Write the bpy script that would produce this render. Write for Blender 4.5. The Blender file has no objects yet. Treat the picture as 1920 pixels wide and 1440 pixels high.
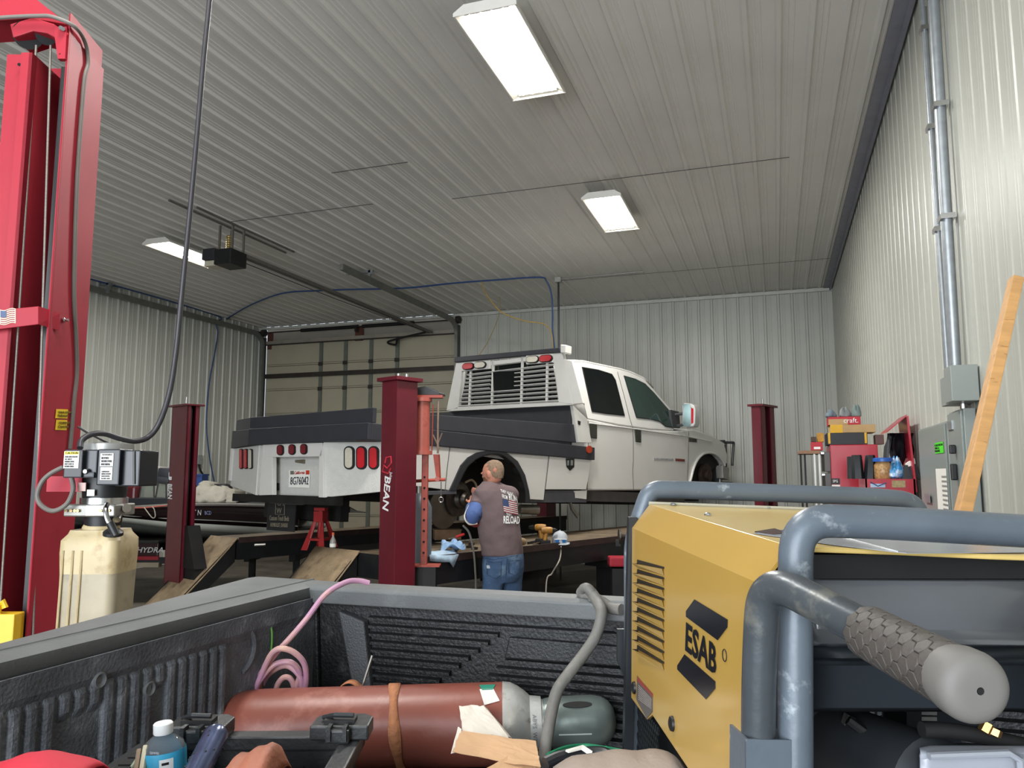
import bpy, bmesh, math, random
from mathutils import Vector as V, Matrix, Quaternion
from mathutils.bvhtree import BVHTree
random.seed(7)
SC = bpy.context.scene
COL = SC.collection
rad = math.radians

# ---------------------------------------------------------------- camera
YAW, PIT, FPX = rad(18.8), rad(6.63), 1450.0
CF = V((-math.sin(YAW)*math.cos(PIT), math.cos(YAW)*math.cos(PIT), math.sin(PIT)))
CR = V((math.cos(YAW), math.sin(YAW), 0)); CU = CR.cross(CF)
CP = V((0, 0, 1.65))
cam = bpy.data.cameras.new('camera'); cam.sensor_width = 36; cam.lens = 36*FPX/1920; cam.clip_start = .02
camo = bpy.data.objects.new('camera', cam); COL.objects.link(camo)
mm = Matrix((CR, CU, -CF)).transposed().to_4x4(); mm.translation = CP
camo.matrix_world = mm
SC.camera = camo

# ---------------------------------------------------------------- world, daylight through the open bay behind the camera, exposure
SC.view_settings.view_transform = 'Standard'; SC.view_settings.look = 'None'
SC.view_settings.exposure = 0.0; SC.view_settings.gamma = 1; SC.view_settings.use_curve_mapping = False
wd = bpy.data.worlds.new('world'); SC.world = wd; wd.use_nodes = True
wb = wd.node_tree.nodes['Background']; wb.inputs[0].default_value = (.80, .89, 1, 1); wb.inputs[1].default_value = 1.0
def area(name, loc, aim, sx, sy, power, col=(1, 1, 1), spread=180):
    l = bpy.data.lights.new(name, 'AREA'); l.shape = 'RECTANGLE'; l.size = sx; l.size_y = sy; l.energy = power; l.color = col; l.spread = rad(spread)
    o = bpy.data.objects.new(name, l); COL.objects.link(o); o.location = loc
    o.rotation_euler = (V(aim)-V(loc)).to_track_quat('-Z', 'Y').to_euler(); return o
# sky light entering by the open roller door behind the camera
area('daylight', (-2.0, -3.9, 2.2), (-2.0, 4, 2.0), 5.4, 4.2, 320, (.90, .95, 1), 110)

# ---------------------------------------------------------------- helpers
def ray(px, py): return (CF*FPX + CR*(px-960) - CU*(py-720))
def W(px, py, ax, val):
    d = ray(px, py); return CP + d*((val-CP[ax])/d[ax])
def AT(px, py, dep): return CP + ray(px, py)*(dep/FPX)
def HIT(px, py, p0, n):
    d = ray(px, py); n = V(n); return CP + d*((V(p0)-CP).dot(n)/d.dot(n))
class Frame:
    "a thing's own axes in the room"
    def __init__(s, o, x, y): 
        s.o, s.x, s.y = V(o), V(x).normalized(), V(y).normalized(); s.z = s.x.cross(s.y).normalized()
        s.M = Matrix((s.x, s.y, s.z)).transposed().to_4x4(); s.M.translation = s.o; s.I = s.M.inverted()
    def L(s, px, py, ax, val):
        n = (s.x, s.y, s.z)[ax]; return s.I @ HIT(px, py, s.o+n*val, n)
    def P(s, px, py, p0, n):   # hit with any local plane
        n = s.M.to_3x3() @ V(n); return s.I @ HIT(px, py, s.M @ V(p0), n)
    def A(s, px, py, dep): return s.I @ AT(px, py, dep)
def heading(o, deg, pitch=0):
    h, p = rad(deg), rad(pitch)
    x = V((math.sin(h)*math.cos(p), math.cos(h)*math.cos(p), math.sin(p))); y = V((-math.cos(h), math.sin(h), 0))
    return Frame(o, x, y)
WORLD = Frame((0, 0, 0), (1, 0, 0), (0, 1, 0))
MW = {}
def tag(o, label=None, cat=None, group=None, kind=None):
    if label: o['label'] = label
    if cat: o['category'] = cat
    if group: o['group'] = group
    if kind: o['kind'] = kind
    return o
def thing(name, label, cat, fr=None, group=None, loc=None):
    o = bpy.data.objects.new(name, None); COL.objects.link(o); o.empty_display_size = .1
    M = fr.M.copy() if fr else Matrix.Translation(V(loc) if loc else V((0, 0, 0)))
    o.matrix_world = M; MW[o.name] = M
    return tag(o, label, cat, group)
def link(name, data, mat, parent=None, fr=None, label=None):
    "fr: the axes the data was written in; stored relative to the parent"
    o = bpy.data.objects.new(name, data); COL.objects.link(o)
    if mat is not None and hasattr(data, 'materials'):
        if len(data.materials): data.materials.clear()
        for m in (mat if isinstance(mat, (list, tuple)) else [mat]): data.materials.append(m)
    M = fr.M.copy() if fr else (MW[parent.name].copy() if parent else Matrix.Identity(4))
    if parent:
        o.parent = parent; L = MW[parent.name].inverted() @ M
        if hasattr(data, 'transform') : data.transform(L); MW[o.name] = MW[parent.name].copy()
        else: o.matrix_local = L; MW[o.name] = M
    else: 
        if hasattr(data, 'transform'): data.transform(M); M = Matrix.Identity(4)
        o.matrix_world = M; MW[o.name] = M.copy()
    if label: o['label'] = label
    return o
def frame_from(d):
    d = V(d).normalized(); a = V((0, 0, 1)) if abs(d.z) < .95 else V((1, 0, 0))
    u = d.cross(a).normalized(); return u, u.cross(d).normalized()
def smooth_path(pts, n=8):
    P = [V(p) for p in pts]
    if len(P) < 3: return P
    out = []
    for i in range(len(P)-1):
        a = P[max(i-1, 0)]; b = P[i]; c = P[i+1]; d = P[min(i+2, len(P)-1)]
        for k in range(n):
            t = k/n; t2 = t*t; t3 = t2*t
            out.append(.5*((2*b)+(-a+c)*t+(2*a-5*b+4*c-d)*t2+(-a+3*b-3*c+d)*t3))
    out.append(P[-1]); return out
def round_path(pts, r, n=6):
    "polyline with its corners rounded by radius-like offset r"
    P = [V(p) for p in pts]; out = [P[0]]
    for i in range(1, len(P)-1):
        a, b, c = P[i-1], P[i], P[i+1]; u = (a-b); w = (c-b); k = min(r, u.length*.45, w.length*.45)
        p, q = b+u.normalized()*k, b+w.normalized()*k
        for j in range(n+1):
            t = j/n; out.append(p*(1-t)**2+b*2*t*(1-t)+q*t*t)
    out.append(P[-1]); return out
class MB:
    def __init__(s): s.b = bmesh.new(); s.mi = 0
    def F(s, vs):
        try: f = s.b.faces.new(vs); f.material_index = s.mi; return f
        except ValueError: return None
    def vs(s, pts): return [s.b.verts.new(V(p)) for p in pts]
    def box(s, c, d, R=None, bev=0):
        c = V(c); h = V(d)/2; v = []
        for x in (-1, 1):
            for y in (-1, 1):
                for z in (-1, 1):
                    p = V((x*h.x, y*h.y, z*h.z)); 
                    if R is not None: p = R @ p
                    v.append(s.b.verts.new(c+p))
        fs = [s.F([v[i] for i in q]) for q in ((0, 1, 3, 2), (4, 6, 7, 5), (0, 4, 5, 1), (2, 3, 7, 6), (0, 2, 6, 4), (1, 5, 7, 3))]
        if bev > 0:
            es = list({e for f in fs for e in f.edges}); bmesh.ops.bevel(s.b, geom=es, offset=bev, segments=2, affect='EDGES', profile=.6)
        return s
    def span(s, a, b, bev=0):
        a, b = V(a), V(b); return s.box((a+b)/2, [abs(b[i]-a[i]) for i in range(3)], None, bev)
    def ring(s, c, u, w, ru, rw, n, ph=0):
        return [s.b.verts.new(c+u*(math.cos(ph+2*math.pi*i/n)*ru)+w*(math.sin(ph+2*math.pi*i/n)*rw)) for i in range(n)]
    def bridge(s, a, b):
        n = len(a)
        for i in range(n): s.F((a[i], a[(i+1) % n], b[(i+1) % n], b[i]))
    def rings(s, rr, cap=True):
        for a, b in zip(rr, rr[1:]): s.bridge(a, b)
        if cap: s.F(rr[0][::-1]); s.F(rr[-1])
        return s
    def cyl(s, a, b, r, r2=None, n=20, ph=0):
        a, b = V(a), V(b); u, w = frame_from(b-a); r2 = r if r2 is None else r2
        return s.rings([s.ring(a, u, w, r, r, n, ph), s.ring(b, u, w, r2, r2, n, ph)])
    def tube(s, pts, r, n=10, cap=True):
        P = [V(p) for p in pts]; P = [p for i, p in enumerate(P) if i == 0 or (p-P[i-1]).length > 1e-6]
        u = None; rr = []
        for i, p in enumerate(P):
            d = (P[min(i+1, len(P)-1)]-P[max(i-1, 0)]).normalized()
            if u is None: u, w = frame_from(d)
            else: u = (u-d*u.dot(d)).normalized(); w = d.cross(u)
            w = d.cross(u); R = r[i] if isinstance(r, (list, tuple)) else r
            rr.append(s.ring(p, u, w, R, R, n))
        return s.rings(rr, cap)
    def lathe(s, a, d, prof, n=28, cap=True):
        "prof: (distance along d, radius)"
        a, d = V(a), V(d).normalized(); u, w = frame_from(d)
        return s.rings([s.ring(a+d*t, u, w, max(r, 1e-4), max(r, 1e-4), n) for t, r in prof], cap)
    def poly(s, pts): s.F(s.vs(pts)); return s
    def prism(s, pts, off):
        "closed outline (3d points, in a plane) pushed by off"
        off = V(off); a = s.vs(pts); b = s.vs([V(p)+off for p in pts]); n = len(a)
        s.F(a[::-1]); s.F(b)
        for i in range(n): s.F((a[i], a[(i+1) % n], b[(i+1) % n], b[i]))
        return s
    def loft(s, secs, n=20, cap=True, pw=2.0):
        "secs: (centre, u, w, ru, rw) superellipse sections"
        rr = []
        for c, u, w, ru, rw in secs:
            c, u, w = V(c), V(u), V(w); r = []
            for i in range(n):
                t = 2*math.pi*i/n; ct, st = math.cos(t), math.sin(t)
                r.append(s.b.verts.new(c+u*(ru*math.copysign(abs(ct)**(2/pw), ct))+w*(rw*math.copysign(abs(st)**(2/pw), st))))
            rr.append(r)
        return s.rings(rr, cap)
    def sheet(s, grid):
        "grid of points -> quads"
        g = [s.vs(r) for r in grid]
        for a, b in zip(g, g[1:]):
            for i in range(len(a)-1): s.F((a[i], a[i+1], b[i+1], b[i]))
        return s
    def ball(s, c, rx, ry=None, rz=None, n=14, R=None):
        ry = ry or rx; rz = rz or rx; c = V(c); rr = []
        for j in range(1, n//2):
            ph = math.pi*j/(n//2); r = []
            for i in range(n):
                t = 2*math.pi*i/n; p = V((rx*math.sin(ph)*math.cos(t), ry*math.sin(ph)*math.sin(t), -rz*math.cos(ph)))
                if R is not None: p = R @ p
                r.append(s.b.verts.new(c+p))
            rr.append(r)
        return s.rings(rr)
    def build(s, name, mat, parent=None, fr=None, smooth=False, bev=0, label=None, angle=35, sol=0):
        bmesh.ops.recalc_face_normals(s.b, faces=s.b.faces)
        me = bpy.data.meshes.new(name); s.b.to_mesh(me); s.b.free()
        o = link(name, me, mat, parent, fr, label)
        if smooth:
            for p in me.polygons: p.use_smooth = True
            if angle < 180: me.set_sharp_from_angle(angle=rad(angle))
        if sol: m = o.modifiers.new('thick', 'SOLIDIFY'); m.thickness = sol; m.offset = 0
        if bev: m = o.modifiers.new('bev', 'BEVEL'); m.width = bev; m.segments = 2; m.limit_method = 'ANGLE'
        return o
def one(fn, *a, **k):   # one shape -> MB
    m = MB(); getattr(m, fn)(*a, **k); return m
def text_mesh(body, size, extrude=.001, bold=0, sx=1, align='LEFT', shear=0, spacing=1):
    c = bpy.data.curves.new('lettering', 'FONT'); c.body = body; c.size = size; c.extrude = extrude; c.offset = bold; c.align_x = align; c.shear = shear; c.space_character = spacing; c.resolution_u = 2
    o = bpy.data.objects.new('lettering', c); COL.objects.link(o); bpy.context.view_layer.update()
    me = bpy.data.meshes.new_from_object(o.evaluated_get(bpy.context.evaluated_depsgraph_get()))
    bpy.data.objects.remove(o); bpy.data.curves.remove(c)
    if sx != 1: me.transform(Matrix.Diagonal((sx, 1, 1, 1)))
    return me
def lettering(name, body, size, o, x, y, mat, parent, fr=None, fit=None, **k):
    "text whose baseline starts at o and runs along x with its top towards y, all in fr axes; fit=(width, height)"
    me = text_mesh(body, size, **k)
    xs = [v.co.x for v in me.vertices]; ys = [v.co.y for v in me.vertices]
    if fit:
        x0, y0 = min(xs), min(ys); w = max(xs)-x0; h = max(ys)-y0
        me.transform(Matrix.Diagonal((fit[0]/w, fit[1]/h, 1, 1)) @ Matrix.Translation((-x0, -y0, 0)))
    x, y = V(x).normalized(), V(y); y = (y-x*y.dot(x)).normalized(); z = x.cross(y)
    M = Matrix((x, y, z)).transposed().to_4x4(); M.translation = V(o); me.transform(M)
    return link(name, me, mat, parent, fr)
def quad_text(name, body, tl, tr, bl, mat, parent, fr=None, lift=.002, **k):
    "text stretched to fill the parallelogram tl, tr, bl"
    me = text_mesh(body, 1, **k)
    xs = [v.co.x for v in me.vertices]; ys = [v.co.y for v in me.vertices]
    x0, y0, w, h = min(xs), min(ys), max(xs)-min(xs), max(ys)-min(ys)
    tl, tr, bl = V(tl), V(tr), V(bl); X = tr-tl; Y = tl-bl; Z = X.cross(Y).normalized()
    for v in me.vertices:
        c = v.co; v.co = bl+X*((c.x-x0)/w)+Y*((c.y-y0)/h)+Z*(lift+c.z)
    return link(name, me, mat, parent, fr)

# ---------------------------------------------------------------- materials
def lin(c):
    c = c.lstrip('#'); r = [int(c[i:i+2], 16)/255 for i in (0, 2, 4)]
    return tuple(x/12.92 if x <= .04045 else ((x+.055)/1.055)**2.4 for x in r)+(1,)
MATS = {}
def mat(name, col, rough=.5, metal=0, var=.12, scale=8, bump=0, bscale=60, dirt=None, dirt_amt=0, dscale=3, trans=0, emit=None, es=0, coat=0, spec=.5, stretch=None, ior=1.45, alpha=1):
    if name in MATS: return MATS[name]
    m = bpy.data.materials.new(name); m.use_nodes = True; nt = m.node_tree; N = nt.nodes; Lk = nt.links
    b = N['Principled BSDF']; c = lin(col)
    b.inputs['Roughness'].default_value = rough; b.inputs['Metallic'].default_value = metal
    b.inputs['Specular IOR Level'].default_value = spec; b.inputs['Coat Weight'].default_value = coat; b.inputs['Coat Roughness'].default_value = .12
    b.inputs['IOR'].default_value = ior
    if trans: b.inputs['Transmission Weight'].default_value = trans
    if alpha < 1: b.inputs['Alpha'].default_value = alpha
    tc = N.new('ShaderNodeTexCoord'); mp = N.new('ShaderNodeMapping'); Lk.new(tc.outputs['Object'], mp.inputs[0])
    if stretch: mp.inputs['Scale'].default_value = stretch
    nz = N.new('ShaderNodeTexNoise'); nz.inputs['Scale'].default_value = scale; nz.inputs['Detail'].default_value = 6; Lk.new(mp.outputs[0], nz.inputs['Vector'])
    mr = N.new('ShaderNodeMapRange'); mr.inputs[1].default_value = .3; mr.inputs[2].default_value = .7; mr.inputs[3].default_value = 1-var; mr.inputs[4].default_value = 1+var*.6
    Lk.new(nz.outputs[0], mr.inputs[0])
    mx = N.new('ShaderNodeMix'); mx.data_type = 'RGBA'; mx.blend_type = 'MULTIPLY'; mx.inputs[0].default_value = 1; mx.inputs[6].default_value = c
    Lk.new(mr.outputs[0], mx.inputs[7]); out = mx.outputs[2]
    if dirt:
        n2 = N.new('ShaderNodeTexNoise'); n2.inputs['Scale'].default_value = dscale; n2.inputs['Detail'].default_value = 10; n2.inputs['Roughness'].default_value = .65; Lk.new(mp.outputs[0], n2.inputs['Vector'])
        r2 = N.new('ShaderNodeMapRange'); r2.inputs[1].default_value = .62-.25*dirt_amt; r2.inputs[2].default_value = .72-.1*dirt_amt; Lk.new(n2.outputs[0], r2.inputs[0])
        m2 = N.new('ShaderNodeMix'); m2.data_type = 'RGBA'; Lk.new(r2.outputs[0], m2.inputs[0]); Lk.new(out, m2.inputs[6]); m2.inputs[7].default_value = lin(dirt); out = m2.outputs[2]
    Lk.new(out, b.inputs['Base Color'])
    if bump:
        nb = N.new('ShaderNodeTexNoise'); nb.inputs['Scale'].default_value = bscale; nb.inputs['Detail'].default_value = 4; Lk.new(mp.outputs[0], nb.inputs['Vector'])
        bp = N.new('ShaderNodeBump'); bp.inputs['Strength'].default_value = bump; bp.inputs['Distance'].default_value = .01; Lk.new(nb.outputs[0], bp.inputs['Height']); Lk.new(bp.outputs[0], b.inputs['Normal'])
    if emit: b.inputs['Emission Color'].default_value = lin(emit); b.inputs['Emission Strength'].default_value = es
    MATS[name] = m; return m
M_ = mat
PANEL = M_('painted wall sheet', '#b7b8af', .38, 0, .05, 1.5, .02, 30)
CEIL = M_('painted ceiling sheet', '#d3d1cb', .45, 0, .05, 1.5)
CEILD = M_('seam shadow gap', '#4a4745', .8)
FLOOR = M_('dirty concrete', '#5c554c', .6, 0, .35, 2.5, .15, 20, '#2c2824', .5, 1.2)
WHITE = M_('white enamel', '#e6e4de', .35, 0, .04)
TRUCKW = M_('white truck paint', '#cfcdc8', .22, 0, .03, 3, coat=.5)
TREAD = M_('white tread plate', '#c9c8c2', .35, 0, .05, 20, .35, 90)
BLK = M_('black paint', '#17181a', .45, 0, .25)
BLKS = M_('satin black steel', '#2a2b2f', .4, 0, .2, 5)
DARK = M_('dark grimy steel', '#1c1b1b', .6, .2, .4, 6)
RUB = M_('black rubber', '#151515', .7, 0, .2)
GLASS = M_('dark window glass', '#0b0f10', .06, 0, .05, coat=.3)
REDC = M_('red enamel', '#9a2c38', .45, 0, .08, 3, dirt='#8c2430', dirt_amt=.1, dscale=4, spec=.2)
MAROON = M_('maroon enamel', '#5d1724', .32, 0, .12, 4, coat=.2)
REDL = M_('red lens', '#b01624', .2, 0, .1, 40, .3, 200)
CLEARL = M_('clear lens', '#c9c3b2', .2, 0, .1, 40, .3, 200)
CHROME = M_('bright metal', '#c6c6c6', .25, 1, .1)
ALU = M_('dull aluminium', '#a4a39d', .42, .8, .12, 12)
RUST = M_('brown primer steel', '#6b3a2c', .6, .1, .3, 10)
CARD = M_('cardboard', '#b39468', .8, 0, .12, 10)
PAPER = M_('white paper', '#e8e6de', .8, 0, .05)
INK = M_('black print', '#141414', .6, 0, .05)
WPRINT = M_('white print', '#e8e8e6', .5, 0, .04)
GREYP = M_('grey panel enamel', '#8f9591', .4, 0, .06, 3)
GREYC = M_('galvanised conduit', '#9a9fa3', .4, .6, .12, 20)
# ================================================================ the building
XL, XR, YB, YF, H = -10.72, 1.02, 14.2, -4.0, 4.87
PITCH = .2286
def profile(width, ph=0):
    "(across, height) of ribbed steel sheet, 9 inch rib spacing"
    pts = []; k = 0; x0 = -ph
    while x0 < width+PITCH:
        for dx, h in ((0, 0), (.078, 0), (.092, .022), (.122, .022), (.136, 0), (.155, 0), (.160, .004), (.172, .004), (.177, 0), (.196, 0), (.201, .004), (.213, .004), (.218, 0)):
            x = x0+dx
            if 0 <= x <= width: pts.append((x, h))
        x0 += PITCH
    if pts[0][0] > 0: pts.insert(0, (0, 0))
    if pts[-1][0] < width: pts.append((width, 0))
    return pts
def siding(name, o, u, v, n, width, length, m, holes=(), hs=1):
    "sheet from corner o, ribs run along v, stand out along n; holes in (u0,u1,v0,v1)"
    o, u, v, n = V(o), V(u), V(v), V(n); mb = MB(); cuts = [(0, width, [(0, length)])]
    pr = [(x, h*hs) for x, h in profile(width)]
    for (xa, ha), (xb, hb) in zip(pr, pr[1:]):
        mid = (xa+xb)/2; segs = [(0, length)]
        for (a, b, c, d) in holes:
            if a < mid < b: segs = [q for s0, s1 in segs for q in ((s0, min(s1, c)), (max(s0, d), s1)) if q[1]-q[0] > 1e-4]
        for s0, s1 in segs: mb.poly([o+u*xa+n*ha+v*s0, o+u*xb+n*hb+v*s0, o+u*xb+n*hb+v*s1, o+u*xa+n*ha+v*s1])
    bmesh.ops.remove_doubles(mb.b, verts=mb.b.verts, dist=1e-5)
    x = mb.build(name, m); tag(x, kind='structure'); return x
def struct(name, mb, m, parent=None, **k):
    o = mb.build(name, m, parent, **k)
    if not parent: tag(o, kind='structure')
    return o
struct('floor', one('span', (XL-.2, YF-.2, -.1), (XR+.2, YB+.2, 0)), FLOOR)
siding('ceiling', (XL, YF, H), (1, 0, 0), (0, 1, 0), (0, 0, -1), XR-XL, YB-YF, CEIL)
D0, D1 = W(497, 700, 1, YB).x, W(855, 700, 1, YB).x       # garage door opening
DT = 4.62
siding('wall_back', (XL, YB, 0), (1, 0, 0), (0, 0, 1), (0, -1, 0), XR-XL, H, PANEL, [(D0-XL, D1-XL, 0, H)])
siding('wall_left', (XL, YF, 0), (0, 1, 0), (0, 0, 1), (1, 0, 0), YB-YF, H, PANEL)
siding('wall_right', (XR, YF, 0), (0, 1, 0), (0, 0, 1), (-1, 0, 0), YB-YF, H, PANEL, (), .22)
siding('wall_front', (XL, YF, 0), (1, 0, 0), (0, 0, 1), (0, 1, 0), XR-XL, H, PANEL, [(-4.9-XL, .9-XL, 0, 4.3)])
# trims where sheets meet
struct('trim_1', one('span', (XL, YB-.06, H-.075), (XR, YB-.022, H-.022)), M_('pale trim', '#c3c3bb', .5))
struct('trim_2', MB().span((XR-.05, YF, H-.07), (XR-.022, YB-.06, H-.022)).span((XR-.14, YF, H-.03), (XR-.05, YB-.06, H-.0215)), M_('blue grey trim', '#83858f', .5))
struct('trim_3', MB().span((XL+.022, YF, H-.16), (XL+.05, YB-.06, H-.11)), M_('dark green trim', '#3c3f38', .6))
# lap joints of the ceiling sheets
def seam(i, a, b):
    p, q = W(*a, 2, H-.022), W(*b, 2, H-.022); y = (p.y+q.y)/2
    struct('trim_%d' % i, one('span', (min(p.x, q.x), y-.006, H-.0245), (max(p.x, q.x), y+.006, H-.0215)), CEILD)
seam(4, (620, 323), (766, 305)); seam(5, (430, 414), (702, 384)); seam(6, (845, 371), (1480, 297))
# thin dark line across the right half of the ceiling
seam(7, (1050, 523), (1555, 488))
# ---- the sectional garage door in the back wall
STILE = M_('galvanised door stile', '#6d7268', .5, .3, .15)
DOORP = M_('almond door section', '#a7a08c', .55, 0, .06, 2)
HEADR = M_('header board', '#8d867a', .7, 0, .12, 3)
STEELD = M_('dark door steel', '#3a3430', .55, .3, .25, 8)
YD = YB+.04
dr = bpy.data.objects.new('door_1', None); COL.objects.link(dr); dr.location = ((D0+D1)/2, YD, 0); tag(dr, kind='structure'); MW[dr.name] = Matrix.Translation(dr.location)
one('span', (D0-.05, YB+.10, 0), (D1+.05, YB+.16, H)).build('header', HEADR, dr, WORLD)
zt = W(675, 632, 1, YD).z
nsec = 7; sh = zt/nsec
zs = [zt-sh*.0, W(675, 688, 1, YD).z+.13]; step = zs[0]-zs[1]
z = zt; k = 0
levels = []
while z > .05:
    z0 = max(z-.535, 0); levels.append((z0, z))
    one('span', (D0, YD, z0+.004), (D1, YD+.05, z-.004), bev=.006).build('door_section', DOORP, dr, WORLD)
    one('span', (D0, YD-.004, z0+.03), (D1, YD, z0+.045)).build('groove', M_('groove paint', '#7f796a', .6), dr, WORLD)
    z = z0
for px in (602, 648, 696, 745):
    x = W(px, 700, 1, YD).x
    one('span', (x-.04, YD-.03, .05), (x+.04, YD-.002, zt)).build('stile', STILE, dr, WORLD)
for k, zz in enumerate([zt, W(675, 696, 1, YD).z]):
    one('span', (D0, YD-.07, zz-.05), (D1, YD-.03, zz+.02)).build('strut', STEELD if k else M_('pale strut', '#9a9488', .5, .3), dr, WORLD)
    one('span', (D0, YD-.072, zz-.075), (D1, YD-.05, zz-.05)).build('strut', STEELD, dr, WORLD)
for px in (602, 648, 696, 745):
    x = W(px, 700, 1, YD).x
    for z0, z1 in levels[:4]: one('span', (x-.05, YD-.045, z0-.04), (x+.05, YD-.031, z0+.04)).build('hinge', STEELD, dr, WORLD)
# spring shaft, drums, brackets
zsft = W(675, 612, 1, YB-.1).z
one('cyl', (D0-.1, YB-.1, zsft), (D1+.15, YB-.1, zsft), .014).build('shaft', STEELD, dr, WORLD)
xs0, xs1, xs2 = W(565, 610, 1, YB-.1).x, W(672, 606, 1, YB-.1).x, W(776, 600, 1, YB-.1).x
one('cyl', (xs0, YB-.1, zsft), (xs1, YB-.1, zsft), .038).build('torsion_spring', DARK, dr, WORLD)
one('cyl', (xs1+.1, YB-.1, zsft), (xs2, YB-.1, zsft), .038).build('torsion_spring', DARK, dr, WORLD)
for px in (673,): 
    x = W(px, 612, 1, YB).x; one('span', (x-.09, YB+.0, zsft-.28), (x+.09, YB+.05, zsft+.02)).build('spring_plate', M_('wood block', '#5a3527', .7), dr, WORLD)
    one('span', (x-.04, YB-.12, zsft-.1), (x+.0, YB+.05, zsft+.02)).build('bracket', STEELD, dr, WORLD)
one('span', (D0+.02, YB+.02, zsft-.35), (D0+.12, YB+.08, zsft+.02)).build('spring_plate', M_('wood block', '#5a3527', .7), dr, WORLD)
# the two roller tracks: up the jambs, round the bend and back under the ceiling
for s, xj in ((0, D0-.03), (1, D1+.04)):
    zc = zt+.0; hz = H-.18
    path = [(xj, YB-.08, .02), (xj, YB-.08, zc-.1)]+[(xj, YB-.08-.35*(1-math.cos(t)), zc-.1+(hz-zc+.1)*math.sin(t)) for t in [rad(a) for a in range(10, 91, 10)]]
    pend = W(612, 503, 2, hz) if s else W(262, 543, 2, hz)
    path.append((xj, pend.y if s else 8.6, hz))
    mb = MB(); P = [V(p) for p in path]
    for a, b in ((-.022, -.022), (.022, .022)): pass
    rr = []
    for i, p in enumerate(P):
        d = (P[min(i+1, len(P)-1)]-P[max(i-1, 0)]).normalized(); side = V((1, 0, 0)); up = side.cross(d).normalized()
        rr.append([mb.b.verts.new(p+side*a+up*b) for a, b in ((-.03, -.045), (.03, -.045), (.03, .045), (-.03, .045))])
    mb.rings(rr); mb.build('track', M_('galvanised track', '#7b7d77', .45, .35, .15), dr, WORLD)
    one('span', (xj-.06, YB-.05, 0), (xj+.05, YB-.01, zt+.1)).build('jamb_angle', M_('jamb angle steel', '#44443f', .5, .4, .15), dr, WORLD)
    one('cyl', (xj+(.0 if s else .0), YB-.1, zsft), (xj+.08, YB-.1, zsft), .075).build('cable_drum', STEELD, dr, WORLD)
one('span', (D1-.02, YB-.02, 0), (D1+.0, YB+.1, zt)).build('weatherstrip', PAPER, dr, WORLD)
# ================================================================ ceiling fixtures
TUBE = M_('glowing tube', '#fffdf2', .5, emit='#fffaf0', es=20)
FIXW = M_('white fixture enamel', '#dedbd3', .4, 0, .03)
def ceiling_light(c, label, power=125):
    t = thing('ceiling_light', label, 'light fixture', loc=c, group='fluorescent high-bay lights')
    f = Frame(c, (1, 0, 0), (0, 1, 0)); L, w, hh = .62, .225, .07      # half length along y, half width, depth
    mb = MB()
    # folded tray: top plate, sloping sides, end plates with cut corners
    prof = [(-w, -hh), (-w+.012, -hh), (-.13, -.012), (.13, -.012), (w-.012, -hh), (w, -hh), (w, -hh+.02), (.15, 0), (-.15, 0), (-w, -hh+.02)]
    a = mb.vs([(x, -L, z) for x, z in prof]); b = mb.vs([(x, L, z) for x, z in prof])
    for i in range(len(prof)): mb.F((a[i], a[(i+1) % len(prof)], b[(i+1) % len(prof)], b[i]))
    for y in (-L, L): mb.prism([(-w, y, -hh-.004), (w, y, -hh-.004), (w, y, -hh+.022), (.15, y, .002), (-.15, y, .002), (-w, y, -hh+.022)], (0, .006 if y > 0 else -.006, 0))
    mb.build('housing', FIXW, t, f)
    for i in range(4):
        x = -.12+.08*i
        one('cyl', (x, -L+.03, -.042), (x, L-.03, -.042), .014, n=10).build('fluorescent_tube', TUBE, t, f, smooth=True)
    for s in (-1, 1): one('box', (0, s*(L-.02), -.035), (.32, .03, .04)).build('lamp_holder', FIXW, t, f)
    for s in (-1, 1): MB().tube([(0, s*(L-.15), 0), (0, s*(L-.15), H-.0225-c[2])], .004, 6).build('hanger', CHROME, t, f)
    l = bpy.data.lights.new('tube_glow', 'AREA'); l.shape = 'RECTANGLE'; l.size = .36; l.size_y = 1.15; l.energy = power; l.color = (1, .985, .95)
    o = bpy.data.objects.new('tube_glow', l); COL.objects.link(o); o.parent = t; o.location = (0, 0, -.075)
    return t
LZ = H-.17
def lc(*q):
    s = V((0, 0, 0))
    for p in q: s += W(*p, 2, LZ)
    s /= len(q); s.z = LZ+.07; return s
ceiling_light(lc((850, 40), (975, 2), (1060, 172), (957, 188)), 'large white fluorescent fixture glowing at the top middle of the ceiling, nearest of the three')
ceiling_light(lc((1090, 374), (1165, 362), (1200, 430), (1132, 438)), 'smaller-looking lit fluorescent fixture above the truck cab, right of the ceiling seam')
ceiling_light(lc((273, 460), (340, 450), (425, 497), (372, 505)), 'lit fluorescent fixture beside the black door opener at left')
# more of the same two rows light the bays beside and behind the camera
ceiling_light((-1.72, 1.45, LZ+.07), 'lit fluorescent fixture overhead, above the foreground pickup bed', 70)

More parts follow.
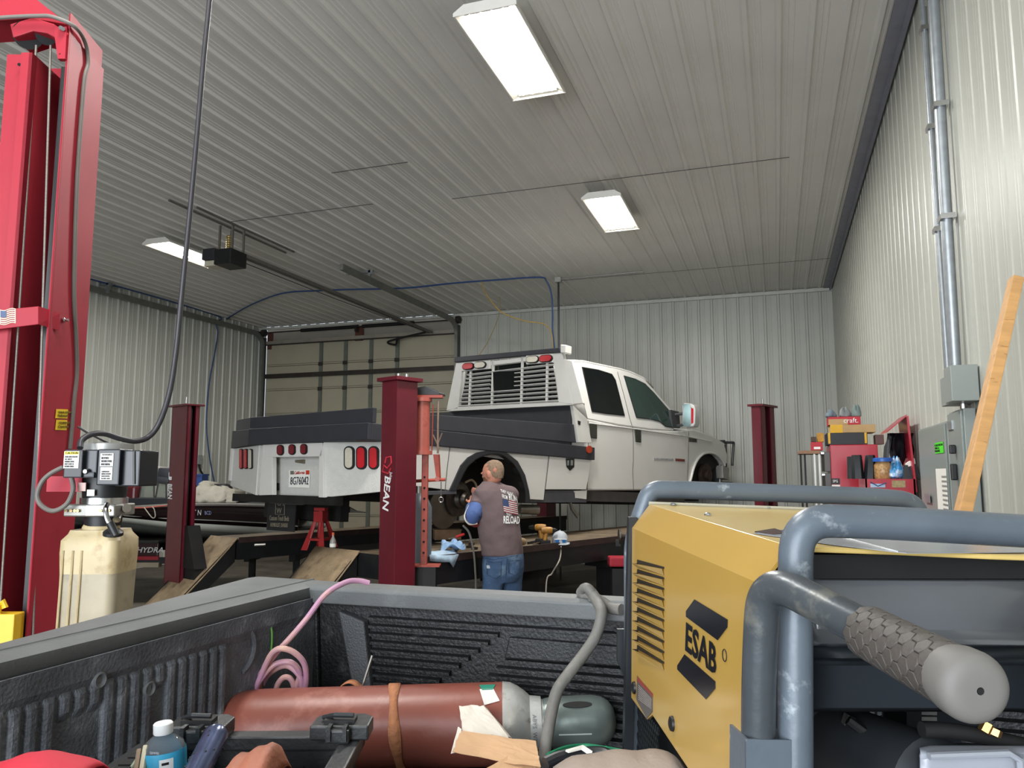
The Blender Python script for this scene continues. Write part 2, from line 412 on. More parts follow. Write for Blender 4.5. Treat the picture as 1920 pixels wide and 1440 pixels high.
# ================================================================ garage door opener, rail, hanging brackets
zo = 4.42
po = W(432, 486, 2, zo)
t = thing('garage_door_opener', 'black garage door opener with long rail below the ceiling beside the left light', 'door opener', loc=po)
xo, yo = po.x, po.y
MB().span((xo-.13, yo-.16, zo-.1), (xo+.13, yo+.16, zo+.10), bev=.01).build('motor_box', BLK, t, WORLD)
MB().span((xo-.34, yo-.14, zo-.02), (xo-.14, yo+.04, zo+.13), bev=.01).build('control_box', BLKS, t, WORLD)
MB().span((xo-.31, yo-.12, zo-.1), (xo-.14, yo+.06, zo-.03), bev=.005).build('lens_cover', M_('frosted lens', '#c2bca8', .4), t, WORLD)
mb = MB()
for k in range(7): mb.lathe((xo-.02, yo-.02, zo+.10+.03*k), (0, 0, 1), [(0, .03), (.015, .036), (.028, .03)], 14)
mb.build('coil_spring', M_('brass coil', '#b9a46a', .35, .8), t, WORLD, smooth=True)
for dx in (.0, .07):
    one('span', (xo+.02+dx, yo+.1, zo+.06), (xo+.05+dx, YB-.1, zo+.1)).build('rail', M_('rail steel', '#716d67', .5, .3, .15), t, WORLD)
MB().tube([(xo+.1, yo+.1, zo-.02), (xo+.06, yo+2.5, zo+.0), (xo+.04, YB-.2, zo+.07)], .006, 6).build('chain', BLKS, t, WORLD)
MB().span((xo-.02, yo-1.1, H-.045), (xo+.0, yo+1.2, H-.0225)).span((xo+.12, yo-.8, H-.045), (xo+.14, yo+1.2, H-.0225)).build('mounting_channel', M_('rail steel', '#716d67', .5, .3, .15), t, WORLD)
for dy in (-.1, .12):
    for dx in (-.1, .1): one('span', (xo+dx-.012, yo+dy-.012, zo+.1), (xo+dx+.012, yo+dy+.012, H-.02)).build('hanger_strap', M_('rail steel', '#716d67', .5, .3, .15), t, WORLD)
MB().tube(smooth_path([(xo+.05, YB-.3, zo+.05), W(729, 640, 1, YB-.2), W(742, 646, 1, YB-.2), W(745, 633, 1, YB-.12)]), .022, 8).build('door_arm', BLK, t, WORLD, smooth=True)
# brackets that carry the tracks
def track_hanger(p0, px, label):
    t = thing('track_bracket', label, 'bracket', loc=p0); x, y, z = p0
    one('span', (x-.02, y-.02, z), (x+.02, y+.02, H-.0225)).build('drop_leg', GREYC, t, WORLD)
    one('span', (x-.42, y-.02, H-.06), (x+.06, y+.02, H-.0225)).build('ceiling_angle', GREYC, t, WORLD)
    MB().prism([(x+.02, y, H-.06), (x+.16, y, H-.06), (x+.02, y, z+.12)], (0, .01, 0)).build('gusset', GREYC, t, WORLD)
p = W(700, 527, 2, H-.2); track_hanger((D1+.04, p.y, H-.2), 0, 'grey angle bracket holding the right door track under the ceiling')
p = W(272, 543, 2, H-.2); track_hanger((XL+.17, p.y, H-.2), 0, 'dark angle bracket by the left wall holding the left door track')

# ================================================================ air hoses and conduit overhead
BLUEH = M_('blue air line', '#2b4a7c', .45); YELH = M_('yellow hose', '#b08d3c', .5)
def ceil_pts(pts, z): return [W(x, y, 2, z) for x, y in pts]
hz = H-.035
pa = ceil_pts([(165, 522), (250, 545), (330, 568), (388, 596)], hz)
pa = [V((max(p.x, XL+.06), p.y, hz)) for p in pa]
pw = [W(x, y, 0, XL+.07) for x, y in [(405, 605), (408, 625), (403, 660), (392, 720), (387, 790), (392, 850), (402, 905)]]
tag(MB().tube(smooth_path(pa+pw), .012, 8).build('air_hose', BLUEH, smooth=True), 'blue air hose running along the left wall top and dropping down the wall', 'hose', 'blue shop air lines')
pb = ceil_pts([(425, 598), (470, 572), (530, 550), (600, 545), (650, 543), (760, 540), (850, 531), (930, 525), (1010, 520)], hz)
pd = pb[-1]
drop = [AT(x, y, (pd-CP).dot(CF)) for x, y in [(1025, 528), (1034, 553), (1036, 590), (1036, 620), (1040, 660), (1042, 700)]]
zst = drop[-1]
tag(MB().tube(smooth_path(pb+drop+[V((zst.x+.05, zst.y, 1.2))]), .014, 8).build('air_hose', BLUEH, smooth=True), 'blue air hose crossing the ceiling above the door and hanging down behind the truck cab', 'hose', 'blue shop air lines')
tag(MB().tube(smooth_path([AT(x, y, (pd-CP).dot(CF)-.03) for x, y in [(903, 528), (908, 545), (925, 570), (945, 588), (985, 602), (1018, 607), (1032, 620), (1036, 640), (1037, 680)]]), .009, 8).build('yellow_hose', YELH, smooth=True), 'thin yellow hose looping from the blue ceiling line toward the cab', 'hose')
tag(MB().tube(smooth_path([AT(x, y, (pd-CP).dot(CF)+.9) for x, y in [(937, 555), (935, 592), (915, 640), (897, 668), (880, 700)]]), .006, 6).build('slack_cord', M_('faded yellow cord', '#9a8648', .6), smooth=True), 'faint slack yellow cord hanging behind the headache rack', 'cord')
pc = W(1047, 524, 2, H-.05)
t = thing('conduit_drop', 'thin black drop conduit with ceiling box behind the truck cab', 'conduit', loc=pc)
one('cyl', (pc.x, pc.y, H-.06), (pc.x, pc.y, 0.0), .016, n=10).build('pipe', BLKS, t, WORLD, smooth=True)
one('box', (pc.x, pc.y, H-.06), (.1, .1, .08)).build('junction_box', ALU, t, WORLD)
one('cyl', (pc.x+.05, pc.y, H-.045), (pc.x+1.4, pc.y+.0, H-.035), .012, n=8).build('ceiling_run', ALU, t, WORLD)

# ================================================================ right wall: conduits, boxes, panels, timber
XW = XR-.012
def cnd(px1, py1, px2, py2, r, label):
    a, b = W(px1, py1, 0, XW-r), W(px2, py2, 0, XW-r); y = b.y; t = thing('wall_conduit', label, 'conduit', loc=(XW-r, y, b.z), group='vertical conduits on the right wall')
    one('cyl', (XW-r-.01, y, b.z), (XW-r-.01, a.y, H-.07), r, n=16).build('pipe', GREYC, t, WORLD, smooth=True)
    for k in (.35, .6, .85):
        q = V((XW-r-.01, y, b.z)).lerp(V((XW-r-.01, a.y, H-.07)), k); one('box', q, (2*r+.012, 2*r+.04, .03)).build('strap', CHROME, t, WORLD)
    return a.y, y
cnd(1733, 0, 1782, 710, .02, 'thinner galvanised conduit on the right wall, left of the thick one')
cnd(1755, 0, 1796, 710, .032, 'thicker galvanised conduit on the right wall above the breaker panel')
p, q = W(1771, 710, 0, XR-.10), W(1800, 752, 0, XR-.10)
t = thing('junction_box', 'pair of grey junction boxes on the right wall below the conduits', 'electrical box', loc=(XR-.06, p.y, q.z))
m_ = (p.y+q.y)/2
MB().span((XR-.12, m_, q.z), (XR-.012, p.y+.02, p.z), bev=.004).build('box', GREYP, t, WORLD)
MB().span((XR-.14, q.y-.02, q.z), (XR-.012, m_-.02, p.z+.03), bev=.004).build('box', GREYP, t, WORLD)
one('cyl', (XR-.05, m_, q.z), (XR-.05, m_, q.z-.12), .018, n=10).build('nipple', CHROME, t, WORLD)
# breaker panels
def epanel(pa, pb, zt, zb, dep, label):
    "pa, pb: far and near edge y"
    t = thing('electrical_panel', label, 'electrical panel', loc=(XR-dep/2, (pa+pb)/2, zb))
    MB().span((XR-dep, pb, zb), (XR-.012, pa, zt), bev=.005).build('cabinet', GREYP, t, WORLD)
    MB().span((XR-dep-.012, pb+.012, zb+.012), (XR-dep, pa-.012, zt-.012), bev=.003).build('door', M_('panel door enamel', '#87908c', .35, 0, .05, 3), t, WORLD)
    return t
dep = .05; XP = XR-dep
y0 = W(1727, 860, 0, XP).y; y1 = W(1779, 860, 0, XP).y; y2 = W(1783, 860, 0, XP-.02).y; y3 = W(1812, 860, 0, XP-.02).y
zt1 = W(1750, 797, 0, XP).z
t = epanel(y0, y1, zt1, .75, dep, 'wide grey electrical panel with a green sticker on the right wall')
def onwall(px, py, off): return W(px, py, 0, XP-.014-off)
def wallcard(parent, name, x0, y0_, x1, y1_, m, off=.002):
    a, b = onwall(x0, y0_, off), onwall(x1, y1_, off)
    MB().span((a.x, b.y, b.z), (a.x+.0015, a.y, a.z)).build(name, m, parent, WORLD); return a, b
a, b = wallcard(t, 'green_sticker', 1752, 831, 1769, 849, M_('fluorescent green label', '#4fe02a', .5, 0, .05))
quad_text('sticker_print', 'CAUTION\n200 A\nPANEL', V((a.x-.001, a.y-.01, a.z-.01)), V((a.x-.001, b.y+.01, a.z-.01)), V((a.x-.001, a.y-.01, b.z+.01)), INK, t, WORLD, .0003)
wallcard(t, 'paper_sheet', 1754, 879, 1782, 1010, PAPER)
a, b = onwall(1765, 892, .004), onwall(1776, 925, .004)
for k in range(9): MB().span((a.x-.0005, b.y, a.z-.028*k-.01), (a.x+.0005, a.y, a.z-.028*k)).build('printed_line', M_('grey print', '#8d8d8a', .6), t, WORLD)
wallcard(t, 'latch', 1733, 925, 1744, 943, GREYC, .012)
XP2 = XP-.02
zt2 = W(1797, 768, 0, XP2).z
t = epanel(y2-.02, y3, zt2, .8, dep+.02, 'taller narrow grey disconnect panel at the right, next to the leaning timber')
for zz, hh in ((W(1800, 842, 0, XP2).z, .05), (W(1800, 885, 0, XP2).z, .09)):
    ym = (y2+y3)/2; one('box', (XP2-.03, ym-.02, zz), (.03, .03, hh), bev=.006).build('switch_handle', BLK, t, WORLD)
one('box', (XP2-.015, y2-.12, W(1790, 797, 0, XP2).z), (.01, .12, .05)).build('label_plate', GREYC, t, WORLD)
# leaning 2x4 timber
a = W(1905, 522, 0, XR-.06); b = W(1809, 945, 0, XR-.42)
d = (b-a); e = a+d*(a.z/(a.z-b.z))*.985
t_ = Frame(a, d, (0, 1, 0))
L_ = (e-a).length
tag(MB().span((0, -.045, -.02), (L_, .045, .02), bev=.004).build('timber', M_('raw pine', '#c99a63', .6, 0, .14, 3, stretch=(.6, 12, 12), dirt='#8b5a2e', dirt_amt=.05, dscale=5), None, t_), 'raw pine board leaning against the right wall in front of the panels', 'timber')
# ================================================================ tool cabinets against the right wall
REDT = M_('tool chest red', '#a82233', .3, 0, .06, 3, coat=.3)
def px_box(mb, x0, y0, x1, y1, yp, dy, bev=.0):
    "box whose near face fills the pixel rectangle on the plane y=yp and runs dy back"
    a, b = W(x0, y0, 1, yp), W(x1, y1, 1, yp)
    lo = V((min(a.x, b.x), yp, min(a.z, b.z))); hi = V((max(a.x, b.x), yp+dy, max(a.z, b.z)))
    return mb.span(lo, hi, bev), lo, hi
yc = 7.4
mb, lo, hi = px_box(MB(), 1556, 834, 1660, 1100, yc, .55)
t = thing('tool_chest', 'tall red tool chest with drawers facing left, boxes piled on its top', 'tool chest', loc=(lo.x, yc, 0))
MB().span((lo.x, yc, .12), (hi.x, yc+.55, hi.z), bev=.008).build('cabinet', REDT, t, WORLD)
for k in range(9):
    z1 = hi.z-.06-k*.19
    MB().span((lo.x-.05, yc+.02, z1-.175), (lo.x, yc+.53, z1), bev=.004).build('drawer', M_('dark drawer front', '#4d4a48', .4, .2), t, WORLD)
    MB().span((lo.x-.075, yc+.04, z1-.02), (lo.x-.05, yc+.51, z1-.005)).build('drawer_pull', CHROME, t, WORLD)
for cx in (lo.x+.06, hi.x-.06):
    for cy in (yc+.08, yc+.47): one('cyl', (cx-.02, cy, .06), (cx+.02, cy, .06), .06, n=16).build('caster', BLK, t, WORLD)
a, b = W(1559, 897, 1, yc-.003), W(1575, 908, 1, yc-.003)
MB().span((a.x, yc-.004, b.z), (b.x, yc, a.z)).build('maker_plate', BLK, t, WORLD)
a2 = W(1559, 909, 1, yc-.003); MB().span((a.x, yc-.004, a2.z-.05), (b.x, yc, a2.z)).build('white_label', PAPER, t, WORLD)
quad_text('plate_print', 'SPG', V((a.x+.01, yc-.006, a.z-.012)), V((a.x+.05, yc-.006, a.z-.012)), V((a.x+.01, yc-.006, a.z-.035)), WPRINT, t, WORLD)
TOPZ = hi.z; CX0, CX1 = lo.x, hi.x
# things on top of the chest
def card_box(name, x0, y0, x1, y1, yp, dy, m, label, cat='box', group=None, zfix=None, lid=None):
    mb, lo, hi = px_box(MB(), x0, y0, x1, y1, yp, dy)
    if zfix is not None: dz = zfix-lo.z; lo.z += dz
    t = thing(name, label, cat, loc=(lo+V((hi.x, hi.y, lo.z)))/2, group=group); mb.b.free()
    MB().span(lo, hi, bev=.003).build('carton' if cat == 'box' else 'body', m, t, WORLD)
    if lid: MB().span((lo.x-.003, lo.y-.003, hi.z-.02), (hi.x+.003, hi.y+.003, hi.z+.004), bev=.002).build('lid', lid, t, WORLD)
    return t, lo, hi
REDB = M_('red carton', '#b02a35', .6, 0, .05)
t, lo, hi = card_box('tool_case', 1550, 812, 1627, 833, yc+.06, .36, M_('black tool case', '#1f2023', .5, 0, .2), 'long black flat tool case lying on top of the red chest', 'case', zfix=TOPZ+.002)
for f_ in (.03, .93): x = lo.x+(hi.x-lo.x)*f_; MB().span((x, lo.y-.006, lo.z+.01), (x+.018, lo.y, hi.z)).build('yellow_latch', M_('tool yellow', '#d2a21f', .5), t, WORLD)
z1 = hi.z
t, lo, hi = card_box('parts_box', 1557, 797, 1642, 811, yc+.08, .3, CARD, 'flat brown cardboard box with yellow end on the black case', 'box', zfix=z1+.002)
MB().span((lo.x-.001, lo.y-.002, lo.z), (lo.x+.1, lo.y+.05, hi.z+.001)).build('yellow_end', M_('carton yellow', '#d6a52b', .6), t, WORLD); z2 = hi.z
t, lo, hi = card_box('parts_box', 1553, 782, 1614, 796, yc+.1, .26, REDB, 'red and white parts box at the very top of the pile', 'box', zfix=z2+.002)
MB().span((lo.x-.001, lo.y-.002, lo.z), (lo.x+(hi.x-lo.x)*.6, lo.y, hi.z-.02)).build('brown_flap', CARD, t, WORLD)
quad_text('box_print', 'craft.', V((hi.x-.14, lo.y-.003, hi.z-.012)), V((hi.x-.02, lo.y-.003, hi.z-.012)), V((hi.x-.14, lo.y-.003, hi.z-.055)), WPRINT, t, WORLD); z3 = hi.z
def rag(name, c, sx, sy, sz, m, label, cat='rag', group=None, seed=1, parent=None, flat=.0):
    rnd = random.Random(seed); mb = MB(); n, k = 16, 8; rr = []
    ph = [rnd.uniform(0, 6.28) for _ in range(6)]
    for j in range(k):
        v = j/(k-1); r = []
        for i in range(n):
            t = 2*math.pi*i/n
            w = 1+.16*math.sin(3*t+ph[0]+2*v)+.12*math.sin(5*t+ph[1]-3*v)+.08*math.sin(7*t+ph[2]+5*v)
            rr_ = math.cos(v*math.pi/2*.96)**.7
            z = sz*(v**.8)*(1+.25*math.sin(2*t+ph[3])+.12*math.sin(5*t+ph[4]))
            r.append(mb.b.verts.new(V(c)+V((sx*w*rr_*math.cos(t), sy*w*rr_*math.sin(t), max(z, 0)))))
        rr.append(r)
    mb.rings(rr); o = mb.build(name, m, parent, WORLD if parent else None, smooth=True, angle=180)
    s = o.modifiers.new('soft', 'SUBSURF'); s.levels = 1; s.render_levels = 1
    if not parent: tag(o, label, cat, group)
    return o
GREYRAG = M_('grey cloth', '#7d8283', .85, 0, .2, 20, .3, 40)
pr_ = W(1557, 784, 1, yc+.2)
rag('work_glove', (W(1557, 784, 1, yc+.2).x, yc+.2, z3), .05, .06, .07, M_('blue grey cloth', '#66727c', .85, 0, .3, 15), 'crumpled blue grey glove at the left of the top box', 'glove', seed=3)
rag('wadded_cloth', (W(1584, 782, 1, yc+.2).x, yc+.2, z3), .055, .055, .085, GREYRAG, 'wadded grey cloth in the middle of the top box', 'rag', seed=4)
rag('cloth_bundle', (W(1606, 780, 1, yc+.22).x, yc+.2, z3), .045, .045, .10, M_('green grey cloth', '#6b7a77', .8, 0, .3), 'green grey bundle on the right end of the top box', 'rag', seed=6)
t, lo, hi = card_box('dark_carton', 1641, 815, 1658, 832, yc+.05, .15, M_('brown photo print', '#5a3c38', .5, 0, .3, 9), 'small dark brown printed box at the right end of the chest top', 'box', zfix=TOPZ+.002)
# shelf things hanging off the left side of the chest
zl = W(1535, 845, 1, yc+.1).z
t = thing('side_shelf', 'narrow side shelf at the left of the red chest carrying small boxes', 'shelf', loc=(CX0-.12, yc+.1, zl))
MB().span((CX0-.26, yc+.02, zl-.03), (CX0-.08, yc+.4, zl), bev=.003).build('tray', M_('tray wood', '#8a6a52', .7), t, WORLD)
for x in (CX0-.245, CX0-.21, CX0-.13, CX0-.09): MB().span((x-.008, yc+.05, 0), (x+.008, yc+.075, zl-.03)).build('upright', DARK if x < CX0-.15 else ALU, t, WORLD)
t, lo, hi = card_box('parts_box', 1521, 829, 1543, 843, yc+.04, .18, REDB, 'small red spark plug style carton on the narrow side shelf', 'box', zfix=zl+.002)
MB().span((lo.x+.02, lo.y-.002, lo.z+.01), (hi.x-.02, lo.y, lo.z+.03)).build('white_band', WPRINT, t, WORLD); zb_ = hi.z
t, lo, hi = card_box('parts_box', 1521, 819, 1531, 828, yc+.05, .12, M_('brown carton', '#4a3a30', .7), 'small dark box stacked on the red carton of the side shelf', 'box', zfix=zb_+.002)
t, lo, hi = card_box('yellow_pouch', 1532, 812, 1545, 828, yc+.06, .1, M_('worn yellow', '#b98428', .6, 0, .3, 20), 'worn yellow tool pouch leaning beside the black case', 'pouch', zfix=zb_+.002)

# ---- open red tool box in front, at the wall
y6 = 6.45
mb, lo, hi = px_box(MB(), 1622, 898, 1732, 1100, y6, .5); mb.b.free()
hi.x = min(hi.x, XR-.05)
t = thing('tool_box', 'lower red open tool box with stickers at the right wall, loaded with tubs and bags', 'tool box', loc=(lo.x, y6, 0))
b_ = MB(); b_.span((lo.x, y6, .1), (hi.x, y6+.5, hi.z-.12), bev=.006).build('cabinet', REDT, t, WORLD)
MB().span((lo.x, y6, hi.z-.12), (hi.x, y6+.012, hi.z)).span((lo.x, y6+.488, hi.z-.12), (hi.x, y6+.5, hi.z)).span((lo.x, y6, hi.z-.12), (lo.x+.012, y6+.5, hi.z)).span((hi.x-.012, y6, hi.z-.12), (hi.x, y6+.5, hi.z)).build('tray_rim', REDT, t, WORLD)
MB().span((lo.x+.012, y6+.012, hi.z-.01), (hi.x-.012, y6+.488, hi.z-.004)).build('tray_floor', REDT, t, WORLD)
lx0 = W(1664, 800, 1, y6+.3)
# raised lid
la, lb = W(1657, 808, 1, y6+.25), W(1716, 784, 1, y6+.25); lb.x = min(lb.x, XR-.08); lrx = min(W(1732, 900, 1, y6+.2).x, XR-.05)
MB().prism([(la.x, y6+.02, la.z-.02), (lb.x, y6+.02, lb.z), (lb.x, y6+.46, lb.z), (la.x, y6+.46, la.z-.02)], (0.006, 0, .016)).build('lid_flap', REDT, t, WORLD)
MB().prism([(lb.x, y6+.02, lb.z), (lrx, y6+.02, hi.z-.1), (lrx, y6+.46, hi.z-.1), (lb.x, y6+.46, lb.z)], (.014, 0, .004)).build('lid', REDT, t, WORLD)
for cx in (lo.x+.06, hi.x-.06):
    for cy in (y6+.08, y6+.42): one('cyl', (cx-.02, cy, .05), (cx+.02, cy, .05), .05, n=16).build('caster', BLK, t, WORLD)
for k, (x0, y0, x1, y1, m) in enumerate([(1632, 907, 1660, 914, M_('blue white sticker', '#9fb6d0', .5)), (1672, 901, 1698, 914, M_('tan sticker', '#9c8a62', .5, 0, .3, 60)), ]):
    a, b = W(x0, y0, 1, y6-.003), W(x1, y1, 1, y6-.003); MB().span((a.x, y6-.003, b.z), (b.x, y6, a.z)).build('sticker', m, t, WORLD)
a = W(1632, 905, 1, y6-.004); MB().tube([(a.x, y6-.005, a.z+.005), (a.x+.05, y6-.005, a.z-.025), (a.x+.11, y6-.005, a.z)], .004, 6).build('sticker_chevron', M_('navy print', '#26416e', .5), t, WORLD)
SH = hi.z
def bin_(x0, y0, x1, y1, yy, label, lean=0):
    a, b = W(x0, y1, 1, yy), W(x1, y0, 1, yy); w = (b.x-a.x)/2; c = V(((a.x+b.x)/2, yy+.05, SH))
    mb = MB(); h_ = b.z-SH; rr = []
    for z, k in ((0, 1.0), (h_*.93, .82), (h_, .72)):
        cc = c+V((lean*z, 0, z)); rr.append([mb.b.verts.new(cc+V((x*w*k, y*.06*k, 0))) for x, y in ((-1, -.5), (-.5, -1), (.5, -1), (1, -.5), (1, .5), (.5, 1), (-.5, 1), (-1, .5))])
    mb.rings(rr); tag(mb.build('plastic_tub', M_('black plastic', '#1b1e22', .4, 0, .1), smooth=True), label, 'tub', 'upturned black tubs')
bin_(1597, 853, 1619, 897, y6+.12, 'broad black ribbed tub standing upside down at left of the red tool box'); bin_(1590, 856, 1600, 897, y6+.3, 'dark tub half hidden behind the broad black tub at far left')
bin_(1620, 853, 1640, 895, y6+.12, 'black tub leaning between the broad tub and the peanut jar', .08)
c = W(1657, 896, 1, y6+.12); hh = W(1657, 862, 1, y6+.12).z-SH
t = thing('snack_jar', 'clear jar of nuts with a blue lid on the red tool box', 'jar', loc=(c.x, y6+.13, SH))
MB().lathe((c.x, y6+.13, SH), (0, 0, 1), [(0, .06), (.01, .066), (hh*.7, .066), (hh*.86, .05), (hh*.9, .05)], 24).build('jar_body', M_('jar of nuts', '#b08a5c', .3, 0, .45, 60, .2, 80), t, WORLD, smooth=True)
MB().lathe((c.x, y6+.13, SH+hh*.9), (0, 0, 1), [(0, .074), (.022, .074), (.03, .06)], 24).build('lid', M_('blue plastic lid', '#2f62b4', .35), t, WORLD, smooth=True)
c = W(1681, 897, 1, y6+.1); rag('chip_bag', (c.x, y6+.10, SH), .055, .045, .15, M_('blue foil bag', '#2d7bb0', .35, .2, .6, 14, .4, 30, '#d8dde2', .5, 18), 'crinkled blue and white foil bag beside the nut jar', 'bag', seed=11)
c = W(1699, 897, 1, y6+.08)
for k, (x0, x1, zt_, lab, m) in enumerate([(1691, 1708, 872, 'black funnel like dustpan standing right of the blue bag', BLKS), (1705, 1728, 864, 'black and white box leaning at the right end of the red tool box', BLK)]):
    a, b = W(x0, 897, 1, y6+.07), W(x1, zt_, 1, y6+.07)
    if k == 0: o = MB().prism([(a.x, y6+.06, SH), (b.x, y6+.06, SH), ((a.x+b.x)/2+.01, y6+.06, b.z), ((a.x+b.x)/2-.01, y6+.06, b.z)], (0, .05, 0)).build('dust_pan', m); tag(o, lab, 'dustpan')
    else:
        t = thing('product_box', lab, 'box', loc=(a.x, y6+.07, SH)); MB().prism([(a.x+.02, y6+.08, SH), (b.x-.01, y6+.08, SH), (b.x-.04, y6+.08, b.z-.02), (a.x-.01, y6+.08, b.z-.05)], (0, .06, 0)).build('carton', m, t, WORLD)
        MB().prism([(b.x-.04, y6+.078, b.z-.02), (a.x-.01, y6+.078, b.z-.05), (a.x-.015, y6+.078, b.z-.02), (b.x-.045, y6+.078, b.z+.02)], (0, .06, 0)).build('white_top', PAPER, t, WORLD)
# black sheets draped from the lid
a = W(1672, 812, 1, y6+.15)
mb = MB(); g = []
for i in range(10):
    r = []; px = 1668+(1712-1668)*i/9
    for j in range(8):
        py = 812+(880-812)*j/7*(1-.35*abs(math.sin(i*1.9)))
        r.append(W(px+2*math.sin(j+i), py, 1, y6+.24+.02*math.sin(i*2.1)))
    g.append(r)
tag(mb.sheet(g).build('trash_bag', M_('glossy black film', '#17151a', .25, 0, .2), smooth=True, sol=.004), 'black plastic bag hanging from the raised red lid', 'bag')
p_ = W(1662, 862, 1, y6+.3); MB_ = MB().lathe((p_.x, y6+.36, SH), (.12, 0, 1), [(0, .035), (.25, .035), (.3, .02), (.36, .018)], 16)
tag(MB_.build('dark_bottle', BLKS, smooth=True), 'tall dark bottle behind the nut jar against the lid', 'bottle')
# ================================================================ white flatbed crew cab truck, up on the lift
P0 = AT(785, 833.5, 7.2)
T = heading(P0, 22.5, -2.2)         # x forward, y to its left, z up; y=0 is the right edge of the bed, z=0 the underside of the bed rail
def c5(x, y): return 820+x*.3021, 640+y*.3021
def c4(x, y): return 420+x*.25, 640+y*.25
tr = thing('flatbed_truck', 'white crew cab pickup with black-railed flatbed raised on the lift', 'truck', T)
def bld(mb, name, m, p=None, **k): return mb.build(name, m, p or tr, T, **k)
YC = .12                             # right side of the cab
YL = 2.13                            # left side of the cab
def side5(pts, y=YC): return [V((q.x, y, q.z)) for q in (T.L(*c5(*p), 1, y) for p in pts)]
# --- lower body sides
low = side5([(930, 480), (1130, 520), (1330, 548), (1470, 555), (1590, 545), (1700, 582), (1780, 628), (1800, 700), (1800, 760), (1785, 770), (1768, 740), (1735, 705), (1695, 692), (1650, 700), (1615, 735), (1590, 790), (1572, 860), (1550, 925), (925, 925)])
def bodyside(y0, y1):
    return MB().prism([V((p.x, y0, p.z)) for p in low], (0, y1-y0, 0))
bld(bodyside(YC, YC+.10), 'body_side', TRUCKW, bev=.02, smooth=True)
bld(bodyside(YL, YL-.10), 'body_side', TRUCKW, bev=.02, smooth=True)
zb = low[-1].z; zh = [p.z for p in low]
xf = max(p.x for p in low); xb = low[-1].x; xa0, xa1 = low[-2].x, low[9].x
belt = low[0].z
# hood, cowl, nose and dark inner body
hp = low[4:9]
mb = MB(); g = []
for p in [low[4]]+low[5:8]:
    r = []
    for k in range(9):
        t = k/8; y = YC+.1+(YL-YC-.2)*t; r.append(V((p.x, y, p.z-.005+.07*math.sin(math.pi*t)*(1-.5*abs(t-.5)))))
    g.append(r)
bld(mb.sheet(g), 'hood', TRUCKW, smooth=True, sol=.02)
bld(MB().span((xb+.05, YC+.1, zb+.02), (xa0-.05, YL-.1, belt-.05)).span((xa0-.1, YC+.45, zb-.1), (xf-.1, YL-.45, low[6].z-.1)), 'inner_body', DARK)
bld(MB().span((xf-.05, YC+.1, zb+.1), (xf+.02, YL-.1, low[6].z-.06), bev=.02), 'grille', M_('grille chrome', '#8b8d8c', .3, .8, .2))
# --- greenhouse: sides lean in
zr = .0
roofpx = [(835, 118), (900, 122), (1130, 172), (1200, 192), (1280, 228), (1340, 292), (1400, 362), (1475, 440)]
INN = .16
def lean(z): return YC+INN*max(0, (z-belt))/.62
def onlean(pts, off=0):
    n = V((0, .62, -INN)).normalized(); n = V((0, .62, INN*-1))
    # plane through (0,YC,belt) and (0,YC+INN,belt+.62)
    nrm = V((0, .62, -INN)); return [T.P(*c5(*p), V((0, YC-off, belt)), nrm) for p in pts]
outline = onlean([(930, 482), (905, 380), (860, 220), (835, 128), (900, 124), (1130, 172), (1200, 192), (1280, 228), (1340, 292), (1400, 362), (1475, 445), (1470, 556), (1330, 548), (1130, 520)])
roofz = max(p.z for p in outline)
for s in (0, 1):
    pts = outline if s == 0 else [V((p.x, YC+YL-p.y, p.z)) for p in outline]
    bld(MB().prism(pts, (0, .05 if s == 0 else -.05, 0)), 'cab_side', TRUCKW, bev=.015, smooth=True)
# roof skin with crown, windshield
top = outline[3:9]
g = []
for i, p in enumerate(top):
    r = []
    for k in range(11):
        t = k/10; y = p.y+(YC+YL-2*p.y)*t; r.append(V((p.x, y, p.z+.055*math.sin(math.pi*t)**.7 if 0 < k < 10 else p.z)))
    g.append(r)
bld(MB().sheet(g[:6]), 'roof', TRUCKW, smooth=True, sol=.03)
wsb = [V((low[3].x+.05, YC+.06, low[3].z)), V((low[3].x+.05, YL-.06, low[3].z))]
ws = outline[7:11]
bld(MB().sheet([[V((p.x, p.y+.03+(YC+YL-2*p.y-.06)*k/8, p.z+.03*math.sin(math.pi*k/8))) for k in range(9)] for p in ws]), 'windshield', GLASS, smooth=True, sol=.01)
rb = outline[1:4]
bw = [outline[0]]+rb
bld(MB().sheet([[V((p.x, p.y+(YC+YL-2*p.y)*k/6, p.z)) for k in range(7)] for p in bw]), 'cab_back', TRUCKW, smooth=True, sol=.02)
bld(MB().span((xb-.01, YC+.03, zb+.05), (xb+.05, YL-.03, belt)), 'cab_rear_wall', TRUCKW)
mid = (bw[1]+bw[2])/2
q0, q1 = bw[1].lerp(bw[2], .2), bw[2].lerp(bw[3], .6)
bld(MB().prism([(q0.x-.02, YC+.45, q0.z), (q0.x-.02, YL-.45, q0.z), (q1.x-.02, YL-.5, q1.z), (q1.x-.02, YC+.5, q1.z)], (.01, 0, 0)), 'rear_glass', GLASS)
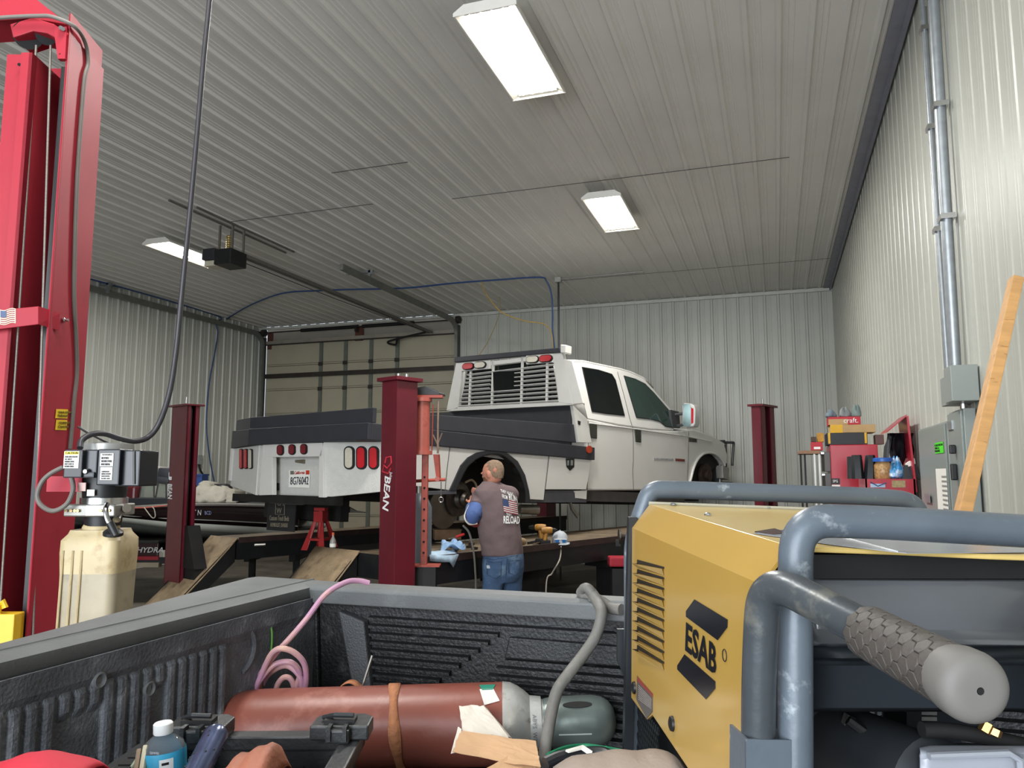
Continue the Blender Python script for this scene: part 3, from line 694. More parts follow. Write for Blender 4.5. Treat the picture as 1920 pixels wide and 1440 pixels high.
# side glass with rubber surrounds
RW = [(900, 158), (1000, 175), (1085, 202), (1108, 240), (1165, 462), (1050, 450), (962, 436)]
FW = [(1160, 212), (1230, 232), (1290, 262), (1345, 318), (1400, 382), (1450, 440), (1462, 536), (1420, 530), (1385, 500), (1330, 485), (1238, 474)]
def shrink(pts, k):
    cx = sum(p[0] for p in pts)/len(pts); cy = sum(p[1] for p in pts)/len(pts)
    return [(cx+(x-cx)*k, cy+(y-cy)*k) for x, y in pts]
SEE = M_('tinted see-through glass', '#2c3c38', .05, 0, .1, coat=.5)
for pts, m in ((RW, GLASS), (FW, SEE)):
    for s in (0, 1):
        a = onlean(pts, .012); b = onlean(shrink(pts, .965), .016)
        if s: a = [V((p.x, YC+YL-p.y, p.z)) for p in a]; b = [V((p.x, YC+YL-p.y, p.z)) for p in b]
        fr_ = bld(MB().prism(a, (0, .012*(1-2*s), 0)), 'window_frame', BLK); MW[fr_.name] = T.M
        MB().prism(b, (0, .01*(1-2*s), 0)).build('side_glass', m, tr, T)
# steering wheel glimpsed through the front glass
sw = onlean([(1325, 345)], -.0)[0]
# door seams, belt line, handles
GAP = M_('panel gap', '#55544f', .7)
def seamline(pts, off=.006, r=.004, leanit=False):
    P = onlean(pts, off) if leanit else side5(pts, YC-off+.004)
    bld(MB().tube(P, r, 6), 'door_seam', GAP)
seamline([(835, 135), (870, 250), (908, 388), (914, 392)], leanit=True); seamline([(1118, 190), (1160, 340), (1192, 470), (1208, 522)], leanit=True)
seamline([(1212, 528), (1216, 620), (1216, 740), (1212, 800), (1218, 925)]); seamline([(935, 490), (938, 600), (930, 920)]); seamline([(1560, 560), (1558, 700), (1548, 925)]); 
bead = side5([(940, 508), (1200, 540), (1550, 590), (1700, 622)], YC-.004)
bld(MB().tube(bead, .010, 8), 'belt_bead', TRUCKW, smooth=True)
for x0, y0, x1, y1 in ((948, 507, 993, 605), (1227, 539, 1266, 629)):
    a = side5([(x0, y0), (x1, y0+6), (x1, y1), (x0+6, y1-6)], YC-.012)
    h_ = bld(MB().prism(a, (0, .03, 0)), 'door_handle', M_('charcoal handle', '#34352f', .5, 0, .1), bev=.008)
# mirror
MS = 4.93
def mp(x, y, dx=0):
    q = T.L(*c5(x, y), 0, MS); return V((MS+dx, q.y, q.z))
MB().prism([mp(*p) for p in ((1530, 382), (1575, 386), (1592, 396), (1600, 420), (1598, 510), (1588, 530), (1530, 532), (1520, 515), (1520, 398))], (.13, -.01, 0)).build('mirror_housing', M_('white mirror shell', '#b9b9b6', .3), tr, T, bev=.012, smooth=True)
MB().prism([mp(*p) for p in ((1527, 388), (1566, 390), (1574, 410), (1574, 520), (1566, 527), (1526, 527))], (-.006, 0, 0)).build('mirror_glass', M_('mirror glass', '#4c5f62', .12, .6, .1), tr, T)
MB().prism([mp(*p) for p in ((1577, 412), (1590, 418), (1589, 505), (1577, 512))], (-.008, 0, 0)).build('mirror_marker', REDL, tr, T)
a0, a1 = T.L(*c5(1468, 455), 1, YC+.02), T.L(*c5(1480, 528), 1, YC+.02)
MB().tube([a0, mp(1528, 445, .05)], .022, 8).tube([a1, mp(1528, 512, .05)], .022, 8).prism(side5([(1448, 425), (1500, 437), (1508, 520), (1505, 540), (1462, 536)], YC-.005), (0, .04, 0)).build('mirror_arm', M_('grey mirror arm', '#3f4142', .45), tr, T, smooth=True)
# grille guard
gp = [side5([q], YC+.12)[0] for q in ((1785, 628), (1840, 628), (1848, 690), (1830, 770), (1822, 790))]
gg = MB().tube(round_path([gp[0], gp[1], gp[3]], .03), .022, 8)
for k in range(7):
    z = gp[1].z-.02-.055*k; gg.tube([(xf+.03, YC+.1, z), (xf+.2, YC+.12, z), (xf+.22, YC+.5, z)], .010, 6)
gg.tube([(xf+.2, YC+.12, gp[1].z), (xf+.19, YC+.12, gp[3].z-.12)], .02, 8).tube([(xf+.2, YC+.14, gp[1].z), (xf+.26, YC+.6, gp[1].z-.0), (xf+.26, YL-.6, gp[1].z), (xf+.2, YL-.14, gp[1].z)], .022, 8)
for k in range(7):
    z = gp[1].z-.02-.055*k; gg.tube([(xf+.22, YL-.5, z), (xf+.2, YL-.12, z), (xf+.03, YL-.1, z)], .010, 6)
bld(gg, 'grille_guard', BLKS, smooth=True)
bld(MB().span((xf-.02, YC-.02, zb+.0), (xf+.18, YL+.02, zb+.22), bev=.03), 'front_bumper', BLKS)
bump = side5([(1770, 770), (1815, 785), (1808, 860), (1775, 850)], YC)
bld(MB().prism(bump, (0, .12, 0)), 'bumper_end', M_('bumper grey', '#8e8d88', .4), bev=.01)
# fender flare and wheel well of the front, bare hub (the wheels are off)
fl = side5([(1550, 925), (1572, 860), (1590, 790), (1615, 735), (1650, 700), (1695, 692), (1735, 705), (1768, 740), (1785, 770)], YC-.012)
bld(MB().tube(smooth_path(fl, 4), .018, 8), 'fender_lip', TRUCKW, smooth=True)
bld(MB().prism([V((p.x, YC+.1, p.z)) for p in fl], (0, .012, 0)), 'wheel_well', DARK)
wx, wz = side5([(1685, 800)], YC)[0].x, side5([(1685, 830)], YC)[0].z
bld(MB().cyl((wx, YC+.03, wz), (wx, YC+.09, wz), .17, n=28).cyl((wx, YC-.02, wz), (wx, YC+.05, wz), .08, n=20), 'brake_hub', M_('rusty hub iron', '#463730', .6, .5, .3, 20))
# badges and scuff
for pts, m in (([(1562, 598), (1612, 602), (1612, 628), (1562, 624)], M_('badge chrome', '#6d6b62', .3, .5)), ([(1478, 727), (1536, 731), (1536, 747), (1478, 743)], M_('badge chrome', '#6d6b62', .3, .5)), ([(1345, 724), (1465, 728), (1465, 738), (1345, 734)], M_('paint scrape', '#a3a3a3', .8, 0, .5, 40))):
    bld(MB().prism(side5(pts, YC-.006), (0, .008, 0)), 'badge' if m.name != 'paint scrape' else 'scrape', m)
a = side5([(1482, 730), (1532, 733), (1482, 743)], YC-.0065); quad_text('badge_print', 'POWERSTROKE', a[0], a[1], a[2], M_('red print', '#8a2d28', .5), tr, T, .001)
a = side5([(1568, 604), (1606, 607), (1568, 620)], YC-.0065); quad_text('badge_print', 'F-350', a[0], a[1], a[2], INK, tr, T, .001)
# rocker and frame
bld(MB().span((xb-.25, YC+.03, zb-.13), (xa0-.02, YC+.1, zb)).span((xb-.25, YL-.1, zb-.13), (xa0-.02, YL-.03, zb)), 'rocker', M_('dusty rocker', '#45413f', .6, 0, .2))
bld(MB().span((-.2, .75, zb-.17), (xf-.3, .83, zb+.03)).span((-.2, 1.45, zb-.17), (xf-.3, 1.53, zb+.03)), 'frame_rail', DARK)

# --- flatbed deck, rails, boards
RAILZ = .15
BL = T.L(*c5(965, 700), 1, 0).x; TL = -.58; WR = 2.76
RAILM = M_('charcoal bed coating', '#2c2d33', .55, 0, .12, 6, .15, 120)
deck = [(-.36, 0), (TL, .72), (TL, 1.78), (-.33, WR)]
mb = MB()
def railrun(pts, z0, z1, th, m, name):
    mb = MB()
    for (a, b) in zip(pts, pts[1:]):
        a, b = V((*a, 0)), V((*b, 0)); d = (b-a).normalized(); n = V((-d.y, d.x, 0))
        mb.prism([a+V((0, 0, z0)), b+V((0, 0, z0)), b+V((0, 0, z1)), a+V((0, 0, z1))], n*th)
    return bld(mb, name, m)
bld(MB().prism([V((x, y, 0)) for x, y in [(BL, 0), (TL, 0), (TL, 1.85), (-.33, WR), (BL, WR)]], (0, 0, .12)), 'deck', RAILM)
bld(MB().prism([(TL, -.03, 0), (BL, -.03, 0), (BL, -.03, RAILZ+.0), (TL, -.03, RAILZ)], (0, .04, 0)), 'side_rail', RAILM, bev=.006)
bld(MB().prism([(-.33, WR, 0), (BL, WR, 0), (BL, WR, RAILZ), (-.33, WR, RAILZ)], (0, .04, 0)), 'side_rail', RAILM, bev=.006)
rl = [(-.36, -.03), (TL-.02, .3), (TL-.03, 1.9), (-.36, WR+.04)]
zr0 = T.L(443, 836, 1, WR)
mb = MB().prism([(TL, -.03, 0), (TL, 1.95, 0.0), (TL, 1.95, .17), (TL, -.03, RAILZ)], (-.04, 0, 0)); bld(mb, 'rear_rail', RAILM, bev=.005)
mb = MB().prism([(TL, 1.95, 0), (-.33, WR+.04, .0), (-.33, WR+.04, .20), (TL, 1.95, .17)], (-.02, -.03, 0)); bld(mb, 'rear_rail', RAILM, bev=.005)
# boards above the rail: right side board, rear board, front board
sb = side5([(870, 628), (855, 515)], .0); s0 = .0
bld(MB().prism([(-.30, .02, RAILZ), (sb[0].x, .02, sb[0].z), (sb[1].x, .02, sb[1].z), (-.30, .02, .275)], (0, .04, 0)), 'side_board', M_('side board coating', '#34353b', .55, 0, .12, 6, .1, 120), bev=.004)
bld(MB().prism([(-.30, WR-.02, RAILZ), (BL-.1, WR-.02, RAILZ), (BL-.1, WR-.02, .40), (-.30, WR-.02, .275)], (0, -.04, 0)), 'side_board', RAILM, bev=.004)
bld(MB().prism([(TL+.03, -.0, RAILZ+.005), (TL+.03, 2.05, .17), (TL+.03, 2.05, .30), (TL+.03, -.0, .29)], (.04, 0, 0)), 'tail_board', RAILM, bev=.004)
bld(MB().prism([(TL+.03, 2.05, .17), (-.30, WR+.02, .2), (-.30, WR+.02, .33), (TL+.03, 2.05, .30)], (.04, 0, 0)), 'tail_board', RAILM, bev=.004)
fx = sb[1].x-.05
fbz = T.L(*c5(840, 397), 0, fx); fbz2 = T.L(*c5(85, 432), 0, fx)
bld(MB().prism([(fx, .04, .12), (fx, WR-.04, .12), (fx, WR-.04, fbz2.z), (fx, .04, fbz.z)], (.05, 0, 0)), 'front_board', M_('front board coating', '#2b2c30', .55, 0, .12), bev=.004)
# --- headache rack
RX = 2.30
def rk(x, y, s=RX): return T.L(*c5(x, y), 0, s)
tl, tr2, bl, br = rk(150, 135), rk(745, 70), rk(60, 432), rk(845, 395)
RACKW = M_('rack white', '#cdcbc5', .35, 0, .04, coat=.3)
def board_post(a, b, c, d): return MB().prism([a, b, c, d], (.07, 0, 0))
bld(board_post(rk(712, 72), rk(772, 70), rk(845, 393), rk(752, 380)), 'rack_post', RACKW, bev=.008)
bld(board_post(rk(115, 133), rk(158, 130), rk(128, 420), rk(55, 430)), 'rack_post', RACKW, bev=.008)
bld(board_post(rk(128, 408), rk(750, 378), rk(845, 394), rk(60, 434)), 'rack_sill', RACKW)
bld(MB().prism([rk(105, 98, RX-.03), rk(760, 38, RX-.03), rk(762, 68, RX-.03), rk(105, 130, RX-.03)], (.06, 0, 0)), 'rack_crossbar', RAILM, bev=.008)
bld(MB().prism([rk(763, 18, RX-.05), rk(798, 22, RX-.05), rk(796, 74, RX-.05), rk(762, 70, RX-.05)], (.12, 0, 0)), 'rack_end_cap', RACKW, bev=.012)
for (x0, y0a, x1, y1a, ya, yb) in ((148, 133, 328, 118, 186, 170), (550, 88, 715, 75, 143, 130)):
    bld(MB().prism([rk(x0, y0a, RX-.02), rk(x1, y1a, RX-.02), rk(x1, yb, RX-.02), rk(x0, ya, RX-.02)], (.05, 0, 0)), 'light_panel', RACKW, bev=.005)
def ovalpts(fn, x0, y0, x1, y1, vertical=False, n=8, skew=0):
    "stadium outline in crop pixels"
    cx, cy, w, h = (x0+x1)/2, (y0+y1)/2, (x1-x0)/2, (y1-y0)/2; r = min(w, h); P = []
    for k in range(4*n):
        t = 2*math.pi*(k+.5)/(4*n); c, s = math.cos(t), math.sin(t)
        x = cx+(w-r if w > h else 0)*(1 if c > 0 else -1)+r*c; y = cy+(h-r if h > w else 0)*(1 if s > 0 else -1)+r*s
        P.append(fn(x, y+skew*(x-cx)))
    return P
def lamp(fn, rect, m, name, dx, skew=0, gr=5):
    x0, y0, x1, y1 = rect
    g_ = MB().prism(ovalpts(fn, x0, y0, x1, y1, skew=skew), dx); o = bld(g_, name, RUB); MW[o.name] = T.M
    d = V(dx); q = MB().prism([p+d for p in ovalpts(fn, x0+gr, y0+gr, x1-gr, y1-gr, skew=skew)], d*.5)
    q.build('lens', m, o, T)
for r, m in (((160, 134, 232, 178), REDL), ((234, 126, 306, 170), CLEARL), ((556, 90, 634, 136), CLEARL), ((636, 84, 718, 131), REDL)):
    lamp(lambda x, y: rk(x, y, RX-.02), r, m, 'rack_lamp', (-.02, 0, 0), -.09)
# louvre bars and uprights
for k in range(9):
    f = k/8; yl = 212+(405-212)*f; yr = 148+(372-148)*f; xl = 185-(185-135)*f; xr = 718+(752-718)*f
    a, b = rk(xl, yl), rk(xr, yr)
    segs = [(0, 1)] if k not in (2, 3, 4, 1) else [(0, .31), (.58, 1)]
    if k == 1: segs = [(0, .31), (.58, 1)]
    for s0, s1 in segs:
        p, q = a.lerp(b, s0), a.lerp(b, s1)
        bld(MB().prism([p+V((-.012, 0, .010)), q+V((-.012, 0, .010)), q+V((.018, 0, -.006)), p+V((.018, 0, -.006))], (.003, 0, .006)), 'louvre', RACKW)
a, b = rk(330, 135), rk(550, 108); bld(MB().prism([a+V((0, 0, .02)), b+V((0, 0, .02)), b-V((0, 0, .03)), a-V((0, 0, .03))], (.02, 0, 0)), 'louvre', RACKW)
for (x0, y0, x1, y1) in ((205, 185, 195, 412), (345, 120, 335, 402), (526, 96, 518, 390), (680, 135, 676, 378)):
    a, b = rk(x0, y0), rk(x1, y1); bld(MB().prism([a+V((0, .014, 0)), a-V((0, .014, 0)), b-V((0, .014, 0)), b+V((0, .014, 0))], (.02, 0, 0)), 'louvre_upright', RACKW)
# dark cab glass seen between the louvres
bld(MB().prism([rk(345, 188, RX+.0), rk(512, 182, RX+.0), rk(512, 305, RX+.0), rk(350, 318, RX+.0)], (.01, 0, 0)), 'center_glass', GLASS)
bld(MB().prism([rk(190, 172, RX+.05), rk(712, 110, RX+.05), rk(748, 378, RX+.05), rk(140, 408, RX+.05)], (.008, 0, 0)), 'cab_window', GLASS)
# gusset from rack post to deck, right fairing of the rack base
g0 = side5([(840, 395), (930, 480), (960, 632), (878, 628)], .0)
bld(MB().prism(g0, (0, .06, 0)), 'rack_gusset', RACKW, bev=.006)
bld(MB().prism([rk(770, 105), rk(835, 120), rk(905, 385), rk(845, 390)], (.04, .0, 0)), 'rack_fairing', RACKW, bev=.006)
gm = side5([(872, 492), (890, 496), (888, 520), (875, 516)], -.004)
bld(MB().prism(gm, (0, .006, 0)), 'maker_mark', INK)
m0 = side5([(922, 647), (955, 650), (954, 694), (923, 690)], -.035)
lampm = bld(MB().prism(ovalpts(lambda x, y: T.L(*c5(x, y), 1, -.03), 924, 648, 956, 694), (0, -.012, 0)), 'side_marker', M_('amber lens', '#a5391c', .3))
# rail end cap
# --- boxes under the deck on the right side, with the wheel arch
zlo = T.L(*c5(620, 982), 1, 0).z; zlo2 = T.L(*c5(800, 920), 1, 0).z
ARCH = [(80, 925), (110, 860), (150, 770), (195, 720), (250, 690), (350, 672), (430, 690), (500, 745), (545, 830), (570, 930), (577, 1000)]
arch = side5(ARCH, 0)
x_l = -.1
r0 = T.L(*c5(0, 925), 1, 0)
pts = [V((-.36, 0, 0)), V((-.36, 0, -.36))]+[V((arch[0].x-.0, 0, arch[0].z))]+arch[1:-1]+[V((arch[-1].x, 0, zlo)), side5([(660, 985)], 0)[0], side5([(690, 695)], 0)[0]]
pts[-1].z = 0
bld(MB().prism(pts, (0, .04, 0)), 'quarter_panel', TRUCKW, bev=.004)
tb = side5([(697, 700), (958, 715), (925, 920), (672, 920)], -.004)
tb[0].z = tb[1].z = 0
bld(MB().prism(tb, (0, .5, 0)), 'tool_compartment', TRUCKW, bev=.006)
bld(MB().prism([V((p.x, WR, p.z)) for p in pts], (0, -.04, 0)), 'quarter_panel', TRUCKW)
bld(MB().prism([V((p.x, WR, p.z)) for p in tb], (0, -.5, 0)), 'tool_compartment', TRUCKW)
# seam in quarter panel
bld(MB().tube(side5([(78, 650), (60, 800), (48, 925)], -.002), .004, 6), 'panel_seam', GAP)
bld(MB().tube(side5([(696, 696), (670, 920)], -.004), .004, 6), 'panel_seam', GAP)
# black arch band
ao = side5([(80, 925), (110, 860), (150, 770), (195, 720), (250, 690), (350, 672), (430, 690), (500, 745), (545, 830), (570, 930), (577, 1000)], -.02)
ai = side5([(118, 925), (140, 870), (180, 790), (220, 748), (265, 718), (350, 698), (418, 714), (478, 765), (522, 845), (546, 935), (545, 1000)], -.02)
mb = MB()
for k in range(len(ao)-1): mb.prism([ao[k], ao[k+1], ai[k+1], ai[k]], (0, .06, 0))
bld(mb, 'arch_trim', M_('black fender flare', '#26272b', .45, 0, .1), smooth=True)
bld(MB().prism([V((p.x, .5, p.z)) for p in ai[:]], (0, .02, 0)), 'inner_wheel_well', DARK)
mb = MB().sheet([[p, V((p.x, .5, p.z))] for p in smooth_path(ai, 3)]); bld(mb, 'wheel_well_liner', DARK, sol=.01)
# floor skirts and steps
bld(MB().prism(side5([(-60, 930), (120, 925), (120, 948), (-60, 955)], -.01), (0, .06, 0)), 'lower_skirt', M_('skirt grey', '#4b4b50', .5), bev=.004)
bld(MB().prism(side5([(660, 925), (845, 925), (860, 955), (925, 978), (925, 1000), (570, 1000), (570, 985), (658, 985)], .02), (0, .05, 0)), 'lower_skirt', M_('skirt grey', '#4b4b50', .5))
bld(MB().prism(side5([(848, 928), (928, 925), (925, 980), (860, 972), (858, 945)], .01), (0, .05, 0)), 'step_plate', TRUCKW)
# shield shaped latch on the compartment
bld(MB().prism(side5([(800, 726), (850, 728), (850, 780), (824, 802), (804, 778)], -.012), (0, .008, 0)), 'latch', M_('latch black', '#1c1c1c', .3, .3)) 
for (x0, y0, x1, y1) in ((808, 738, 818, 770), (830, 738, 842, 770)): bld(MB().prism(side5([(x0, y0), (x1, y0), (x1, y1), (x0, y1)], -.016), (0, .005, 0)), 'latch_chrome', CHROME)
# bare rear hub, leaf spring, shock inside the arch
hb = T.L(868, 936, 1, .18)
RH = M_('greasy hub steel', '#4a443e', .4, .7, .35, 25)
bld(MB().lathe((hb.x, .26, hb.z), (0, -1, 0), [(0, .17), (.02, .175), (.03, .1), (.06, .1), (.09, .075), (.12, .075), (.15, .05), (.2, .05)], 28), 'wheel_hub', RH, smooth=True)
bld(MB().lathe((hb.x-.16, .30, hb.z-.1), (0, -1, 0), [(0, .2), (.015, .2), (.02, .16), (.03, .05)], 28), 'brake_rotor', M_('rotor iron', '#6b655c', .4, .8, .2), smooth=True)
bld(MB().cyl((hb.x, .3, hb.z), (hb.x, WR-.3, hb.z), .06), 'rear_axle', DARK, smooth=True)
sk = T.L(*c5(460, 850), 1, .35); bld(MB().cyl((sk.x, .35, sk.z+.12), (sk.x+.05, .35, sk.z-.16), .03, n=12), 'shock_absorber', M_('grey shock', '#55534e', .5, .3), smooth=True)
hos = [T.L(*q, 1, .2) for q in ((872, 905), (884, 900), (892, 908), (894, 922))]
bld(MB().tube(smooth_path(hos), .012, 8), 'brake_hose', M_('tan hose', '#8b7a63', .5), smooth=True)
# exhaust
e0, e1 = T.L(*c5(510, 1042), 1, .2), T.L(*c5(625, 1046), 1, .1)
bld(MB().lathe(e0, (e1-e0), [(0, .052), ((e1-e0).length, .056), ((e1-e0).length, .045), ((e1-e0).length-.1, .043)], 24, True), 'exhaust_pipe', M_('heat stained steel', '#8a857c', .4, .7, .25, 15), smooth=True)
bld(MB().tube([T.L(*c5(825, 1000), 1, .3), T.L(*c5(835, 1040), 1, .3), T.L(*c5(870, 1090), 1, .3)], .02, 8), 'fuel_line', ALU, smooth=True)
# --- rear face
RS = TL+.0
def rr_(x, y, s=TL-.001): return T.L(*c4(x, y), 0, s)
rf = lambda pts, s=TL: [V((s, q.y, q.z)) for q in (T.L(*c4(*p), 0, s) for p in pts)]
# recess walls, lamp bar, plate panel
top_l, top_r = rf([(300, 772), (735, 762)]); 
bld(MB().prism(rf([(262, 1155), (362, 1152), (362, 866), (300, 866), (305, 772), (290, 772)], TL), (.05, 0, 0)), 'rear_pillar', TRUCKW, bev=.004)
bld(MB().prism(rf([(305, 770), (735, 760), (732, 863), (300, 870)], TL), (.05, 0, 0)), 'lamp_bar', TRUCKW, bev=.004)
bld(MB().prism(rf([(712, 863), (745, 760), (745, 1172), (708, 1170)], TL), (.05, 0, 0)), 'rear_pillar', TRUCKW, bev=.004)
bld(MB().prism(rf([(355, 866), (728, 860), (718, 1170), (350, 1155)], TL+.12), (.01, 0, 0)), 'plate_panel', TREAD)
for x0 in (402, 490, 578): lamp(lambda x, y: rr_(x, y, TL), (x0, 776-(x0-402)*.04, x0+50, 856-(x0-402)*.04), M_('dark red lens', '#6e1420', .3, 0, .1, 60, .3, 300), 'marker_lamp', (-.012, 0, 0), 0, 6)
# licence plate
pl_ = rf([(492, 968), (648, 962), (643, 1100), (488, 1096)], TL+.115)
lp = bld(MB().prism(pl_, (-.006, 0, 0)), 'licence_plate', PAPER, bev=.003); MW[lp.name] = T.M
q = rf([(500, 1018), (636, 1014), (497, 1076)], TL+.107); quad_text('plate_number', '8G76042', q[0], q[1], q[2], M_('plate navy', '#1c2233', .5), lp, T, .002, bold=.0)
q = rf([(528, 974), (606, 970), (527, 998)], TL+.107); quad_text('plate_state', 'California', q[0], q[1], q[2], M_('plate red', '#b23026', .5), lp, T, .002, shear=.4)
for pts, m in (([(498, 972), (524, 971), (523, 998), (497, 999)], M_('tab grey', '#6e6a62', .6)), ([(614, 968), (641, 967), (640, 998), (613, 999)], M_('tab red', '#c03a22', .6))):
    MB().prism(rf(pts, TL+.107), (-.001, 0, 0)).build('plate_sticker', m, lp, T)
q = rf([(530, 890), (598, 886), (596, 918), (530, 908)], TL+.1); bld(MB().prism(q, (.03, 0, 0)), 'plate_lamp', M_('tarnished lamp', '#8a8170', .4, .5, .3), bev=.006)
q = rf([(365, 1062), (403, 1062), (403, 1116), (365, 1114)], TL+.1); bld(MB().prism(q, (.03, 0, 0)), 'trailer_socket', BLK, bev=.01)
q = rf([(383, 890), (418, 890), (418, 922), (383, 920)], TL+.117); bld(MB().prism(q, (.003, 0, 0)), 'faded_sticker', M_('faded label', '#b3aca0', .7, 0, .3, 80))
# tapered corner panels
def cornerR(x, y):   # plane through (TL,.70) and (-.36, 0)
    n = V((.70, .22, 0)); n = V((-(0-.70), (-.36-TL)*1, 0)); n = V((.70, -.36-TL, 0)).normalized()
    return T.P(*c4(x, y), V((TL, .70, 0)), (n.x, n.y, 0))
zR = [cornerR(745, 762), cornerR(745, 1172), cornerR(1180, 1140), cornerR(1180, 753)]
far = V((-.36, 0, 0))
a = zR[0].copy(); a.z = 0; d_ = V((-.36, 0, 0)); 
bld(MB().prism([V((zR[0].x, zR[0].y, 0)), zR[1], V((-.36, 0, zR[2].z+.02)), V((-.36, 0, 0))], (.04, .01, 0)), 'corner_panel', TREAD, bev=.004)
for x0, m in ((905, CLEARL), (996, M_('bright red lens', '#c31420', .2, 0, .1, 60, .3, 300)), (1088, M_('bright red lens', '#c31420', .2, 0, .1, 60, .3, 300))):
    lamp(cornerR, (x0, 786, x0+78, 962), m, 'tail_lamp', (-.014, -.004, 0), 0, 12)
def cornerL(x, y):
    n = V((WR-1.79, -(-.33-TL), 0)).normalized(); return T.P(*c4(x, y), V((TL, 1.79, 0)), (n.x, n.y, 0))
zL = [cornerL(300, 772), cornerL(263, 1155)]
bld(MB().prism([V((TL, 1.79, 0)), V((TL, 1.79, zL[1].z)), V((-.33, WR, cornerL(90, 1085).z)), V((-.33, WR, 0))], (.04, -.01, 0)), 'corner_panel', TREAD, bev=.004)
for x0, m in ((122, REDL), (157, REDL), (191, CLEARL)):
    lamp(cornerL, (x0, 806, x0+28, 958), m, 'tail_lamp', (-.014, .004, 0), 0, 5)
bld(MB().prism([V((TL+.03, .5, -.5)), V((TL+.03, 2.3, -.5)), V((TL+.03, 2.3, -.58)), V((TL+.03, .5, -.58))], (.1, 0, 0)), 'rear_frame', DARK)
bld(MB().span((TL+.26, .5, -.35), (-.1, 2.0, -.05)), 'under_bed_frame', DARK)
# hitch plate and mud flap
q = rf([(330, 1160), (620, 1165), (620, 1215), (585, 1228), (340, 1215)], TL+.06); bld(MB().prism(q, (.02, 0, 0)), 'hitch_plate', M_('hitch grey', '#48484a', .5, .3, .2))
for x in (350, 490, 600):
    c = rf([(x, 1195)], TL+.055)[0]; bld(MB().cyl(c, c+V((-.006, 0, 0)), .014, n=12), 'bolt_head', BLK)
FLX = TL+.28
q = rf([(328, 1180), (540, 1188), (524, 1430), (318, 1415)], FLX); mf = bld(MB().prism(q, (.012, 0, 0)), 'mud_flap', M_('black mud flap', '#232323', .6, 0, .2)); MW[mf.name] = T.M
GLD = M_('faded tan print', '#8d8471', .6)
q = rf([(345, 1305), (490, 1310), (343, 1342)], FLX-.002); quad_text('flap_print', 'Custom Truck Beds', q[0], q[1], q[2], GLD, mf, T, .003)
q = rf([(352, 1360), (480, 1364), (350, 1395)], FLX-.002); quad_text('flap_print', 'HUMBOLDT, KANSAS', q[0], q[1], q[2], GLD, mf, T, .003)
q = rf([(398, 1190), (448, 1192), (396, 1290)], FLX-.002); quad_text('flap_print', 'CM\nW', q[0], q[1], q[2], GLD, mf, T, .003)
q = rf([(388, 1180), (455, 1182), (453, 1300), (386, 1298)], FLX-.003)
bld(MB().tube(q+[q[0]], .003, 4), 'flap_frame', GLD)
# left mud flap companion, diff and clutter under bed
bld(MB().span((-.1, 1.0, -.75), (.0, 2.4, -.5)).ball((.9, 1.35, -.55), .16, .2, .16), 'rear_axle_housing', DARK)
bld(MB().prism(rf([(845, 1225), (910, 1228), (985, 1270), (1050, 1280), (1050, 1288), (835, 1282)], TL+.6), (.02, 0, 0)), 'exhaust_shield', M_('dull shield', '#6f6b62', .5, .4))
bld(MB().span((-.1, .5, -.42), (.3, .9, -.1)), 'spring_hanger', DARK)
# ================================================================ four post lift under the truck
LF = heading((P0.x, P0.y, 0), 22.5, 0)
lf = thing('four_post_lift', 'dark red four-post vehicle lift with ramps, carrying the white flatbed truck', 'vehicle lift', LF)
LM = MAROON
def lb(mb, name, m=LM, p=None, **k): return mb.build(name, m, p or lf, LF, **k)
q = LF.A(742, 889, 5.9); s0, t0 = q.x, q.y
ptop = LF.L(742, 712, 1, t0).z
a = LF.L(713, 889, 0, s0).y; b = LF.L(781, 889, 1, t0).x
po_ = lb(MB().span((s0, t0, 0), (b, t0+(a-t0), ptop), bev=.006), 'lift_post'); MW[po_.name] = LF.M
MB().span((s0-.03, t0-.03, ptop), (b+.03, a+.03, ptop+.03), bev=.004).build('cap_plate', LM, po_, LF)
for dx, dy in ((.06, .06), (.12, .03)): MB().cyl((s0+dx, t0+dy, ptop+.03), (s0+dx, t0+dy, ptop+.06), .014).build('cap_bolt', CHROME, po_, LF)
# lettering down the rear face of the near post: emblem and BEAN
def rearf(px, py, s=None): return LF.L(px, py, 0, s0-.002 if s is None else s)
def sidef(px, py): return LF.L(px, py, 1, t0-.002)
q3 = [rearf(722, 955), rearf(722, 890), rearf(737, 958)]
quad_text('post_print', 'BEAN', rearf(733, 893), rearf(728, 959), rearf(722, 892), WPRINT, po_, LF, .001, bold=.02, shear=.2)
quad_text('post_print', 'John', rearf(736, 884), rearf(735, 898), rearf(730, 884), WPRINT, po_, LF, .002, shear=.3)
MB().tube([rearf(*p) for p in ((722, 868), (724, 858), (733, 856), (734, 868), (726, 878), (720, 872), (717, 884), (728, 888), (733, 878))], .006, 6).build('post_emblem', M_('light red print', '#c93540', .5), po_, LF)
lb_ = MB()
quad_text('post_print', 'BEAN', LF.L(783, 915, 1, t0), LF.L(783, 916, 1, t0), LF.L(782, 916, 1, t0), WPRINT, po_, LF) if False else None
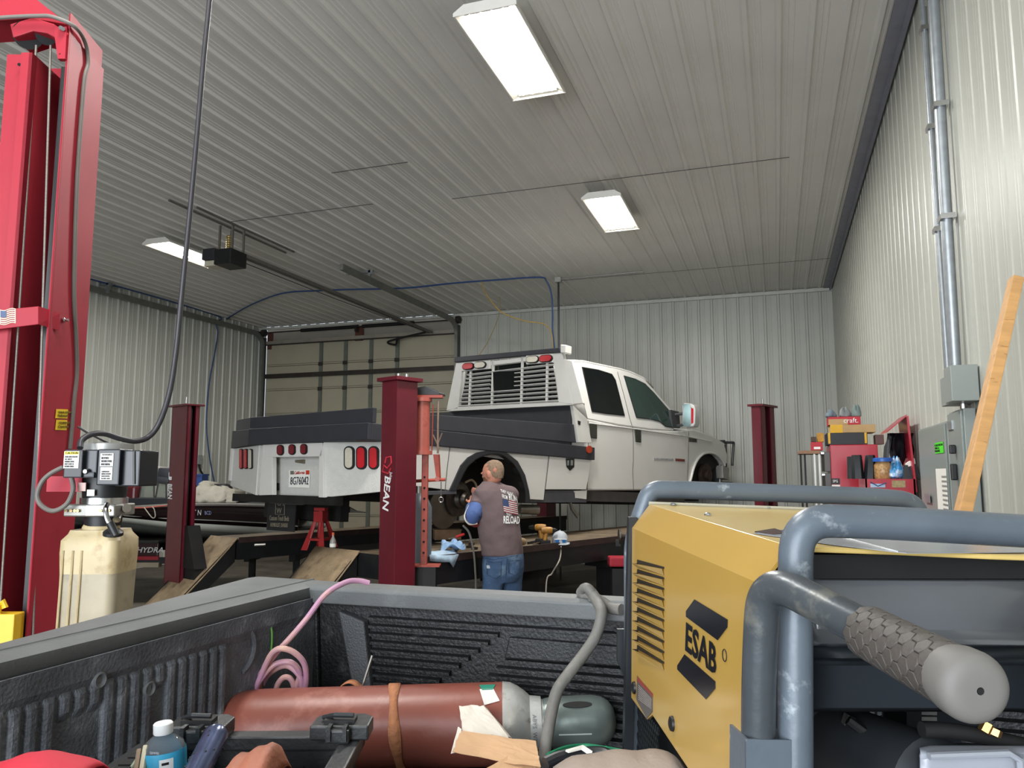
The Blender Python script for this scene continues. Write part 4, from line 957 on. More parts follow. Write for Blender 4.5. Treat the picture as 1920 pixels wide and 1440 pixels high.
def channel_post(pxl, pxm, pxr, py, dep, ytop, caph, letters=None):
    q = LF.A(pxm, py, dep); s1, t1 = q.x, q.y; zt_ = LF.L(pxm, ytop, 1, t1).z
    ty = LF.L(pxl, py, 0, s1).y; sx = LF.L(pxr, py, 1, t1).x; th = .012
    mb = MB()
    w = sx-s1
    # C section, open towards the camera side (-y)
    mb.span((s1, t1, 0), (s1+th, ty, zt_)).span((s1, ty-th, 0), (sx, ty, zt_)).span((sx-th, t1, 0), (sx, ty, zt_))
    mb.span((s1, t1, 0), (s1+w*.3, t1+th, zt_)).span((sx-w*.3, t1, 0), (sx, t1+th, zt_))
    p = lb(mb, 'lift_post'); MW[p.name] = LF.M
    MB().span((s1-.04, t1-.04, zt_), (sx+.04, ty+.04, zt_+caph), bev=.003).build('cap_plate', LM, p, LF)
    MB().cyl(((s1+sx)/2, (t1+ty)/2, zt_+caph), ((s1+sx)/2, (t1+ty)/2, zt_+caph+.09), .012).build('adjuster_stud', CHROME, p, LF)
    MB().cyl(((s1+sx)/2-.01, t1+.05, .5), ((s1+sx)/2-.01, t1+.05, zt_), .006).build('latch_rod', CHROME, p, LF)
    MB().span((s1+.03, t1+.03, .1), (s1+.07, t1+.1, zt_-.02)).build('safety_ladder', DARK, p, LF)
    return p, s1, t1, sx, ty
pB, sB, tB, sxB, tyB = channel_post(317, 346, 369, 889, 8.3, 760, .02)
quad_text('post_print', 'BEAN', LF.L(323, 908, 0, sB-.002), LF.L(323, 936, 0, sB-.002), LF.L(315, 907, 0, sB-.002), WPRINT, pB, LF, .002, bold=.02)
quad_text('post_print', 'J', LF.L(323, 885, 0, sB-.002), LF.L(322, 900, 0, sB-.002), LF.L(317, 885, 0, sB-.002), WPRINT, pB, LF, .002)
channel_post(1413, 1431, 1456, 889, 10.5, 762, .03)
qd = LF.A(1040, 889, 10.2)
lb(MB().span((5.25, 2.7, 0), (5.5, 2.9, 2.3)), 'lift_post')
RZ = .95
RW0, RW1 = -.58, .42
LW0, LW1 = 2.4, 3.0
TANM = M_('dusty runway top', '#6f604c', .75, 0, .3, 6, .2, 40, '#2e2822', .4, 2.5)
for (u0, u1) in ((RW0, RW1), (LW0, LW1)):
    r = lb(MB().span((-.42, u0, RZ-.22), (5.4, u1, RZ-.006)), 'runway', BLK); MW[r.name] = LF.M
    MB().span((-.42, u0+.01, RZ-.006), (5.4, u1-.01, RZ)).build('runway_top', TANM, r, LF)
    MB().span((-.42, u0-.012, RZ-.04), (5.4, u0, RZ+.02)).build('edge_rail', M_('worn edge steel', '#3a2a26', .6, .1, .3), r, LF)
# crossbeams, carriages
lb(MB().span((s0+.03, t0+.2, .12), (s0+.2, tB, .34)), 'crossbeam', DARK)
lb(MB().span((5.2, -.9, .42), (5.4, 2.7, .66)), 'crossbeam', DARK)
lb(MB().prism([(sB+.03, tB+.04, .66), (sB+.03, tB-.25, .66), (sB+.03, tB-.06, 1.1), (sB+.03, tB+.04, 1.1)], (.14, 0, 0)), 'carriage', DARK)
lb(MB().span((sB+.05, tB-.22, .3), (sB+.2, tB+.05, .66)), 'carriage', DARK)
# legs of runways touching the floor blocks (pedestal jacks)
for s_ in (.9, 2.6):
    lb(MB().span((s_, RW0+.1, 0), (s_+.28, RW0+.42, RZ-.22)).span((s_-.25, RW0+.1, RZ-.32), (s_+.55, RW0+.4, RZ-.22)), 'pedestal', DARK)
# approach ramps: bent plate
RAMPM = M_('rusty tread ramp', '#9a8568', .75, .05, .2, 14, .8, 130, '#6b5943', .35, 6)
def ramp(c0, c1, c2, c3):
    "four top/bottom px corners; top edge left,right at RZ; slides down to the floor"
    A_, B_ = c0, c1; mb = MB(); n = 10; g = []
    for i in range(n+1):
        f = i/n; s_ = -.42-1.0*f; z_ = RZ+.005-(RZ-.03)*f-.03*math.sin(math.pi*f)
        if i == 0: z_ = RZ+.008
        g.append([V((s_+.10*(1-f)*0, A_+(B_-A_)*k/4, z_)) for k in range(5)])
    o = lb(mb.sheet(g), 'ramp', RAMPM, smooth=True, sol=.012); MW[o.name] = LF.M
    for y in (A_+.01, B_-.01):
        MB().prism([(-.44, y, RZ-.01), (-1.40, y, .03), (-1.25, y, .01), (-.44, y, RZ-.24)], (0, .01, 0)).build('ramp_web', DARK, o, LF)
    return o
ra = LF.P(575, 1027, (0, 0, RZ), (0, 0, 1)); rb_ = LF.P(663, 1035, (0, 0, RZ), (0, 0, 1))
ramp(.30, .98, 0, 0); ramp(2.42, 3.0, 0, 0)
lb(MB().span((-.40, .43, RZ-.2), (.8, 1.0, RZ-.012)), 'runway_extension', DARK)

# ================================================================ orange pneumatic jack post clamped to the near runway
OR1 = M_('faded salmon enamel', '#a5564a', .42, 0, .14, 6, dirt='#6b3428', dirt_amt=.2)
OR2 = M_('oxide red steel', '#9a4030', .5, 0, .2, 8, dirt='#4e2a22', dirt_amt=.25)
ds = 6.25
sc_ = lambda px, py, d=ds: AT(px, py, d)
t = thing('spring_compressor', 'salmon red pneumatic spring compressor standing beside the near lift post', 'spring compressor', loc=sc_(798, 1058))
def wb(mb, name, m, **k): return mb.build(name, m, t, WORLD, **k)
up = V((0, 0, 1))
c0 = sc_(791, 848); c1 = sc_(795, 750)
base = V((c0.x, c0.y, sc_(795, 1057).z))
wb(MB().cyl((c0.x, c0.y, c0.z), (c0.x, c0.y, c1.z), .062, n=28), 'air_cylinder', OR1, smooth=True)
wb(MB().cyl((c0.x, c0.y, c0.z-.02), (c0.x, c0.y, c0.z+.012), .085, n=24).cyl((c0.x, c0.y, c1.z-.01), (c0.x, c0.y, c1.z+.02), .078, n=24), 'end_flange', OR1, smooth=True)
fR = CR; 
wb(MB().box(V((c0.x, c0.y, c1.z+.03))+fR*.045, (.24, .1, .022), Matrix.Rotation(YAW, 3, 'Z')), 'top_bracket', OR2)
k = V((c0.x, c0.y, c1.z+.045))
wb(MB().prism([k+fR*-.07, k+fR*.14, k+fR*.135+up*.02, k+fR*.02+up*.075, k+fR*-.07+up*.06], V((0, .12, 0))), 'control_housing', BLK, bev=.004)
px_ = fR*.028
wb(MB().box(V((c0.x, c0.y, (c0.z+base.z)/2))+px_, (.05, .05, c0.z-base.z), Matrix.Rotation(YAW, 3, 'Z')), 'column', OR2, bev=.004)
for kk in range(8): wb(MB().cyl(V((c0.x, c0.y, base.z+.1+kk*.085))+px_+V((.008, -.03, 0)), V((c0.x, c0.y, base.z+.1+kk*.085))+px_+V((.008, -.024, 0)), .009, n=10), 'pin_hole', INK)
wb(MB().box(base+px_, (.26, .16, .012), Matrix.Rotation(YAW, 3, 'Z')), 'base_plate', OR2)
g1, g2 = sc_(822, 752), sc_(821, 850)
wb(MB().tube([g1, sc_(821, 800), g2], .009, 8).tube([sc_(829, 812), sc_(819, 838)], .006, 6).tube([sc_(812, 815), sc_(825, 843)], .006, 6), 'linkage', M_('worn link steel', '#8a7566', .45, .4, .3), smooth=True)
wb(MB().tube([sc_(812, 758), sc_(810, 845)], .005, 6), 'guide_rod', OR2)
wb(MB().prism([sc_(812, 852), sc_(822, 852), sc_(824, 898), sc_(818, 898)], V((0, .03, 0))), 'hook_arm', OR2)
wb(MB().tube([sc_(778, 902), sc_(835, 899)], .013, 8), 'cross_arm', OR2, smooth=True)
wb(MB().cyl(sc_(820, 898, ds-.04), sc_(820, 898, ds+.04), .02), 'pivot', OR1, smooth=True)
wb(MB().tube([sc_(827, 903), sc_(827, 930)], .004, 6), 'safety_chain', CHROME)
ringp = [sc_(827+4*math.cos(a*.5), 937+5*math.sin(a*.5)) for a in range(14)]
wb(MB().tube(ringp, .004, 6), 'pull_ring', CHROME)
# floor pedestal holding the base
bp = base+px_
tagged = thing('steel_stand', 'black steel stand under the spring compressor against the near runway', 'stand', loc=(bp.x, bp.y, 0))
MB().box((bp.x, bp.y, (bp.z-.006)/2), (.2, .14, bp.z-.008), Matrix.Rotation(YAW, 3, 'Z')).build('pedestal', DARK, tagged, WORLD)
MB().box((bp.x, bp.y, .01), (.3, .24, .02), Matrix.Rotation(YAW, 3, 'Z')).build('foot_plate', BLK, tagged, WORLD)
# grey oxygen style cylinder behind the near post with white letters
gc = AT(785, 1000, 6.55)
t = thing('grey_cylinder', 'grey gas bottle half hidden behind the near lift post', 'gas cylinder', loc=(gc.x, gc.y, 0))
zt_ = AT(785, 925, 6.55).z
MB().lathe((gc.x, gc.y, .0), (0, 0, 1), [(0, .10), (.02, .11), (zt_-.12, .11), (zt_-.03, .07), (zt_, .03)], 24).build('bottle_body', M_('grey bottle enamel', '#5c6368', .4, 0, .15), t, WORLD, smooth=True)
MB().cyl((gc.x, gc.y, zt_), (gc.x, gc.y, zt_+.06), .02).build('valve', ALU, t, WORLD)

# ================================================================ clutter on the runways
def onrun(px, py, z=RZ+.002): return LF.M @ LF.P(px, py, (0, 0, z), (0, 0, 1))
def draped(name, corners, m, label, cat='rag', seed=1, sag=.0, group=None, amp=.012, n=12, drop=None):
    "cloth: bilinear sheet over 4 world corners with folds"
    rnd = random.Random(seed); a, b, c, d = [V(p) for p in corners]; g = []
    ph = [rnd.uniform(0, 6) for _ in range(4)]
    for i in range(n+1):
        r = []
        for j in range(n+1):
            u, v = i/n, j/n; p = (a*(1-u)+b*u)*(1-v)+(d*(1-u)+c*u)*v
            z = amp*(1+math.sin(9*u+4*v+ph[0]))*.5+amp*(1+math.sin(13*v-5*u+ph[1]))*.5
            r.append(p+V((0, 0, z))+V((rnd.uniform(-1, 1), rnd.uniform(-1, 1), 0))*.003)
        g.append(r)
    if drop:
        for r in g:
            for k_, p in enumerate(r): pass
    o = MB().sheet(g).build(name, m, smooth=True, angle=180, sol=.004); tag(o, label, cat, group); return o
TOWEL = M_('pale blue shop towel', '#a9bfd2', .85, 0, .12, 20, .3, 60)
e = RW0-.018
def edge_pt(px, dz=0):
    q = LF.L(px, 1040, 1, e); q.z = RZ+.025+dz; return LF.M @ q
def face_pt(px, py): return LF.M @ LF.L(px, py, 1, e-.006)
A0 = onrun(808, 1030, RZ+.04); A1 = onrun(858, 1031, RZ+.04)
draped('shop_towel', [face_pt(806, 1050), face_pt(860, 1042), onrun(852, 1032, RZ+.035), onrun(806, 1034, RZ+.035)], TOWEL, 'pale blue shop towel at the runway edge beside the compressor post', seed=2, amp=.004)
t_ = MB().sheet([[face_pt(806, 1040), face_pt(806, 1052)], [face_pt(825, 1041), face_pt(827, 1054)], [face_pt(840, 1041), face_pt(843, 1054)], [face_pt(860, 1040), face_pt(850, 1064)]])
tag(t_.build('shop_towel', TOWEL, smooth=True, sol=.005), 'corner of pale blue shop towel hanging down over the runway edge', 'rag')
draped('shop_towel', [onrun(826, 1034, RZ+.03), onrun(873, 1036, RZ+.03), onrun(862, 1024, RZ+.03), onrun(828, 1024, RZ+.03)], M_('blue shop towel', '#8fb0d4', .85, 0, .15, 20), 'bluer crumpled shop towel lying behind the hanging one on the runway', seed=5, amp=.035)
# red handled tool, dirty box
p = onrun(850, 1022, RZ+.03)
def rodthing(name, label, cat, pts, r, m, tip=None, tipm=None, tipname='handle'):
    t = thing(name, label, cat, loc=pts[0]); MB().tube(pts, r, 8).build('shaft', m, t, WORLD, smooth=True)
    if tip: MB().tube(tip, r*2.2, 10).build(tipname, tipm, t, WORLD, smooth=True)
    return t
up3 = V((0, 0, .045))
rodthing('screwdriver', 'red handled screwdriver resting across the blue towels', 'screwdriver', [onrun(842, 1030)+up3*2.2, onrun(855, 1027)+up3*2.2], .006, CHROME, [onrun(855, 1027)+up3*2.2, onrun(869, 1021)+up3*2.2], M_('red handle', '#b3262c', .4))
c = onrun(838, 1012)
t = thing('greasy_box', 'greasy tan parts box on the runway behind the blue towels', 'box', loc=c)
MB().box(c+V((0, 0, .055)), (.28, .2, .1), Matrix.Rotation(YAW+.2, 3, 'Z'), .006).build('carton', M_('greasy cardboard', '#7b6047', .8, 0, .35, 9), t, WORLD)
MB().box(c+V((0, 0, .108)), (.29, .21, .012), Matrix.Rotation(YAW+.2, 3, 'Z')).build('lid', M_('greasy cardboard', '#7b6047', .8, 0, .35, 9), t, WORLD)
c = face_pt(785, 1024)
rc = AT(786, 1022, 5.95)
for k, (px, py) in enumerate([(880, 1027), (890, 1030), (884, 1022)]):
    c = onrun(px, py); tag(one('lathe', c, (0, 0, 1), [(0, .03), (.02, .032), (.022, .018), (.006, .016)], 16).build('bearing_race', RH, smooth=True), ['steel bearing ring lying left of the mechanic on the runway', 'steel bearing ring nearest the mechanic’s elbow on the runway', 'steel bearing ring furthest back on the runway beside the mechanic'][k], 'bearing', 'bearing parts on the runway')
# right of the mechanic: hammer head, tools, drills, cap and glasses
c = onrun(983, 1018, RZ+.03)
tag(MB().lathe(c+V((0, 0, .01)), (-.3, -.9, .2), [(0, .03), (.02, .034), (.1, .034), (.12, .02)], 18).build('socket', M_('tan worn socket', '#9a8466', .5, .2, .25), smooth=True), 'large tan round socket on the runway just right of the mechanic', 'socket')
for k, ((x0, y0), (x1, y1)) in enumerate([((990, 1018), (1008, 1014)), ((1000, 1021), (1018, 1017)), ((1008, 1012), (1022, 1013))]):
    tag(MB().tube([onrun(x0, y0, RZ+.015), onrun(x1, y1, RZ+.015)], .011, 8).build('hand_tool', DARK if k != 1 else CHROME, smooth=True), ['dark wrench lying nearest the tan socket on the runway', 'bright wrench lying in front of the drills on the runway', 'short dark punch lying under the left drill'][k], 'wrench')
def drill(c, ang, label, s=1, flip=1):
    t = thing('cordless_drill', label, 'drill', loc=c, group='yellow cordless drills'); R = Matrix.Rotation(ang, 3, 'Z')
    Y_ = M_('drill amber', '#a37431', .45, 0, .35, 30)
    P = lambda x, y, z: c+R @ V((x*s, y*s, z*s))
    MB().lathe(P(-.07, 0, .14), R @ V((1, 0, 0)), [(0, .028), (.03, .034), (.09, .034), (.11, .028)], 16).build('motor_housing', Y_, t, WORLD, smooth=True)
    MB().lathe(P(.04, 0, .14), R @ V((1, 0, 0)), [(0, .024), (.03, .02), (.05, .012)], 14).build('chuck', BLK, t, WORLD, smooth=True)
    MB().tube([P(-.02, 0, .12), P(-.03, 0, .06), P(-.035, 0, .03)], .02*s, 10).build('grip', Y_, t, WORLD, smooth=True)
    MB().box(P(-.03, 0, .022), (.10*s, .06*s, .042*s), R, .006).build('battery', BLK, t, WORLD)
drill(onrun(1009, 1019), YAW+2.9, 'yellow cordless drill standing upright at the left of the pair by the cap', 1.15)
c = onrun(1028, 1021); 
drill(c, YAW+.1, 'yellow cordless drill right beside the grey baseball cap', 1.0)
c = onrun(1050, 1019)
t = thing('baseball_cap', 'light grey baseball cap on the runway with blue sunglasses on it', 'cap', loc=c)
CAPM = M_('light grey cap cloth', '#aab0b5', .85, 0, .1, 30, .2, 120)
rr = []; mb = MB(); n = 20
for z, r in ((.0, .078), (.03, .082), (.07, .076), (.1, .06), (.12, .035), (.127, .008)): rr.append(mb.ring(c+V((0, 0, z)), V((1, 0, 0)), V((0, 1, 0)), r, r*1.1, n))
mb.rings(rr); mb.build('crown', CAPM, t, WORLD, smooth=True)
fw = -(CF.copy()); fw.z = 0; fw.normalize(); sd = CR
mb = MB(); g = []
for i in range(9):
    a_ = (i/8-.5)*math.pi*.9; g.append([c+fw*(.07*math.cos(a_)+.06*k/3*max(math.cos(a_), .1))+sd*(.078*math.sin(a_)+.02)+V((0, 0, .012-.006*k+.002)) for k in range(4)])
mb.sheet(g).build('brim', CAPM, t, WORLD, smooth=True, sol=.004)
MB().ball(c+V((0, 0, .129)), .007).build('button', CAPM, t, WORLD)
g0 = c+fw*.092+V((0, 0, .045))
t = thing('sunglasses', 'white framed sunglasses with blue lenses resting on the grey cap', 'sunglasses', loc=g0)
for s_ in (-1, 1): MB().prism([g0+sd*(s_*.012), g0+sd*(s_*.055), g0+sd*(s_*.05)+V((0, 0, -.03)), g0+sd*(s_*.02)+V((0, 0, -.03))], fw*.004).build('lens', M_('blue mirror lens', '#2f6fb5', .1, .4), t, WORLD)
MB().tube([g0-sd*.062+V((0, 0, .003))-fw*.05, g0-sd*.06+V((0, 0, .003)), g0+V((0, 0, .004)), g0+sd*.06+V((0, 0, .003)), g0+sd*.062+V((0, 0, .003))-fw*.05], .004, 6).build('frame', PAPER, t, WORLD, smooth=True)
cp = [onrun(1052, 1025, RZ+.03)]+[face_pt(1052, 1030)]+[AT(x, y, 6.6) for x, y in ((1049, 1050), (1035, 1075), (1024, 1100))]
cp.append(V((cp[-1].x, cp[-1].y, .01))); tag(MB().tube(smooth_path(cp), .006, 8).build('extension_cord', M_('tan cord', '#948c80', .6), smooth=True), 'thin pale cord hanging from the runway by the cap to the floor', 'cord')
hp_ = [AT(x, y, 6.75) for x, y in ((868, 985), (880, 1000), (888, 1035), (891, 1070), (892, 1105))]; hp_.append(V((hp_[-1].x, hp_[-1].y, .01)))
tag(MB().tube(smooth_path(hp_), .009, 8).build('air_hose', M_('grey work hose', '#77736c', .5), smooth=True), 'grey hose running down in front of the runway left of the mechanic', 'hose')
# disc on a shaft at the right end, by the generator
c = AT(1160, 1006, 7.4); t = thing('hand_winch_wheel', 'round worn steel disc on a stub shaft at the right end of the runway', 'winch', loc=c)
MB().lathe(c, CR, [(0, .07), (.015, .075), (.02, .03), (.07, .02), (.07, .03), (.1, .03)], 20).build('disc', RH, t, WORLD, smooth=True)
MB().box((c.x, c.y, c.z-.06), (.05, .05, .06)).build('bracket', DARK, t, WORLD)
# red jack beyond
jc = AT(1160, 1052, 8.2); t = thing('floor_jack', 'red floor jack on the floor behind the right end of the lift', 'jack', loc=(jc.x, jc.y, 0))
MB().box((jc.x, jc.y, jc.z), (.22, .2, .1), Matrix.Rotation(YAW, 3, 'Z'), .02).build('jack_body', REDC, t, WORLD)
MB().box((jc.x, jc.y, jc.z/2-.03), (.16, .16, jc.z-.08), Matrix.Rotation(YAW, 3, 'Z')).build('chassis', DARK, t, WORLD)
# jack stand between the wheels
jb = LF.M @ LF.L(600, 1024, 1, 1.05)
t = thing('jack_stand', 'red jack stand under the rear of the flatbed', 'jack stand', loc=(jb.x, jb.y, RZ-.03))
jt = AT(600, 955, (jb-CP).dot(CF)); R_ = M_('dark jack red', '#8c1a1c', .45, 0, .15)
zb_, zt2_ = RZ-.03, jt.z
for dx, dy in ((-1, -1), (1, -1), (1, 1), (-1, 1)):
    MB().prism([V((jb.x+dx*.13, jb.y+dy*.13, zb_)), V((jb.x+dx*.13-dx*.07, jb.y+dy*.13, zb_)), V((jb.x+dx*.02, jb.y+dy*.03, zt2_-.1)), V((jb.x+dx*.05, jb.y+dy*.04, zt2_-.1))], (0, .01, 0)).build('leg', R_, t, WORLD)
MB().box((jb.x, jb.y, zb_+.1), (.2, .2, .02)).box((jb.x, jb.y, zt2_-.07), (.1, .1, .1)).build('collar', R_, t, WORLD)
MB().cyl((jb.x, jb.y, zb_+.05), (jb.x, jb.y, zt2_), .025).build('post', R_, t, WORLD)
MB().box((jb.x, jb.y, zt2_), (.12, .06, .03)).build('saddle', R_, t, WORLD)
# little bottle, pens on the ramp end
bc = LF.M @ LF.L(624, 1031, 0, -.40); bc.z = RZ+.012
t = thing('small_bottle', 'small clear bottle with orange cap standing on top of the right ramp', 'bottle', loc=bc)
MB().lathe(bc, (0, 0, 1), [(0, .028), (.05, .03), (.07, .026), (.1, .010), (.115, .010)], 18).build('bottle_body', M_('clear plastic', '#c9c6be', .15, 0, .1, trans=.5), t, WORLD, smooth=True)
MB().lathe(bc+V((0, 0, .115)), (0, 0, 1), [(0, .014), (.025, .012)], 14).build('cap', M_('orange cap', '#c85a34', .4), t, WORLD, smooth=True)
MB().lathe(bc+V((0, 0, .008)), (0, 0, 1), [(0, .0305), (.03, .0308)], 18).build('label', PAPER, t, WORLD, smooth=True)
a, b = LF.M @ LF.P(477, 1022, (0, 0, RZ+.02), (0, 0, 1)), LF.M @ LF.P(497, 1021, (0, 0, RZ+.02), (0, 0, 1))
tag(MB().tube([a, b], .012, 8).build('torch_handle', ALU, smooth=True), 'small bright torch handle lying on the far runway near the left ramp', 'hand tool')

# ================================================================ bass boat on its trailer behind the lift
BF = Frame(AT(400, 950, 10.3), (math.cos(YAW), math.sin(YAW), 0), (-math.sin(YAW), math.cos(YAW), 0))
bo = thing('bass_boat', 'black and maroon bass boat with grey stripe parked behind the left lift post', 'boat', BF)
def bb(mb, name, m, **k): return mb.build(name, m, bo, BF, **k)
BP = lambda x, y, d=0: BF.L(x, y, 1, d)
gun = [BP(x, y) for x, y in ((60, 960), (150, 956), (237, 952), (307, 948), (360, 946), (430, 946), (498, 948), (562, 951))]
st = [BP(x, y) for x, y in ((60, 958), (150, 964), (237, 971), (307, 978), (360, 981), (430, 985), (498, 989), (556, 996))]
sb_ = [BP(x, y) for x, y in ((60, 962), (150, 970), (237, 982), (307, 990), (360, 995), (430, 999), (498, 1003), (556, 1003))]
kl = [BP(x, y) for x, y in ((60, 990), (150, 1000), (237, 1012), (307, 1018), (360, 1020), (430, 1021), (498, 1019), (550, 1008))]
BW = 1.7
def strip(A_, B_, dyA, dyB, name, m):
    mb = MB()
    for s_ in (0, 1):
        f = lambda p, dy: V((p.x, dy if not s_ else BW-dy, p.z))
        mb.sheet([[f(p, dyA), f(q, dyB)] for p, q in zip(A_, B_)])
    return bb(mb, name, m, smooth=True, sol=.02)
HB = M_('black maroon gelcoat', '#1d0f12', .18, 0, .1, coat=.6)
strip(gun, st, 0, .05, 'topsides', HB); strip(st, sb_, .05, .10, 'stripe', M_('grey gelcoat stripe', '#b3b4aa', .3, 0, .05)); strip(sb_, kl, .10, .45, 'hull_bottom', M_('dark grey hull', '#4a4c48', .3, 0, .1))
bb(MB().sheet([[V((p.x, .45, p.z)), V((p.x, BW/2, p.z-.08)), V((p.x, BW-.45, p.z))] for p in kl]), 'keel', DARK, sol=.02)
bb(MB().tube([p+V((0, -.01, 0)) for p in gun], .022, 8), 'rub_rail', M_('grey rub rail', '#77746e', .4), smooth=True)
bb(MB().tube([p.lerp(q, .8)+V((0, .035, 0)) for p, q in zip(gun, st)], .008, 6), 'pinstripe', M_('grey gelcoat stripe', '#9b9c92', .25))
bb(MB().sheet([[V((p.x, 0, p.z)), V((p.x, BW, p.z))] for p in gun]), 'deck', M_('dark carpet', '#2b2d30', .9), sol=.02)
a, b, c = BP(362, 956, -.0), BP(378, 956), BP(362, 966); off = V((0, -.0, 0))
dz = lambda p: V((p.x, .012+.05*(gun[4].z-p.z)/(gun[4].z-st[4].z)-.03, p.z))
quad_text('registration', 'T N', dz(a), dz(b), dz(c), WPRINT, bo, BF, .004, shear=.25)
a, b, c = BP(384, 958), BP(396, 958), BP(384, 965); quad_text('registration_decal', 'BCD', dz(a), dz(b), dz(c), M_('blue decal print', '#9aa6cf', .5), bo, BF, .004)
# console: windscreen panes, seats, cowl
for x0, x1 in ((261, 289), (292, 312)):
    f = bb(MB().tube([BP(x0, 934, .35), BP(x0+5, 905, .4), BP(x1, 907, .4), BP(x1, 934, .35), BP(x0, 934, .35)], .012, 6), 'windscreen_frame', BLK); MW[f.name] = BF.M
    MB().prism([BP(x0, 934, .35), BP(x0+5, 905, .4), BP(x1, 907, .4), BP(x1, 934, .35)], (0, .006, 0)).build('pane', M_('clear screen', '#aab0a6', .1, 0, .05, trans=.7), f, BF)
SEATM = M_('grey boat vinyl', '#8e8a85', .5, 0, .12); SEATD = M_('charcoal vinyl', '#33363c', .5)
for x0, y0, x1, y1, m, nm in ((262, 874, 300, 892, SEATM, 'seat_back'), (295, 878, 322, 898, SEATD, 'seat_back'), (264, 889, 318, 906, SEATD, 'seat_cushion')):
    a, b = BP(x0, y0, .55), BP(x1, y1, .55); bb(MB().box((a+b)/2+V((0, .15, 0)), (abs(b.x-a.x), .36, abs(a.z-b.z)), Matrix.Rotation(.12, 3, 'Y'), .03), nm, m, smooth=True)
a, b = BP(235, 911, .4), BP(262, 938, .4); bb(MB().box((a+b)/2, (abs(b.x-a.x), .3, abs(a.z-b.z)), None, .03), 'console', M_('maroon gelcoat', '#5c1f24', .3))
a, b = BP(228, 934, .2), BP(318, 948, .2); bb(MB().box((a+b)/2+V((0, .3, 0)), (abs(b.x-a.x), .7, abs(a.z-b.z)), None, .01), 'coaming', BLKS)
for x in (385, 402, 420): 
    a = BP(x, 918, .7); bb(MB().ball(a, .12, .14, .09), 'bow_seat', BLK, smooth=True)
# tarp thrown over the front
mb = MB(); n, k_ = 26, 8; rnd = random.Random(5); rr = []
x0, x1 = BP(352, 930, .3).x, BP(446, 930, .3).x
prof = [(352, 918), (365, 903), (376, 908), (388, 914), (402, 914), (416, 915), (428, 925), (440, 935), (446, 944)]
g = []
import bisect
for i in range(n+1):
    px = 352+94*i/n; j = min(max(bisect.bisect([p[0] for p in prof], px)-1, 0), len(prof)-2); (xa, ya), (xb_, yb_) = prof[j], prof[j+1]
    py = ya+(yb_-ya)*(px-xa)/(xb_-xa); top = BP(px, py, .4).z; bot = BP(px, 943, .05).z; r = []
    for q in range(k_+1):
        f = q/k_; x = BP(px, 930, .2).x; wv = .03*math.sin(i*1.3+q*.9)+.02*math.sin(i*.7-q*1.7)
        r.append(V((x+.02*math.sin(q+i), .06+.4*f+wv, bot+.005+(max(top-bot, .02))*math.sin(f*math.pi/2)+wv*.5*(1 if q else 0))))
    r.append(V((r[-1].x, .9, r[-1].z-.03))); g.append(r)
o = mb.sheet(g).build('boat_cover', M_('grey canvas', '#8f8b80', .85, 0, .12, 10, .3, 30), None, BF, smooth=True, angle=180, sol=.01); tag(o, 'rumpled grey canvas cover lying over the front of the boat', 'boat cover')
a, b = BP(362, 890, 1.2), BP(384, 911, 1.2)
t = thing('blue_bin', 'small blue bin by the wall outlet behind the boat cover', 'bin', BF); MB().box((a+b)/2, (abs(b.x-a.x), .25, abs(a.z-b.z)), None, .01).build('bin_body', M_('blue bin', '#24427e', .5), t, BF)
MB().box((a+b)/2+V((0, 0, abs(a.z-b.z)/2)), (abs(b.x-a.x)+.02, .27, .02)).build('bin_rim', M_('blue bin', '#24427e', .5), t, BF)
MB().span((a.x+.02, .0+(a.y+b.y)/2-.1, -BF.o.z), (b.x-.02, (a.y+b.y)/2+.1, b.z)).build('bin_stand', DARK, t, BF)
a = W(372, 862, 0, XL+.04); t = thing('wall_outlet', 'grey outlet box with cable on the left wall above the boat', 'outlet', loc=a)
MB().span((XL+.022, a.y-.06, a.z-.09), (XL+.09, a.y+.06, a.z+.09), bev=.004).build('box', GREYP, t, WORLD); MB().tube(smooth_path([V((XL+.06, a.y, a.z-.09)), V((XL+.1, a.y, a.z-.2)), V((XL+.12, a.y+.1, a.z-.35))]), .02, 8).build('cable', DARK, t, WORLD, smooth=True)
# grey bar leaning in the corner
a, b = W(455, 718, 1, YB-.3), W(455, 800, 1, YB-.3); tag(MB().cyl((a.x, YB-.3, a.z), (a.x-.05, YB-.45, 0), .03).build('steel_pole', M_('dull pole', '#5b594f', .5), smooth=True), 'dull steel pole standing in the back left corner', 'pole')
# red line of the tie down strap with hook
a = BP(205, 955, -.15); b = BP(307, 949, -.05); tag(MB().tube([BP(205, 953, -.15), BP(270, 952, -.06), BP(312, 948, -.05)], .010, 6).build('tie_rope', M_('faded red strap', '#b0584c', .7), None, BF), 'faded red tie-down strap stretched along the boat side', 'strap')
tag(MB().tube(smooth_path([BP(x, y, -.08) for x, y in ((270, 951), (278, 962), (286, 971), (291, 968), (289, 955), (285, 950))]), .007, 6).build('rope_loop', M_('pale rope', '#a9a596', .8), None, BF, smooth=True), 'pale rope loop dangling from the boat rail', 'rope')
